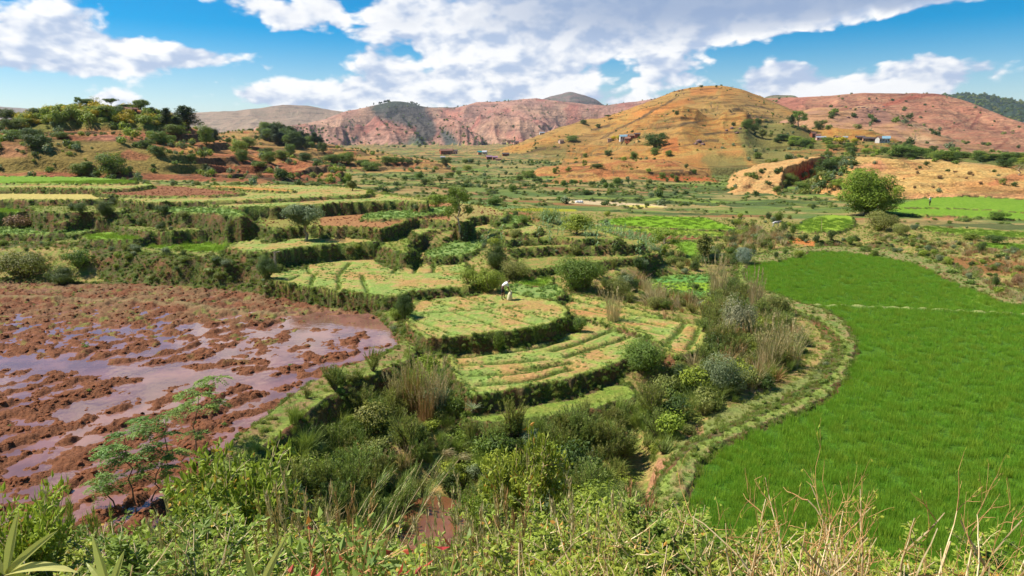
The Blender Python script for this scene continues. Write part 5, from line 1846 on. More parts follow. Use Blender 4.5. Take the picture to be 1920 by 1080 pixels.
tree_at(1624, 404, 92, 90, T['mango'], 'large round dense tree at the foot of the dry grassy hill, right of the valley', sink=.0)
tree_at(574, 450, 74, 64, T['round_grey'], 'grey-green tree with a forked pale trunk on the terrace edge above the wooden post', lean=.06)
tree_at(862, 446, 82, 46, T['sparse_mid'], 'tall ragged tree with separate leaf clumps in the middle of the terraces')
tree_at(818, 389, 28, 36, T['round_yellow'], 'small bright yellow-green tree standing alone on the flat behind the terraces')
tree_at(1246, 478, 46, 52, T['sparse_yellow'], 'sparse yellow-green tree beside the corn terraces')
tree_at(1318, 492, 62, 24, T['column_mid'], 'slim upright tree on the strip between the small paddy and the watercourse')
tree_at(1081, 440, 44, 50, T['round_yellow'], 'yellow-green tree rising behind the corn rows')
tree_at(211, 330, 48, 46, T['round_mid'], 'round green tree at the foot of the near hill behind the bright paddy')
tree_at(152, 330, 24, 28, T['round_mid'], 'small tree left of the round green tree at the foot of the near hill')
tree_at(71, 278, 28, 40, T['round_dark'], 'dark round tree low on the left side of the near hill')
tree_at(350, 246, 42, 46, T['pine'], 'tall dark pine at the right end of the near hill, biggest of its group', 'dark pines at the right end of the near hill')
tree_at(314, 240, 32, 22, T['pine'], 'slender dark pine left of the big pine on the near hill', 'dark pines at the right end of the near hill')
tree_at(334, 250, 26, 24, T['pine'], 'low dark pine between two taller ones on the near hill', 'dark pines at the right end of the near hill')
tree_at(388, 272, 40, 22, T['round_mid'], 'bright green tree on the right shoulder of the near hill')
tree_at(402, 270, 30, 18, T['euca'], 'dark narrow tree beside the bright one on the right shoulder of the near hill')
for px, py, h, w, k, lab in ((150, 205, 24, 16, 'sparse_mid', 'thin tree with a ragged top on the crest of the near hill'), (166, 206, 22, 24, 'high_mid', 'broad tree in the row on the crest of the near hill'),
                             (182, 206, 24, 22, 'bare', 'half bare tree in the row on the crest of the near hill'), (208, 206, 22, 20, 'umbrella', 'flat-topped tree near the brick house on the crest'),
                             (236, 206, 12, 22, 'umbrella', 'low flat-topped tree just left of the brick house'), (266, 212, 24, 26, 'high_mid', 'green tree just right of the brick house on the crest'),
                             (283, 216, 14, 20, 'round_dark', 'small dark tree on the crest right of the brick house'), (75, 210, 18, 44, 'round_dark', 'wide dark tree crown on the left crest of the near hill'),
                             (120, 208, 16, 26, 'round_dark', 'small round dark tree on the crest of the near hill'), (12, 226, 22, 30, 'round_dark', 'dark tree at the left edge of the near hill crest'),
                             (200, 226, 20, 26, 'high_mid', 'green tree just below the crest of the near hill'), (220, 222, 20, 20, 'round_dark', 'dark bush-like tree below the brick house')):
    tree_at(px, py, h, w, T[k], lab)
for i, (px, py, h, w, k) in enumerate([(450, 292, 32, 28, 'round_yellow'), (455, 305, 26, 20, 'round_mid'), (468, 280, 22, 24, 'round_mid'), (300, 270, 26, 26, 'round_mid'), (283, 262, 18, 14, 'round_yellow'), (298, 292, 20, 24, 'round_dark'), (274, 278, 16, 26, 'round_dark'),
                                       (60, 262, 24, 40, 'round_dark'), (25, 262, 20, 34, 'round_mid'), (45, 240, 18, 30, 'round_mid'), (20, 245, 22, 30, 'round_dark'), (115, 260, 12, 24, 'round_mid'), (360, 304, 14, 16, 'round_mid'), (330, 262, 20, 30, 'round_mid'), (315, 268, 16, 24, 'round_mid'),
                                       (505, 305, 24, 24, 'round_mid'), (530, 300, 20, 22, 'round_mid'), (545, 290, 22, 18, 'round_mid'), (500, 290, 14, 24, 'round_dark'), (572, 303, 18, 24, 'round_dark'), (488, 320, 12, 26, 'round_mid'), (165, 318, 12, 18, 'round_mid')]):
    lab = {'round_yellow': 'light yellow-green tree on the near hill', 'round_mid': 'mid green rounded tree on the near hill', 'round_dark': 'dark green rounded tree on the near hill'}[k]
    lab += (' at its far left' if px < 170 else ' under the crest house' if px < 340 else ' at its right shoulder' if px < 480 else ' near its right-hand foot') + (', high up' if py < 270 else ', halfway up' if py < 296 else ', low down')
    tree_at(px, py, h, w, T[k], lab, 'rounded trees on the slopes of the near hill')
for (px, py, h, w, k) in [(622, 308, 16, 32, 'round_mid'), (650, 306, 24, 28, 'round_mid'), (641, 307, 18, 20, 'round_yellow'), (695, 320, 20, 32, 'round_mid'), (680, 312, 12, 26, 'round_mid'), (728, 308, 16, 24, 'round_mid'), (740, 309, 14, 16, 'round_mid'), (698, 290, 8, 8, 'round_dark'), (753, 306, 11, 11, 'round_mid'), (766, 306, 8, 14, 'round_dark'), (782, 307, 8, 12, 'round_dark'),
                          (836, 308, 13, 20, 'round_dark'), (660, 358, 22, 15, 'column_mid'), (786, 334, 13, 14, 'round_mid'), (825, 344, 17, 10, 'column_mid'), (876, 321, 12, 16, 'round_yellow'), (846, 330, 8, 12, 'round_mid'), (860, 329, 9, 10, 'round_mid'), (961, 360, 16, 14, 'round_mid'), (795, 345, 10, 12, 'round_dark'), (873, 306, 9, 12, 'round_mid'), (884, 306, 9, 10, 'round_dark')]:
    tree_at(px, py, h, w, T[k], {'column_mid': 'narrow upright tree standing on the valley floor', 'round_dark': 'small dark tree standing on the valley floor', 'round_yellow': 'small yellow-green tree standing on the valley floor', 'round_mid': 'small green tree standing on the valley floor'}[k], 'trees on the valley floor behind the terraces')
# the grove between the hills
for i in range(46):
    px = 494 + random.random() * 112
    py = 252 + (px - 494) * .20 + random.random() * 14
    k = random.choice(['euca', 'euca', 'pine', 'high_mid', 'round_dark'])
    h = random.uniform(15, 26) * (1.25 if px < 560 else .85)
    tree_at(px, py, h, h * random.uniform(.55, .9), T[k], 'slender dark tree in the ' + ('left' if px < 530 else 'middle' if px < 570 else 'right') + ' part of the grove on the wooded hill', 'dark grove on the wooded hill')
tree_at(514, 236, 17, 9, T['pine'], 'dark pine sticking up above the left end of the grove')
tree_at(532, 238, 17, 10, T['pine'], 'dark pine sticking up above the middle of the grove')
# on and below the terraced hill
tree_at(1229, 276, 30, 40, T['round_dark'], 'big dark tree beside the brick houses on the terraced hill')
for (px, py, h, w, k) in [(1156, 346, 15, 14, 'round_mid'), (1242, 336, 15, 12, 'round_mid'), (1269, 341, 13, 9, 'round_mid'), (1301, 327, 10, 8, 'round_mid'), (1421, 298, 13, 13, 'round_mid'), (1122, 240, 9, 8, 'round_dark'), (1140, 226, 9, 10, 'umbrella'), (1269, 216, 9, 8, 'round_dark'), (1170, 303, 10, 11, 'round_yellow'), (1189, 300, 18, 15, 'round_mid'),
                          (1228, 292, 16, 14, 'round_mid'), (1253, 293, 13, 12, 'round_mid'), (1140, 293, 12, 14, 'round_dark'), (1056, 349, 13, 10, 'round_mid'), (1135, 353, 13, 9, 'round_mid'), (990, 332, 13, 22, 'round_mid'), (975, 339, 12, 14, 'round_mid'), (996, 334, 9, 9, 'round_mid'), (1120, 316, 10, 22, 'round_dark'), (1096, 317, 17, 10, 'sparse_mid'), (1072, 266, 13, 20, 'round_mid'),
                          (1097, 296, 9, 8, 'round_mid'), (1160, 322, 12, 6, 'bare'), (1150, 330, 13, 8, 'bare'), (1430, 260, 20, 12, 'column_mid'), (1400, 242, 20, 20, 'round_mid'), (1412, 246, 16, 20, 'round_dark'), (1421, 236, 14, 12, 'round_dark'), (1375, 237, 8, 8, 'round_dark'), (1216, 326, 9, 10, 'round_yellow'), (1260, 334, 8, 8, 'round_mid'), (1040, 326, 12, 8, 'round_mid'),
                          (1094, 234, 9, 12, 'round_dark'), (1146, 352, 9, 7, 'round_mid'), (1076, 344, 8, 12, 'round_mid'), (1110, 350, 12, 12, 'round_dark'), (1100, 365, 9, 12, 'round_dark'), (1278, 175, 6, 5, 'bare'), (1310, 166, 6, 5, 'bare'), (1315, 165, 5, 6, 'round_dark'), (1343, 164, 5, 4, 'round_dark'), (1372, 169, 7, 6, 'bare'), (1333, 204, 14, 14, 'bare'), (1345, 208, 12, 12, 'bare'), (1240, 198, 8, 6, 'bare'), (1245, 228, 10, 6, 'bare')]:
    tree_at(px, py, h, w, T[k], {'bare': 'thin half bare tree on the terraced hill', 'round_dark': 'small dark tree on the terraced hill', 'round_yellow': 'small light green tree on the terraced hill', 'umbrella': 'small spreading tree on the terraced hill'}.get(k, 'small green tree on or below the terraced hill'), 'lone trees dotting the terraced hill')
# right hand village and mounds
for (px, py, h, w, k, lab) in [(1497, 240, 30, 30, 'sparse_mid', 'tall open tree left of the right-hand village'), (1484, 238, 20, 12, 'pine', 'dark slender tree left of the tall open one by the village'), (1535, 244, 20, 18, 'round_dark', 'dark tree above the red brick house of the right-hand village'), (1553, 244, 10, 9, 'round_mid', 'small tree above the tin-roofed house of the right-hand village'),
                               (1715, 270, 28, 14, 'bare', 'tall half bare tree right of the white house'), (1693, 294, 24, 46, 'round_mid', 'broad green tree below the white house'), (1720, 292, 18, 26, 'round_mid', 'green tree right of the broad one below the white house'), (1765, 299, 19, 34, 'round_mid', 'broad green tree on the crest of the dry grassy hill'), (1750, 284, 12, 14, 'round_dark', 'dark tree behind the crest of the dry grassy hill'),
                               (1790, 288, 14, 18, 'round_mid', 'light green tree behind the crest of the dry grassy hill'), (1838, 302, 20, 30, 'round_mid', 'round tree near the right end of the dry grassy hill'), (1888, 300, 16, 22, 'round_mid', 'bright tree at the far right behind the dry grassy hill'), (1885, 314, 16, 26, 'round_dark', 'dark tree in front of the bright one at the far right'),
                               (1910, 330, 24, 24, 'bare', 'half bare tree on the slope at the right edge'), (1456, 361, 14, 14, 'round_mid', 'little round tree alone at the foot of the eroded hill'), (1504, 358, 20, 24, 'round_mid', 'bright round tree in the mouth of the eroded gully'), (1482, 348, 26, 24, 'round_mid', 'green tree under the raw red cliff'), (1548, 324, 28, 34, 'round_dark', 'dark tree in the eroded gully beside the cliff'),
                               (1566, 308, 16, 18, 'round_mid', 'green tree at the head of the eroded gully'), (1570, 352, 18, 22, 'round_yellow', 'yellow-green tree in the gully left of the large round tree'), (1552, 294, 12, 14, 'round_mid', 'small green tree above the raw red cliff'), (1520, 350, 16, 18, 'column_mid', 'narrow tree in the mouth of the eroded gully')]:
    tree_at(px, py, h, w, T[k], lab)
for (px, py, h, w, k) in [(1737, 311, 10, 14, 'small_dark'), (1762, 336, 10, 12, 'brown'), (1720, 326, 9, 8, 'brown'), (1817, 328, 11, 12, 'brown'), (1812, 336, 6, 8, 'brown'), (1824, 330, 6, 8, 'brown'), (1671, 334, 5, 7, 'brown'), (1714, 353, 7, 8, 'brown'), (1750, 353, 6, 7, 'brown'), (1838, 346, 6, 10, 'brown'), (1790, 324, 6, 10, 'brown'), (1694, 338, 4, 5, 'brown'), (1718, 319, 5, 6, 'brown')]:
    bush_at(px, py, h, w, B[k], 'small brownish bush on the dry grassy hill', 'small bushes on the dry grassy hill')
for (px, py, h, w, k, lab) in [(1080, 545, 72, 104, 'dense_mid', 'big dense round shrub behind the vegetable patch near the worker'), (1210, 696, 70, 100, 'dense_mid', 'dense green shrub at the right corner of the lowest terrace'), (1381, 640, 86, 80, 'pale', 'pale variegated shrub beside the dry reeds near the paddy'),
                               (1352, 736, 84, 90, 'grey', 'grey-green shrub below the pale variegated one'), (918, 548, 52, 64, 'yellow', 'yellow-green shrub on the bank behind the worker'), (880, 532, 34, 46, 'yellow', 'low yellow-green shrub at the terrace corner left of the worker'), (930, 505, 54, 60, 'dense_dark', 'dark shrub on the steep bank above the worker'),
                               (965, 525, 46, 60, 'olive', 'olive shrub on the steep bank right of the dark one'), (1396, 494, 36, 44, 'silver', 'silvery grey-green shrub above the top corner of the big paddy'), (153, 407, 22, 26, 'small_dark', 'smaller of two dark round shrubs on the left terraces'), (200, 410, 34, 36, 'dense_dark', 'larger of two dark round shrubs on the left terraces'),
                               (760, 596, 52, 44, 'dense_dark', 'dark shrub on the bank at the left corner of the worker\'s plot'), (743, 600, 26, 30, 'yellow', 'light green shrub at the foot of the dark one by the mud field'), (935, 658, 44, 30, 'small_mid', 'narrow green shrub against the bank of the worker\'s plot'), (1086, 622, 32, 36, 'small_mid', 'green shrub at the right corner of the worker\'s plot'),
                               (502, 520, 44, 58, 'dense_dark', 'dark shrub at the corner below the wooden post'), (45, 520, 64, 110, 'olive', 'big olive shrub at the left edge above the mud field'), (150, 505, 40, 60, 'small_mid', 'green shrub right of the big olive one above the mud field'), (33, 428, 34, 66, 'brown', 'brownish shrub beside the flowering plot at the left edge'),
                               (120, 535, 40, 60, 'dense_dark', 'dark low shrub at the back edge of the mud field'), (1652, 432, 44, 74, 'olive', 'dull brownish-green shrub at the foot of the large round tree'), (1688, 442, 28, 36, 'olive', 'yellowish round shrub right of the dull brownish-green one'), (925, 384, 18, 44, 'small_mid', 'wide low shrub on the flat behind the terraces'),
                               (1030, 418, 24, 40, 'dense_mid', 'green shrub left of the yellow-green tree behind the corn'), (1458, 416, 24, 26, 'small_mid', 'round green shrub behind the small cow'), (1470, 436, 20, 18, 'small_dark', 'dark shrub right of the small cow'), (1487, 438, 20, 16, 'small_mid', 'upright shrub left of the pale pole'),
                               (1558, 452, 22, 20, 'small_dark', 'dark shrub on the bank below the lime-green paddy'), (1594, 460, 18, 22, 'small_mid', 'small shrub on the bank left of the reddish slope'), (1455, 484, 14, 14, 'small_dark', 'dark little bush on the bare orange slope'), (1472, 476, 10, 14, 'small_mid', 'smallest bush on the bare orange slope'), (1498, 484, 16, 24, 'yellow', 'light green bush at the top edge of the big paddy'),
                               (1640, 480, 12, 20, 'small_mid', 'small bush at the upper edge of the big paddy'), (1820, 450, 16, 44, 'small_mid', 'left part of the low hedge beside the right terraces'), (1865, 455, 16, 50, 'small_dark', 'right part of the low hedge beside the right terraces'), (1870, 412, 18, 46, 'small_mid', 'low spreading shrub on the right terraces'),
                               (1838, 476, 22, 20, 'small_dark', 'dark round shrub below the right terraces'), (1865, 540, 28, 18, 'small_dark', 'dark upright shrub at the right end of the paddy bank'), (1905, 535, 30, 26, 'brown', 'brownish shrub at the right edge above the paddy'), (1305, 545, 14, 20, 'small_dark', 'dark bush at the watercourse beside the small vegetable field'),
                               (1455, 590, 46, 50, 'olive', 'olive shrub between the pale shrub and the big paddy'), (1345, 620, 34, 40, 'olive', 'olive shrub left of the pale variegated one'), (1160, 560, 50, 60, 'olive', 'feathery olive shrub right of the big dense round shrub'), (1230, 580, 30, 50, 'olive', 'low olive shrub beside the small vegetable field')]:
    bush_at(px, py, h, w, B[k], lab)
for i in range(70):          # the wood line above the dry grassy hill and round the village
    px = 1440 + random.random() * 480
    py = np.interp(px, [1440, 1560, 1640, 1760, 1920], [268, 275, 288, 296, 303]) + random.uniform(-6, 6)
    h = random.uniform(8, 15)
    tree_at(px, py, h, h * random.uniform(1, 1.7), T[random.choice(['round_mid', 'round_mid', 'round_dark', 'round_yellow'])], 'small leafy tree in the tree line ' + ('left of the village houses' if px < 1520 else 'just below the village houses' if px < 1600 else 'between the village and the dry grassy hill' if px < 1690 else 'along the crest of the dry grassy hill' if px < 1800 else 'at the right end of the dry grassy hill'), 'tree line behind the dry grassy hill')
for (px, py, h, w) in [(1576, 270, 12, 30), (1602, 271, 10, 16), (1190 - 30, 268, 9, 12), (1150, 264, 8, 12)]:
    bush_at(px, py, h, w, K_GOLD[0], 'golden yellow bush among the village houses', 'golden bushes among the houses')
# pines on the skyline of the dark mountain
for i in range(26):
    px = random.choice([random.uniform(700, 735), random.uniform(708, 730), random.uniform(770, 782)])
    py = np.interp(px, [700, 735, 782], [197, 188, 191])
    tree_at(px, py, random.uniform(2.6, 4.6), random.uniform(2, 3.2), T['pine'][1:], 'tiny dark pine on the skyline of the dark rocky summit', 'pines on the skyline of the mountain', sink=0)

# ------------------------------------------------------------------ houses
WALLM = {'brick': plain_mat('red_brick_wall', (.40, .13, .06), (.30, .10, .05), 3, .9, .1), 'mud': plain_mat('earth_wall', (.52, .29, .16), (.42, .22, .12), 2, .95, .1), 'white': plain_mat('whitewashed_wall', (.62, .58, .53), (.52, .47, .41), 1.5, .85, .2), 'pink': plain_mat('pale_plaster_wall', (.66, .47, .37), (.55, .38, .30), 1.5, .9, .2)}
ROOFM = {'tile': plain_mat('old_tile_roof', (.30, .15, .10), (.20, .11, .08), 3, .9, .1), 'tin': plain_mat('tin_roof', (.48, .52, .56), (.38, .36, .36), 1.2, .4, .5, 0, .3), 'turq': plain_mat('turquoise_roof', (.05, .36, .33), (.04, .30, .28), 1, .6, .3), 'dark': plain_mat('dark_thatch_roof', (.13, .10, .09), (.08, .06, .06), 3, .95, .1), 'thatch': plain_mat('thatch_roof', (.34, .22, .13), (.25, .16, .10), 4, .95, .1), 'violet': plain_mat('faded_violet_roof', (.36, .20, .26), (.28, .17, .22), 2, .8, .2), 'blue': plain_mat('blue_grey_roof', (.25, .40, .46), (.20, .33, .40), 1.2, .5, .4)}
M_OPEN = plain_mat('dark_window', (.03, .03, .035), (.05, .045, .04), 2, .4, .4)
M_DOOR = plain_mat('wooden_door', (.20, .11, .06), (.12, .07, .04), 3, .8, .2)


def house(px, py, wpx, hpx, wall, roof, label, group=None, rz=.15, depth=.7, nwin=2, rise=.42, lift=0.0):
    x, y, z, r = hit(px, py)
    dep = y * CP - (z - ZC) * SP
    w, h = wpx / F * dep, hpx / F * dep
    hw = h / (1 + rise)
    d = w * depth
    e = empty('house', (x, y + d * .3, z + lift), rz + math.atan2(-x, y) * .6)
    b = Bag()
    q = hw * rise
    # walls with gables, ridge along x
    X, Y = w / 2, d / 2
    V = [(-X, -Y, -1.2), (X, -Y, -1.2), (X, Y, -1.2), (-X, Y, -1.2), (-X, -Y, hw), (X, -Y, hw), (X, Y, hw), (-X, Y, hw), (-X, 0, hw + q), (X, 0, hw + q)]
    b.add(V, [(0, 1, 5, 4), (1, 2, 6, 5), (2, 3, 7, 6), (3, 0, 4, 7)], .5)
    b.F3.append(np.array([(4, 7, 8), (5, 9, 6)]))
    b.M3.append(np.zeros(2, int))
    b.make('wall', [WALLM[wall]], True, e)
    rb = Bag()
    ov, th = .35, .14
    for s in (-1, 1):
        A = np.array([(-X - ov, s * (Y + ov), hw - q * ov / Y), (X + ov, s * (Y + ov), hw - q * ov / Y), (X + ov, 0, hw + q + .02), (-X - ov, 0, hw + q + .02)])
        A2_ = A + np.array([0, 0, th])
        rb.add(np.vstack([A + np.array([0, 0, .02]), A2_]), [(0, 1, 2, 3), (4, 5, 6, 7), (0, 1, 5, 4), (1, 2, 6, 5), (3, 2, 6, 7), (0, 3, 7, 4)], .5)
    rb.make('roof', [ROOFM[roof]], True, e)
    ww = min(w * .13, 1.1)
    wh = hw * .34
    n = nwin
    first = None
    for i in range(n + 1):
        cx = -X + w * (i + .5) / (n + 1)
        kb = Bag()
        if i == n // 2:
            kb.box((cx, -Y - .03, hw * .30), (ww * 1.1, .12, hw * .60))
            kb.make('door', [M_DOOR], True, e)
        elif first is None:
            kb.box((0, 0, 0), (ww, .12, wh))
            kb.box((0, -.03, -wh * .56), (ww * 1.3, .2, .08))
            first = kb.make('window', [M_OPEN], True, e)
            first.location = (cx, -Y - .03, hw * .58)
        else:
            c = put_copy(first, e)
            c.location = (cx, -Y - .03, hw * .58)
    return tag(e, label, 'house', group)


for a in [(244, 212, 18, 9, 'brick', 'tile', 'small brick house among trees on the crest of the near hill', .5),
          (832, 290, 14, 10, 'brick', 'tile', 'red brick house at the left end of the valley village', .3), (843, 290, 12, 10, 'mud', 'tile', 'earth-walled house joined to the red brick one in the valley village', -.2), (851, 289, 12, 8, 'pink', 'dark', 'pale house with a dark roof in the valley village', .2),
          (830, 297, 8, 3.5, 'white', 'tin', 'low white hut below the red brick houses', 0), (899, 291, 7, 7, 'mud', 'turq', 'small house with a turquoise roof in the valley village', .4), (909, 290, 8, 7, 'white', 'tin', 'small white house with a tin roof beside the turquoise one', -.3),
          (917, 299, 10, 7, 'brick', 'violet', 'brick house with a faded violet roof in the valley village', .2), (928, 299, 9, 6, 'brick', 'violet', 'second brick house with a violet roof, right of the first', .1), (935, 301, 10, 4, 'pink', 'tile', 'low pinkish shed beside the violet-roofed houses', 0), (948, 293, 12, 6, 'brick', 'dark', 'brick house with a dark roof behind the violet-roofed ones', .1),
          (878, 304, 8, 4, 'white', 'tin', 'low whitish hut in front of the valley village', .5), (944, 271, 9, 5, 'pink', 'thatch', 'upper left house of the small hamlet above the valley village', .2), (956, 270, 9, 5, 'mud', 'thatch', 'middle house of the small hamlet above the valley village', -.2), (968, 270, 9, 5, 'pink', 'dark', 'right house of the small hamlet above the valley village', .1),
          (1168, 271, 12, 9, 'white', 'blue', 'white-walled house with a blue-grey tin roof on the terraced hill', .2), (1178, 271, 10, 8, 'brick', 'tile', 'brick house joined to the white-walled one on the terraced hill', -.5), (1184, 261, 10, 9, 'brick', 'thatch', 'tall brick house above the white-walled one on the terraced hill', .3), (1174, 259, 8, 6, 'white', 'tin', 'small white house behind the tall brick one', .3), (1197, 259, 14, 6, 'brick', 'dark', 'long low brick house left of the big dark tree', .1),
          (1144, 270, 9, 4, 'pink', 'thatch', 'low hut left of the golden bush on the terraced hill', 0), (1052, 270, 9, 7, 'pink', 'thatch', 'lone pale house on the lower left slope of the terraced hill', .6), (1016, 252, 9, 4, 'white', 'tin', 'low pale hut high on the left slope of the terraced hill', .2), (1031, 243, 8, 4, 'pink', 'thatch', 'tiny hut above the low pale one', .1),
          (1524, 261, 10, 10, 'brick', 'tile', 'tall red brick house at the left end of the right-hand village', .7), (1532, 260, 12, 8, 'brick', 'tile', 'red brick house with a long tile roof in the right-hand village', 0), (1540, 262, 16, 6, 'pink', 'tin', 'low house with a pale tin roof in the right-hand village', .05), (1571, 261, 9, 5, 'mud', 'tile', 'small house with a peaked roof in the middle of the right-hand village', .2),
          (1585, 262, 7, 5, 'white', 'tin', 'small white hut in the middle of the right-hand village', .1), (1614, 263, 14, 8, 'brick', 'dark', 'dark-roofed brick house left of the veranda house', .1), (1625, 266, 12, 8, 'mud', 'dark', 'house with a dark veranda in the right-hand village', 0), (1636, 265, 10, 7, 'brick', 'dark', 'small dark-roofed house right of the veranda house', .1),
          (1652, 268, 15, 12, 'white', 'tile', 'white gabled house with a brown roof at the right end of the village', .6), (1662, 268, 12, 12, 'white', 'blue', 'white house wing with a blue-grey roof at the right end of the village', -.1)]:
    px, py, w, h, wl_, rf, lab, rz = a
    house(px, py, w, h, wl_, rf, lab, None, rz)

# rocks of the rocky hill
M_ROCK = plain_mat('weathered_rock', (.26, .15, .12), (.16, .10, .09), 2, .9, .2, .2)
def kit_rock(seed):
    rng = np.random.default_rng(seed)
    import bmesh
    bm = bmesh.new()
    bmesh.ops.create_icosphere(bm, subdivisions=2, radius=1)
    for v in bm.verts:
        n = math.sin(v.co.x * 3 + seed) * .12 + math.sin(v.co.y * 4 + seed * 2) * .12 + rng.normal() * .06
        v.co *= 1 + n
        v.co.z *= .6
    me = bpy.data.meshes.new('rock')
    bm.to_mesh(me)
    bm.free()
    me.materials.append(M_ROCK)
    return bpy.data.objects.new('rock', me)


RK = [kit_rock(1), kit_rock(5), kit_rock(9)]
def rock_at(px, py, wpx, label, group=None, hs=1.0, kit=None, name='rock'):
    x, y, z, r = hit(px, py)
    s = wpx / F * r / 2
    o = (kit or random.choice(RK)).copy()
    o.name = name
    COL.objects.link(o)
    o.location = (x, y, z + s * .2)
    o.scale = (s, s * .9, s * hs)
    o.rotation_euler = (0, 0, random.random() * 6)
    return tag(o, label, 'rock', group)


rock_at(1645, 229, 11, 'big dark boulder on the rocky hill, right of the centre')
rock_at(1590, 222, 6, 'dark boulder low on the left of the rocky hill')
rock_at(1594, 206, 5, 'dark boulder near the crest of the rocky hill')
for i in range(26):
    px, py = random.gauss(1628, 18), random.gauss(212, 8)
    rock_at(px, max(py, 203), random.uniform(2, 5), 'reddish boulder in the boulder field of the rocky hill', 'boulders strewn over the rocky hill')
for px, py, w in ((1273, 172, 5), (1268, 178, 4), (1279, 170, 4), (1282, 177, 3)):
    rock_at(px, py, w, 'dark rock near the summit of the terraced hill', 'rocks near the summit of the terraced hill')
for px, py, w in ((1372, 243, 8), (1362, 246, 6), (1382, 250, 7), (1388, 243, 6), (1310, 268, 12), (1318, 272, 9), (1304, 272, 8)):
    rock_at(px, py, w, 'pale boulder on the side of the terraced hill', 'pale boulders on the side of the terraced hill')

# ------------------------------------------------------------------ people, cow, sack, post, pole
def skin_obj(name, verts, edges, radii, mat, parent=None, sub=2, root=0):
    me = bpy.data.meshes.new(name)
    me.from_pydata([tuple(v) for v in verts], edges, [])
    me.materials.append(mat)
    o = bpy.data.objects.new(name, me)
    COL.objects.link(o)
    md = o.modifiers.new('skin', 'SKIN')
    md.use_smooth_shade = True
    sv = me.skin_vertices[0].data
    for i, r in enumerate(radii):
        rr = r if isinstance(r, tuple) else (r, r)
        sv[i].radius = rr
    sv[root].use_root = True
    s = o.modifiers.new('sub', 'SUBSURF')
    s.levels = sub
    s.render_levels = sub
    if parent:
        o.parent = parent
    return o


M_SKIN = plain_mat('brown_skin', (.16, .075, .045), (.13, .06, .036), 20, .55, .4)
M_HAIR = plain_mat('black_hair', (.018, .014, .012), (.03, .022, .018), 30, .7, .3)
M_SHIRT = plain_mat('white_shirt', (.80, .78, .74), (.70, .68, .66), 6, .85, .2, .01)
M_SHORTS = plain_mat('black_shorts', (.020, .020, .024), (.035, .034, .038), 6, .85, .2, .01)
M_SACK = plain_mat('woven_sack', (.72, .66, .42), (.60, .53, .32), 14, .8, .3, .01)
M_HAT = plain_mat('straw_hat', (.62, .50, .30), (.50, .38, .2), 10, .85, .2)


def hand(parent_list, wrist, d, verts, edges, radii, base):
    """palm and five bent fingers grown from the wrist vertex"""
    d = np.array(d, float)
    d /= np.linalg.norm(d)
    s = np.cross(d, (0.3, 1, 0.2))
    s /= np.linalg.norm(s)
    up = np.cross(s, d)
    p = np.array(wrist) + d * .07
    verts.append(tuple(p))
    radii.append((.036, .018))
    edges.append((base, len(verts) - 1))
    pi = len(verts) - 1
    for k, (off, ln) in enumerate(((-.030, .062), (-.010, .075), (.010, .070), (.028, .052))):
        a = p + s * off + d * .025
        b_ = a + d * ln * .6 - up * .012
        c = b_ + d * ln * .3 - up * .03
        for j, (q, rr) in enumerate(((a, .0095), (b_, .009), (c, .0075))):
            verts.append(tuple(q))
            radii.append((rr, rr))
            edges.append((pi if j == 0 else len(verts) - 2, len(verts) - 1))
    a = np.array(wrist) + d * .03 - s * .036
    b_ = a + d * .03 - s * .022 - up * .01
    for j, (q, rr) in enumerate(((a, .012), (b_, .010))):
        verts.append(tuple(q))
        radii.append((rr, rr))
        edges.append((base if j == 0 else len(verts) - 2, len(verts) - 1))


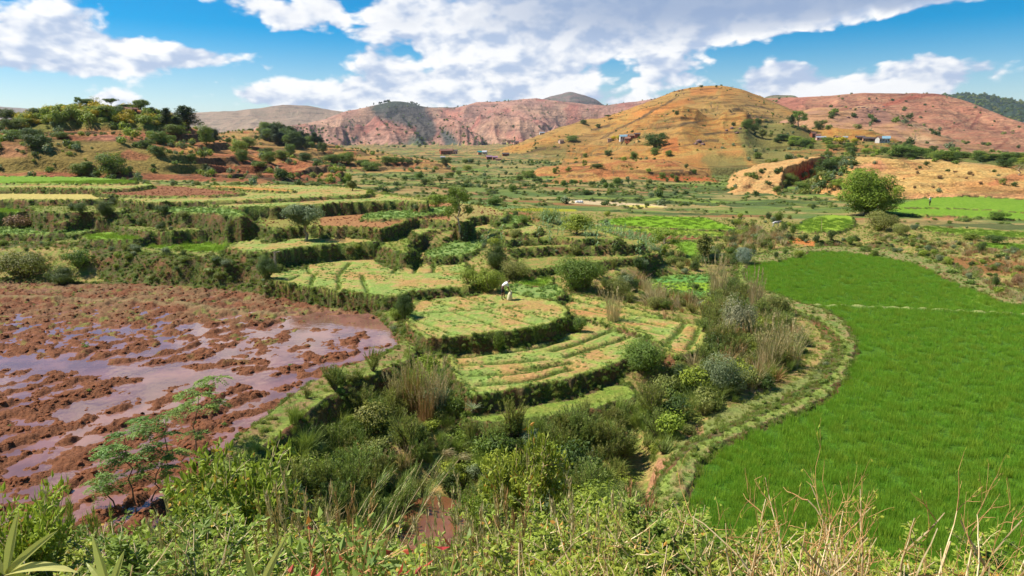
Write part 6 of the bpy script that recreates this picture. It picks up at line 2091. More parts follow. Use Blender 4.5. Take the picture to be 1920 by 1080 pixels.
def person(loc, rz, label, J, hat=False, scale=1.0, shirt=M_SHIRT, short=M_SHORTS):
    """J: joints in the person's own frame"""
    e = empty('person', loc, rz, (scale,) * 3)
    A = lambda k: np.array(J[k], float)
    pel, spine, chest, neck, head = A('pelvis'), A('spine'), A('chest'), A('neck'), A('head')
    verts, edges, radii = [], [], []
    def v(p, r):
        verts.append(tuple(p))
        radii.append(r if isinstance(r, tuple) else (r, r))
        return len(verts) - 1
    ip = v(pel, (.125, .10))
    isp = v(spine, (.12, .095))
    ic = v(chest, (.14, .10))
    ine = v(neck, .055)
    hd = (head - neck) / np.linalg.norm(head - neck)
    ih1 = v(neck + hd * .09, .062)
    ih2 = v(head, (.078, .092))
    ih3 = v(head + hd * .085, (.06, .07))
    edges += [(ip, isp), (isp, ic), (ic, ine), (ine, ih1), (ih1, ih2), (ih2, ih3)]
    for sd in ('L', 'R'):
        sh, el, wr = A('sh' + sd), A('el' + sd), A('wr' + sd)
        a = v(sh, .058)
        b_ = v(el, .040)
        c = v(wr, .027)
        edges += [(ic, a), (a, b_), (b_, c)]
        hand(None, wr, wr - el, verts, edges, radii, c)
        hp, kn, an, to = A('hip' + sd), A('kn' + sd), A('an' + sd), A('to' + sd)
        a = v(hp, .088)
        b_ = v(kn, .056)
        c = v(an, .036)
        d = v(to, (.038, .025))
        edges += [(ip, a), (a, b_), (b_, c), (c, d)]
    skin_obj('body', verts, edges, radii, M_SKIN, e)
    # face: nose, eyes and ears on the side the head looks to
    look = A('look')
    side = np.cross(look, hd)
    side /= np.linalg.norm(side)
    fb = Bag()
    c0 = head + look * .085
    fb.add([c0 + hd * .02, c0 - hd * .02 + side * .014, c0 - hd * .02 - side * .014, c0 + look * .025 - hd * .012], [(0, 1, 3), (0, 3, 2), (1, 2, 3)], .5)
    for s in (-1, 1):
        q = head + side * s * .085
        fb.add([q + hd * .03, q - hd * .03, q + side * s * .018 + look * -.02, q + look * .02], [(0, 2, 1), (0, 1, 3), (0, 3, 2), (1, 2, 3)], .5)
    fb.make('face', [M_SKIN], True, e)
    eb = Bag()
    for s in (-1, 1):
        eb.box(head + look * .083 + side * s * .032 + hd * .022, (.016, .016, .010))
    eb.box(head + look * .082 - hd * .045, (.04, .04, .008))
    eb.make('eyes', [M_HAIR], True, e)
    # shirt
    sv = [tuple(pel + (spine - pel) * .25), tuple(spine), tuple(chest), tuple(neck - hd * .01), tuple(A('shL')), tuple(A('shL') + (A('elL') - A('shL')) * .75), tuple(A('shR')), tuple(A('shR') + (A('elR') - A('shR')) * .75)]
    skin_obj('shirt', sv, [(0, 1), (1, 2), (2, 3), (2, 4), (4, 5), (2, 6), (6, 7)], [(.155, .125), (.15, .12), (.165, .125), (.07, .07), (.085, .085), (.065, .065), (.085, .085), (.065, .065)], shirt, e)
    sh = [tuple(pel + (spine - pel) * .18), tuple(pel)]
    ed = [(0, 1)]
    rd = [(.14, .115), (.15, .13)]
    for sd in ('L', 'R'):
        hp, kn = A('hip' + sd), A('kn' + sd)
        sh += [tuple(hp), tuple(hp + (kn - hp) * .95)]
        ed += [(1, len(sh) - 2), (len(sh) - 2, len(sh) - 1)]
        rd += [(.112, .112), (.085, .085)]
    skin_obj('shorts', sh, ed, rd, short, e, root=1)
    hv = [tuple(head + hd * .03 - look * .03), tuple(head + hd * .075 - look * .01)]
    skin_obj('hair', hv, [(0, 1)], [(.092, .09), (.075, .08)], M_HAIR, e)
    if hat:
        hb = Bag()
        n = 16
        for (r0, z0, r1, z1) in ((.20, .06, .10, .075), (.10, .075, .09, .16), (.09, .16, .0, .175)):
            for i in range(n):
                a0, a1 = i / n * 6.2832, (i + 1) / n * 6.2832
                P_ = [head + np.array([math.cos(q) * r_, math.sin(q) * r_, z_]) for q, r_, z_ in ((a0, r0, z0), (a1, r0, z0), (a1, r1, z1), (a0, r1, z1))]
                hb.add(P_, [(0, 1, 2, 3)], .5)
        hb.make('hat', [M_HAT], True, e)
    return tag(e, label, 'person')


# the worker bends to the right over the ground, feet apart
wx_, wy_ = at(943, 561, 11.0)
wz = float(ground_z(wx_, wy_)[0])
J = dict(pelvis=(-.05, 0, .84), spine=(.06, .02, .98), chest=(.20, .03, 1.10), neck=(.33, .03, 1.19), head=(.42, .02, 1.25), look=(.75, .1, -.62),
         shL=(.24, .20, 1.12), elL=(.33, .22, .86), wrL=(.42, .20, .62), shR=(.26, -.15, 1.10), elR=(.36, -.17, .84), wrR=(.46, -.14, .60),
         hipL=(-.04, .10, .80), knL=(.10, .16, .44), anL=(.10, .22, .08), toL=(.24, .22, .03), hipR=(-.04, -.10, .80), knR=(-.06, -.13, .44), anR=(-.08, -.14, .08), toR=(.06, -.16, .03))
person((wx_, wy_, wz - .02), .10, 'bending worker in a white shirt and black shorts beside the pale sack', J, scale=1.05)
px2, py2 = 1743, 386
x_, y_, z_, r_ = hit(px2, py2)
J2 = dict(pelvis=(0, 0, .92), spine=(0, .01, 1.08), chest=(0, .02, 1.30), neck=(.0, .03, 1.46), head=(.0, .05, 1.60), look=(0, 1, -.05),
          shL=(-.19, .02, 1.38), elL=(-.24, .08, 1.10), wrL=(-.20, .26, .95), shR=(.19, .02, 1.38), elR=(.24, .08, 1.10), wrR=(.20, .26, .95),
          hipL=(-.09, 0, .88), knL=(-.10, .03, .48), anL=(-.10, -.02, .08), toL=(-.11, .12, .03), hipR=(.09, 0, .88), knR=(.10, .05, .48), anR=(.11, .02, .08), toR=(.12, .16, .03))
person((x_, y_, z_ - .03), .3, 'standing person in white top, dark shorts and hat among the right-hand paddies', J2, hat=True)

# sack, full and tied at the neck
def sack(x, y, name='sack', lean=.12, s=1.0, label=None):
    z = float(ground_z(x, y)[0])
    n, ring = 18, [(0.0, .14), (.04, .185), (.16, .20), (.26, .185), (.31, .18), (.42, .175), (.55, .145), (.63, .09), (.66, .055), (.70, .07), (.73, .10)]
    b = Bag()
    V, Fc = [], []
    for k, (zz, rr) in enumerate(ring):
        for i in range(n):
            a = i / n * 6.2832
            q = rr * (1 + .06 * math.sin(3 * a + k) + .03 * math.sin(7 * a + 2 * k))
            V.append((math.cos(a) * q + zz * lean, math.sin(a) * q, zz))
    for k in range(len(ring) - 1):
        for i in range(n):
            j = (i + 1) % n
            Fc.append((k * n + i, k * n + j, (k + 1) * n + j, (k + 1) * n + i))
    b.add(np.array(V) * s, Fc, .5)
    e = empty(name, (x, y, z - .02), .2)
    b.make('bag', [M_SACK], True, e, True)
    tb = Bag()
    an = np.linspace(0, 6.2832, 13)
    tb.tube([(math.cos(a) * .066 * s + .66 * lean * s, math.sin(a) * .066 * s, .66 * s) for a in an], .012, 4)
    tb.make('tie', [M_TWIG], True, e)
    return tag(e, label, 'sack')


sx, sy = at(955, 563, 11.0)
sack(sx, sy, s=.95, label='full pale woven sack standing next to the bending worker')
sx, sy, sz, sr = hit(1086, 381)
e = empty('laundry_bundle', (sx, sy, sz))
b = Bag()
rng = np.random.default_rng(3)
for i in range(4):
    c = np.array([(-.45 + .3 * i) * 1.1, rng.random() * .2, .22])
    n = 10
    V, Fc = [(c[0], c[1], c[2] + .26)], []
    for k, (rr, zz) in enumerate(((.2, .2), (.30, 0), (.27, -.2))):
        for j in range(n):
            a = j / n * 6.2832
            V.append((c[0] + math.cos(a) * rr * (.9 + .3 * rng.random()), c[1] + math.sin(a) * rr * (.9 + .3 * rng.random()), c[2] + zz))
    T3 = [(0, 1 + j, 1 + (j + 1) % n) for j in range(n)]
    for k in range(2):
        for j in range(n):
            Fc.append((1 + k * n + j, 1 + k * n + n + j, 1 + k * n + n + (j + 1) % n, 1 + k * n + (j + 1) % n))
    off = b.n
    b.add(V, Fc, .5)
    b.F3.append(np.array(T3) + off)
    b.M3.append(np.zeros(len(T3), int))
    cc = b.make('bundle', [M_SHIRT], True, e, True)
    b = Bag()
tag(e, 'white cloth bundles heaped on the sandy strip of the valley floor', 'bundles')

# weathered post with a stub of a branch
x_, y_ = at(515, 477, 9.1)
z_ = float(ground_z(x_, y_)[0])
e = empty('wooden_post', (x_, y_, z_ - .1))
b = Bag()
k = 35 / F * (y_ * CP + 9 * SP)
b.tube([(0, 0, 0), (.03, 0, k * .3), (-.02, .01, k * .6), (.02, 0, k * .9), (.03, 0, k + .1)], [.10, .085, .09, .08, .085], 7)
b.make('trunk', [plain_mat('weathered_wood', (.50, .42, .33), (.26, .20, .15), 9, .9, .2, .02)], True, e)
b = Bag()
b.tube([(.03, 0, k * 1.0), (.20, 0, k + .05), (.45, .02, k + .10)], [.05, .04, .025], 6)
b.make('branch_stub', [bpy.data.materials['weathered_wood']], True, e)
tag(e, 'crooked weathered wooden post with a branch stub on the terrace above the dark shrub', 'post')
# pale cane in the lime-green paddy
x_, y_, z_, r_ = hit(1540, 434)
b = Bag()
b.tube([(0, 0, -.1), (-.02, 0, .7), (-.08, 0, 1.5), (-.12, 0, 1.75)], [.03, .025, .02, .012], 5)
o = b.make('pole', [M_TWIG], True)
o.location = (x_, y_, z_)
tag(o, 'thin pale pole standing in the lime-green paddy', 'pole')
# small black and white cow
x_, y_, z_, r_ = hit(1455, 426)
e = empty('cow', (x_, y_, z_), -.2, (.62,) * 3)
M_COW = plain_mat('black_and_white_hide', (.75, .72, .66), (.05, .045, .04), 1.9, .8, .2)
M_HORN = plain_mat('horn', (.35, .30, .22), None, 5, .5, .4)
vs = [(-.75, 0, 1.05), (-.35, 0, 1.08), (.15, 0, 1.10), (.5, 0, 1.18), (.75, 0, 1.32), (.98, 0, 1.42), (1.2, 0, 1.28)]
rd = [(.20, .22), (.26, .30), (.27, .32), (.21, .26), (.13, .17), (.12, .13), (.07, .08)]
ed = [(i, i + 1) for i in range(6)]
for (sx_, sd) in ((-.62, -.16), (-.62, .16)):
    n = len(vs)
    vs += [(sx_ - .02, sd, .85), (sx_ + .08, sd, .62), (sx_ - .12, sd, .40), (sx_ - .08, sd, .05)]
    rd += [(.13, .13), (.08, .08), (.05, .05), (.045, .045)]
    ed += [(0, n), (n, n + 1), (n + 1, n + 2), (n + 2, n + 3)]
for (sx_, sd) in ((.45, -.15), (.45, .15)):
    n = len(vs)
    vs += [(sx_, sd, .85), (sx_ + .03, sd, .48), (sx_, sd, .05)]
    rd += [(.10, .10), (.055, .055), (.042, .042)]
    ed += [(3, n), (n, n + 1), (n + 1, n + 2)]
n = len(vs)
vs += [(-.98, 0, 1.02), (-1.05, 0, .6)]
rd += [(.03, .03), (.03, .03)]
ed += [(0, n), (n, n + 1)]
n = len(vs)
vs += [(.95, .17, 1.47), (.95, -.17, 1.47)]
rd += [(.05, .02), (.05, .02)]
ed += [(5, n), (5, n + 1)]
n = len(vs)
vs += [(.35, 0, 1.42)]
rd += [(.10, .10)]
ed += [(3, n)]
skin_obj('body', vs, ed, rd, M_COW, e, root=2)
b = Bag()
for s in (-1, 1):
    b.tube([(.98, .07 * s, 1.50), (.95, .18 * s, 1.58), (.98, .2 * s, 1.75)], [.03, .022, .006], 5)
b.make('horns', [M_HORN], True, e)
tag(e, 'small black and white zebu calf grazing on the slope left of the lime-green paddy', 'calf')

# ------------------------------------------------------------------ foreground plants on the hillside below the camera
def fore(px, ptop, Y):
    """ground point at forward distance Y under photo column px, and the height that reaches row ptop"""
    u, f, z = ray(px, ptop)
    k = Y / f
    x = u * k
    g = float(ground_z(x, Y)[0])
    return x, Y, g, ZC + z * k - g


def kit_scrub(name, seed, lm, stems=16, leaf=.045, n=4200, wood=None, spread_=.55, lw=.6, bare=0.0):
    """twiggy leafy shrub, unit height, leaves in metres/height"""
    rng = np.random.default_rng(seed)
    b = Bag()
    tips = []
    for i in range(stems):
        a = rng.random() * 6.283
        s = rng.random() ** .7 * spread_
        top = np.array([math.cos(a) * s, math.sin(a) * s, 1.0 - .30 * s / spread_ * rng.random() - .15 * rng.random()])
        P = limb(b, rng, (rng.normal() * .03, rng.normal() * .03, 0), top, .008, .0022, 1, .035, 7, 4)
        for j in range(7):
            k = rng.integers(2, 6)
            d = unit(1, rng)[0] * .7 + np.array([math.cos(a) * .4, math.sin(a) * .4, .7])
            d /= np.linalg.norm(d)
            L = .10 + .16 * rng.random()
            Pt = limb(b, rng, P[k], P[k] + d * L, .0035, .0012, 1, .05, 4, 3)
            tips.append(Pt)
        tips.append(P[3:])
    m = int(n * (1 - bare) / len(tips))
    for Pt in tips:
        if m < 1:
            break
        t = rng.random(m) * (len(Pt) - 1)
        k = np.minimum(t.astype(int), len(Pt) - 2)
        f = (t - k)[:, None]
        C = Pt[k] * (1 - f) + Pt[k + 1] * f
        ax = Pt[-1] - Pt[0]
        ax = ax / np.linalg.norm(ax)
        D_ = unit(m, rng) + ax * .6
        D_ /= np.linalg.norm(D_, axis=1, keepdims=True)
        N_ = unit(m, rng) * .6 + np.array([0, 0, 1.0])
        tone = np.clip(rng.random(m) * .6 + .15 + .2 * (t / (len(Pt) - 1)), 0, .85)
        tone = np.where((rng.random(m) < (.14 if name == 'red_shrub' else .05)) & (t > len(Pt) * .45), 1.0, tone)
        b.leaves(C + D_ * leaf * .25, D_, N_, leaf * (.6 + .7 * rng.random(m)), leaf * lw * (.7 + .5 * rng.random(m)), tone, 0)
    return b.make(name, [lm, wood or M_TWIG])


def kit_twigs(name, seed, lm, stems=5, levels=3, wood=None, leaves=120, leaf=.03, spread_=.30):
    """bare dry shrub: main stems that fork twice, a few leaves at the ends"""
    rng = np.random.default_rng(seed)
    b = Bag()
    def grow(p, d, L, r, lev):
        n = 5
        P = [np.array(p, float)]
        for i in range(n):
            d = d + rng.normal(size=3) * .13
            d /= np.linalg.norm(d)
            P.append(P[-1] + d * L / n)
        b.tube(P, np.linspace(r, r * .45, n + 1), 5 if lev == levels else 4, .5, 1 if lev > 1 else 2)
        if lev > 0:
            for q in range(rng.integers(2, 5)):
                k = rng.integers(1, n + 1)
                nd = d * .6 + unit(1, rng)[0] * .75 + np.array([0, 0, .15])
                nd /= np.linalg.norm(nd)
                grow(P[k], nd, L * (.38 + .25 * rng.random()), r * .5, lev - 1)
        else:
            m = max(1, leaves // 60)
            C = np.array(P)[rng.integers(2, n + 1, m)]
            b.leaves(C, unit(m, rng), unit(m, rng) + np.array([0, 0, 1.0]), leaf, leaf * .6, .4 + .6 * rng.random(m), 0)
    for i in range(stems):
        a = i / stems * 6.283 + rng.random()
        s = spread_ * (.4 + .8 * rng.random())
        grow((rng.normal() * .03, rng.normal() * .03, 0), np.array([math.cos(a) * s, math.sin(a) * s, .9]), .80 + .2 * rng.random(), .0145, levels)
    zt = max(float(v[:, 2].max()) for v in b.V)
    b.V = [v / zt for v in b.V]
    return b.make(name, [lm, wood or M_TWIG, M_REDTWIG])


def pinnate_tree(x, y, g, h, seed, label, lean=(0, 0), nleaf=26, R_=.72, group=None):
    """young tree with an open crown of feathered leaves"""
    rng = np.random.default_rng(seed)
    e = empty('young_tree', (x, y, g - .05))
    tb, cb = Bag(), Bag()
    top = np.array([lean[0], lean[1], h * .86])
    P = limb(tb, rng, (0, 0, 0), top, .028, .012, 0, .03, 8, 6)
    ends = []
    for i in range(7):
        k = 4 + (i % 4)
        a = i * 2.2 + rng.random()
        q = P[min(k, 7)] + np.array([math.cos(a), math.sin(a), .45 + .3 * rng.random()]) * h * .21 * (1 + .5 * rng.random())
        limb(tb, rng, P[min(k, 7)], q, .010, .005, 0, .05, 4, 4)
        ends.append(q)
    ends.append(top + np.array([0, 0, h * .06]))
    for q in ends:
        for j in range(nleaf // 7 + 3):
            a = rng.random() * 6.283
            L = R_ * (.7 + .5 * rng.random())
            out = np.array([math.cos(a), math.sin(a), .28 * rng.random() + .05])
            n = 6
            pts = [q + out * L * t + np.array([0, 0, -L * .45 * t * t]) for t in np.linspace(0, 1, n)]
            cb.tube(pts, np.linspace(.004, .0015, n), 3, .6, 1)
            m = 11
            t = np.linspace(.15, 1, m)
            C = q + out * L * t[:, None] + np.array([0, 0, -L * .45]) * (t[:, None] ** 2)
            sd = np.array([-out[1], out[0], 0])
            tn = .25 + .6 * rng.random()
            for s_ in (-1, 1):
                D_ = sd * s_ * .9 + out * .35 + np.array([0, 0, -.22])
                D_ = D_ / np.linalg.norm(D_) + rng.normal(size=(m, 3)) * .12
                cb.leaves(C, D_, np.tile((0, 0, 1.0), (m, 1)) + rng.normal(size=(m, 3)) * .2, R_ * .27 * (1.15 - .5 * np.abs(t - .45)), R_ * .085, np.clip(tn + rng.normal(size=m) * .1, 0, 1), 0)
    tb.make('trunk', [M_BARK], True, e)
    cb.make('crown', [M_PINN, M_BARK], True, e)
    return tag(e, label, 'tree', group)


def strap_leaf(b, p, d, up, L, W, tone, droop=.3, mat=0):
    """one long folded leaf like an agave or dracaena blade"""
    d = np.array(d, float)
    d /= np.linalg.norm(d)
    S = np.cross(d, up)
    S /= np.linalg.norm(S)
    U = np.cross(S, d)
    V = []
    n = 7
    for i in range(n):
        t = i / (n - 1)
        c = np.array(p) + d * L * t - U * 0 + np.array([0, 0, -droop * L * t * t])
        w = W * .75 * math.sin(min(1, t * 1.6 + .28) * math.pi * .5) * (1 - t ** 2.6) ** .8 + .001
        V += [c - S * w * .5 + U * w * .18, c - U * w * .05, c + S * w * .5 + U * w * .18]
    Fc = []
    for i in range(n - 1):
        k = i * 3
        Fc += [(k, k + 1, k + 4, k + 3), (k + 1, k + 2, k + 5, k + 4)]
    b.add(V, Fc, .55 + .45 * tone, mat)


M_PINN = leaf_mat('feathered_leaflets', (.10, .21, .035), (.30, .46, .075), trans=.4)
M_STRAP = leaf_mat('broad_strap_leaves', (.22, .34, .05), (.78, .76, .24), trans=.5, rough=.4)

# young feathered trees by the mud field
for a in [(367, 868, 368, 712, 12.0, 'tallest young feathered tree, standing in front of the mud field', (.05, 0), 34), (315, 940, 308, 760, 12.1, 'young feathered tree just left of the tallest one', (-.2, 0), 22), (258, 975, 230, 800, 12.2, 'wide young feathered tree on the left, in front of the mud field', (-.5, 0), 40),
          (285, 965, 300, 850, 12.2, 'low young feathered tree between its two taller neighbours', (.3, 0), 20), (225, 985, 185, 905, 12.3, 'smallest leaning young feathered tree at the left', (-.7, 0), 12)]:
    bx, by, tx, ty, D, lab, ln, nl = a
    x_, y_ = at(bx, by, D)
    g = float(ground_z(x_, y_)[0])
    u, f, z = ray(tx, ty)
    h = ZC + z * (y_ / f) - g
    pinnate_tree(x_, y_, g, max(1.2, h), bx, lab, (u * y_ / f - x_, 0), nl, .48 + nl * .003)

# broom-like shrub in the lower left
KB = kit_broom('switch_shrub', 203, leaf_mat('fine_green_switches', (.13, .20, .03), (.34, .42, .07)), 15, 1500)
for (px, pt, Y, w, lab) in [(95, 878, 14.5, .9, 'switch-like green shrub with reddish stems in front of the mud, lower left'), (180, 930, 13.0, .7, 'smaller switch-like shrub right of the first, lower left'), (540, 935, 15.0, .6, 'switch-like shrub beside the red-leaved shrub')]:
    x_, y_, g, h = fore(px, pt, Y)
    o = KB.copy()
    o.name = 'switch_shrub'
    COL.objects.link(o)
    o.location = (x_, y_, g)
    o.scale = (w, w, h / 1.35)
    tag(o, lab, 'shrub')

KS = [kit_scrub('scrub', 211, LM['fore'], 18, .030, 5200), kit_scrub('scrub', 212, LM['fore'], 16, .034, 4600), kit_scrub('scrub', 213, LM['mid'], 16, .032, 4600), kit_scrub('scrub', 214, LM['olive'], 14, .028, 3400)]
KBIG = kit_scrub('bright_shrub', 215, LM['fore'], 22, .050, 5200, None, .48, .55)
KRED = kit_scrub('red_shrub', 216, leaf_mat('red_shrub_leaves', (.13, .22, .03), (.36, .44, .08), tip=(.55, .05, .05)), 9, .055, 520, M_REDTWIG, .42, .42)
K_FG = [kit_tuft('dry_grass_clump', 241, 90, LM['dry'], 1.0, .45, .007, .14, .3, 20, LM['dry']), kit_tuft('dry_grass_clump', 242, 90, LM['reddry'], 1.0, .45, .007, .14, .3, 20, LM['reddry']), kit_tuft('dry_grass_clump', 243, 110, LM['grass'], 1.0, .5, .008, .14, .35)]
KTW = [kit_twigs('twigs', 221, LM['yellow'], 5, 3, None, 60, .03, .45), kit_twigs('twigs', 222, LM['yellow'], 6, 3, None, 60, .03, .5), kit_twigs('twigs', 223, LM['yellow'], 4, 3, None, 60, .03, .4)]


def plant(kit, px, pt, Y, w, label, group=None, name='shrub', cat='shrub', rz=None, tilt=(0, 0)):
    x_, y_, g, h = fore(px, pt, Y)
    o = kit.copy()
    o.name = name
    COL.objects.link(o)
    o.location = (x_, y_, g - .03)
    o.scale = (w, w, max(.5, h))
    o.rotation_euler = (tilt[0], tilt[1], random.random() * 6.28 if rz is None else rz)
    return tag(o, label, cat, group)


plant(KBIG, 405, 812, 10.5, 2.6, 'tall bright shrub with large yellow-green leaves below the feathered trees')
plant(KBIG, 350, 930, 8.0, 2.0, 'bright yellow-green shrub in front of the tall bright one, lower left')
plant(KBIG, -25, 890, 6.0, 1.3, 'leafy green shrub cut by the left edge of the picture')
plant(KBIG, 1000, 800, 17.5, 3.0, 'slender yellow-green shrub with reddish top in the middle of the gully')
plant(KS[2], 925, 868, 17.5, 2.2, 'greyish shrub left of the slender yellow-green one in the gully')
plant(KRED, 590, 975, 4.0, 1.9, 'shrub with large green and red leaves at the lower edge, left of the centre', name='red_leaved_shrub')
plant(KRED, 640, 1010, 3.6, 1.6, 'second red-leaved shrub, close to the bottom edge', name='red_leaved_shrub')
plant(KRED, 775, 992, 4.0, 1.8, 'red-tipped shrub at the bottom edge below the muddy pool', name='red_leaved_shrub')
plant(KRED, 800, 1025, 3.4, 1.2, 'low red-tipped sprig at the bottom edge, just right of the pool shrub', name='red_leaved_shrub')
# carpet of scrub along the bottom of the view
k = 0
for Y, rowtop in ((4.6, 1052), (5.6, 1028), (6.8, 1003), (8.4, 985), (10.5, 968)):
    n = int(13 + Y * .7)
    for i in range(n):
        px = -60 + (i + .5 + random.uniform(-.35, .35)) * 2050 / n
        env = np.interp(px, [-60, 100, 200, 320, 520, 700, 860, 1000, 1200, 1300, 1400, 1550, 1900, 2000], [70, 62, 45, 5, 25, 60, 85, -5, -22, 20, 78, 88, 88, 88])
        pt = rowtop + env + random.uniform(-22, 22)
        if 690 < px < 880 and Y > 6:
            continue
        if px < 330 and Y > 9:
            continue
        if px > 1270 and Y > 8:
            continue
        kk_ = random.choice([0, 0, 1, 1, 2, 3])
        where = 'at the bottom left' if px < 330 else 'below the red-leaved shrubs' if px < 700 else 'below the muddy pool' if px < 900 else 'below the gully path' if px < 1250 else 'below the big paddy'
        where += ', front row' if Y < 5 else ', second row' if Y < 6 else ', middle row' if Y < 8 else ', back row'
        plant(KS[kk_], px, pt, Y + random.uniform(-.4, .4), 1.6 + .12 * Y, {0: 'dense small-leaved yellow-green shrub ', 1: 'loose yellow-green shrub ', 2: 'darker green small-leaved shrub ', 3: 'dull olive small-leaved shrub '}[kk_] + where, 'scrub on the slope below the viewpoint')
for i, (px, pt, Y, tl, lab) in enumerate([(1440, 848, 4.2, (.0, -.12), 'tall bare forked twig shrub, left one in front of the big paddy'), (1640, 818, 4.2, (0, -.28), 'tallest bare twig shrub, leaning left in front of the big paddy'), (1725, 880, 4.4, (0, .2), 'bare twig shrub right of the tallest one'), (1560, 880, 4.6, (0, .1), 'bare orange-tipped twig shrub between the two tall ones'),
                                  (1510, 905, 4.0, (0, .15), 'dense bare twig shrub low in front of the big paddy'), (1800, 905, 4.3, (0, .35), 'bare twig shrub leaning right near the lower right corner'), (1885, 890, 3.6, (0, 0), 'single tall dry stalk shrub at the lower right edge'), (1660, 930, 3.8, (.1, 0), 'tangled bare twigs at the bottom, right of the centre'),
                                  (1595, 960, 3.6, (0, .2), 'low tangle of pale twigs at the bottom edge'), (1770, 960, 3.6, (0, -.2), 'pale twig tangle at the bottom edge, toward the right corner'), (1480, 960, 3.6, (0, -.2), 'pale twig tangle at the bottom edge below the left tall shrub'), (1860, 985, 3.4, (0, .1), 'dry twig shrub in the lower right corner')]):
    plant(KTW[i % 3], px, pt, Y, 1.15, lab, None, 'bare_shrub', 'bare shrub', None, tl)
for i, (px, pt, Y) in enumerate([(1090, 945, 5.2), (1180, 970, 4.8), (960, 985, 4.8), (1330, 930, 5.2), (880, 1000, 5.0), (1250, 985, 4.4), (420, 1000, 4.4), (1030, 1020, 4.2)]):
    plant(KTW[i % 3], px, pt, Y, 1.3, 'pale dry twigs sticking out of the leafy scrub at the bottom', 'dry twigs in the bottom scrub', 'bare_shrub', 'bare shrub')

for i, (px, pt, Y, w) in enumerate([(560, 930, 7.5, 1.3), (650, 950, 6.5, 1.2), (700, 985, 5.5, 1.1), (905, 940, 7.0, 1.3), (960, 955, 6.0, 1.1), (1040, 930, 7.5, 1.3), (1130, 950, 6.2, 1.2), (1210, 935, 7.0, 1.2), (1290, 965, 5.6, 1.1), (330, 985, 5.6, 1.0), (500, 960, 6.4, 1.1), (1370, 985, 5.0, 1.0), (860, 985, 5.0, 1.0)]):
    x_, y_, g, h = fore(px, pt, Y)
    o = K_FG[i % 3].copy()
    o.name = 'dry_grass_clump'
    COL.objects.link(o)
    o.location = (x_, y_, g)
    o.scale = (w, w, h)
    tag(o, ('dry straw-coloured' if i % 3 == 0 else 'rusty brown' if i % 3 == 1 else 'long green') + ' grass clump rising from the bottom scrub ' + ('left of the pool' if px < 740 else 'below the gully path' if px > 1180 else 'right of the pool'), 'grass clump', 'grass clumps in the bottom scrub')

# broad strap leaves
def strap_plant(px, pt, Y, leaves, label):
    x_, y_, g, h = fore(px, pt, Y)
    e = empty('strap_leaved_plant', (x_, y_, g))
    zc = h - .42
    st = Bag()
    st.tube([(0, 0, -.1), (.02, 0, zc * .5), (0, 0, zc)], [.03, .027, .022], 6)
    st.make('stem', [M_PALEBARK], True, e)
    for (dx, dz, dy, L, W, tn) in leaves:
        b = Bag()
        strap_leaf(b, (0, 0, zc), (dx, dy, dz), (0, -1, .3) if abs(dz) > .5 else (0, -.3, 1), L, W, tn, .12 if dz > .7 else .3)
        b.make('leaf', [M_STRAP], True, e)
    tag(e, label, 'plant')


strap_plant(188, 985, 3.3, [(-.12, 1, 0, .42, .075, .95), (.25, .8, .1, .30, .06, .3), (-.9, .25, -.1, .33, .07, .85), (.6, .5, -.2, .28, .06, .5), (-.5, .6, .3, .3, .06, .4)], 'plant with one upright yellowish strap leaf at the bottom left')
strap_plant(470, 985, 3.2, [(.40, .9, 0, .46, .055, .8), (.75, .55, -.1, .42, .075, .95), (-.75, .45, -.15, .40, .075, .85), (-.2, .9, .2, .3, .06, .4), (.9, .1, -.2, .34, .06, .6)], 'plant with long yellow-green strap leaves at the bottom, left of the centre')
strap_plant(-12, 940, 3.2, [(.75, .75, 0, .44, .06, .55), (.8, .35, -.1, .46, .09, 1.0), (.9, -.05, -.1, .34, .05, .95), (.2, .9, .1, .4, .07, .4), (-.5, .7, .2, .4, .07, .4)], 'plant with broad pale strap leaves at the left edge')
strap_plant(1432, 1040, 3.6, [(.3, .8, 0, .25, .03, .3), (-.3, .8, 0, .25, .03, .3), (.8, .5, 0, .25, .03, .5), (-.8, .4, 0, .25, .03, .4), (.1, 1, 0, .28, .03, .3)], 'narrow-leaved grey-green rosette at the bottom under the twigs')
# spiky rosette on the gully rim
x_, y_ = at(887, 792, 13.0)
e = empty('spiky_plant', (x_, y_, float(ground_z(x_, y_)[0])))
for i in range(26):
    b = Bag()
    a = i * 2.4
    el_ = .25 + .75 * ((i * 7) % 26) / 26
    strap_leaf(b, (0, 0, .25), (math.cos(a), math.sin(a), el_ * 1.4), (0, 0, 1), .60, .06, .3 + .6 * random.random(), .15)
    b.make('leaf', [LM['grey']], True, e)
b = Bag()
b.tube([(0, 0, -.1), (0, 0, .3)], [.08, .07], 6)
b.make('stem', [M_BARK], True, e)
tag(e, 'pale spiky rosette plant on the rim of the gully below the lowest terrace', 'plant')

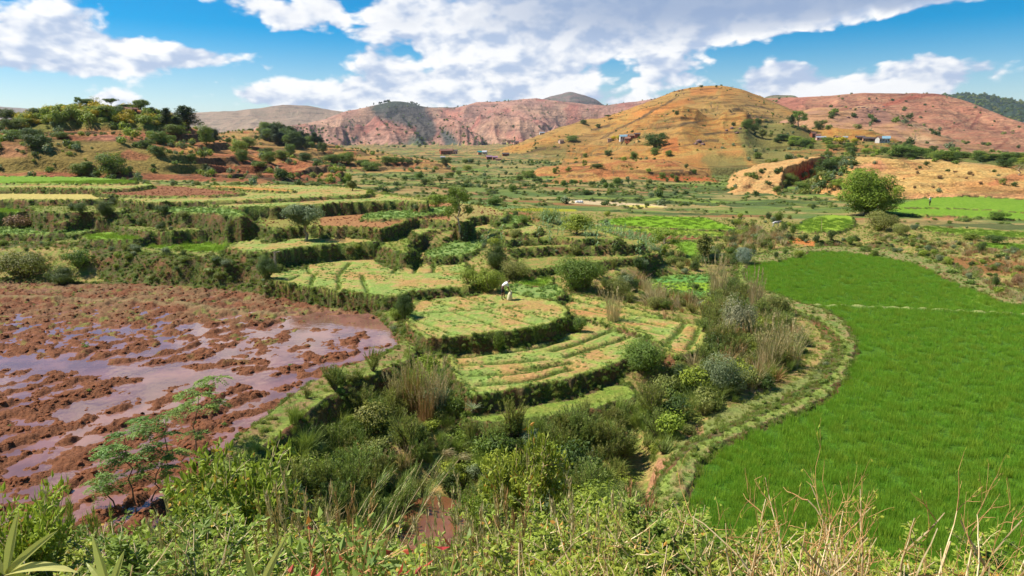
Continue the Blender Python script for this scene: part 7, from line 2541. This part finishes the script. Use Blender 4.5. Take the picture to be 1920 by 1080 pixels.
# tall plumed reeds leaning over the pool
def reed(px0, py0, px1, py1, Y0, label, plume=True, group=None):
    x0, y0, g, _ = fore(px0, py0, Y0)
    u, f, z = ray(px0, py0)
    k = Y0 / f
    p0 = np.array([u * k, Y0, max(g, ZC + z * k - .3)])
    p0[2] = g
    u, f, z = ray(px1, py1)
    k = (Y0 + 1.5) / f
    p1 = np.array([u * k, Y0 + 1.5, ZC + z * k])
    e = empty('plumed_reed', tuple(p0))
    b = Bag()
    q = p1 - p0
    rng = np.random.default_rng(int(px1))
    n = 9
    t = np.linspace(0, 1, n)[:, None]
    P = q * t + np.array([0, 0, .35]) * np.sin(t * math.pi)
    b.tube(P, np.linspace(.018, .007, n), 5, .5, 1)
    m = 46
    tt = rng.random(m) ** .7 * .9
    C = q * tt[:, None] + np.array([0, 0, .35]) * np.sin(tt[:, None] * math.pi)
    D_ = q / np.linalg.norm(q) + unit(m, rng) * .35
    b.leaves(C, D_, unit(m, rng), .55, .02, rng.random(m), 0)
    b.make('stalk', [LM['broom'], M_TWIG], True, e)
    if plume:
        b = Bag()
        m = 240
        C = q + rng.normal(size=(m, 3)) * np.array([.09, .05, .03])
        D_ = np.array([.9, .1, -.35]) + rng.normal(size=(m, 3)) * .35
        b.leaves(C, D_, unit(m, rng), .22, .014, rng.random(m), 0)
        b.make('plume', [LM['dry']], True, e)
    tag(e, label, 'reed', group)


reed(700, 985, 836, 848, 20.5, 'leaning reed with a fluffy plume above the pool, left one')
reed(715, 1000, 866, 855, 20.0, 'leaning reed with a fluffy plume above the pool, right one')
for i in range(9):
    reed(640 + i * 14, 985 + i * 3, 720 + i * 15 + random.uniform(-20, 20), 880 + random.uniform(-25, 30), 20.5 + random.random(), 'plumeless green reed leaning over the pool', False, 'green reeds leaning over the pool')
# rust-coloured dry grass clumps
KR = [kit_tuft('rusty_reed_clump', 231, 150, LM['reddry'], 1.0, .5, .010, .22, .2, 26, LM['dry']), kit_tuft('rusty_reed_clump', 232, 150, LM['dry'], 1.0, .55, .010, .22, .2, 30, LM['dry'])]
for i, (px, py, h, w, kk_, lab) in enumerate([(775, 775, 120, 62, 0, 'tall rust-coloured dry grass clump at the gully rim, left part'), (820, 778, 105, 70, 1, 'straw-coloured dry grass clump at the gully rim, right part'), (800, 800, 90, 60, 0, 'rusty grass clump in front of the taller ones at the gully rim'), (745, 770, 80, 46, 1, 'short straw clump left of the rusty ones at the gully rim'),
                                    (1440, 700, 110, 80, 1, 'large straw-coloured reed clump between the pale shrub and the big paddy'), (1480, 690, 90, 70, 1, 'straw-coloured reed clump right of the large one, beside the paddy'), (1345, 560, 80, 56, 1, 'tall pale reed clump at the upper left corner of the big paddy'), (1415, 590, 90, 40, 1, 'thin tall reeds left of the paddy bund'), (1150, 600, 60, 50, 1, 'straw-coloured reeds beside the big dense round shrub')]):
    x_, y_, z_, r_ = hit(px, py)
    dep = y_ * CP - (z_ - ZC) * SP
    o = KR[kk_].copy()
    o.name = 'reed_clump'
    COL.objects.link(o)
    o.location = (x_, y_, z_)
    o.scale = (w / F * dep, w / F * dep, h / F * dep)
    tag(o, lab, 'reeds')

# ------------------------------------------------------------------ the air
hb = Bag()
zlo, zhi = float(GZ.min()) - 1.0, float(GZ.max()) + 12
hb.box((0, 0, (zlo + zhi) / 2), (12800, 12800, zhi - zlo))
hz = bpy.data.materials.new('air')
hz.use_nodes = True
hz.node_tree.nodes.clear()
N = NT(hz.node_tree)
pv = N.n('ShaderNodeVolumePrincipled')
pv.inputs['Color'].default_value = (.80, .88, 1.0, 1)
pv.inputs['Density'].default_value = .000045
pv.inputs['Anisotropy'].default_value = .2
o_ = N.n('ShaderNodeOutputMaterial')
hz.node_tree.links.new(pv.outputs[0], o_.inputs['Volume'])
h = hb.make('haze', [hz], True)
tag(h, 'thin blue haze over the valley and mountains', kind='stuff')
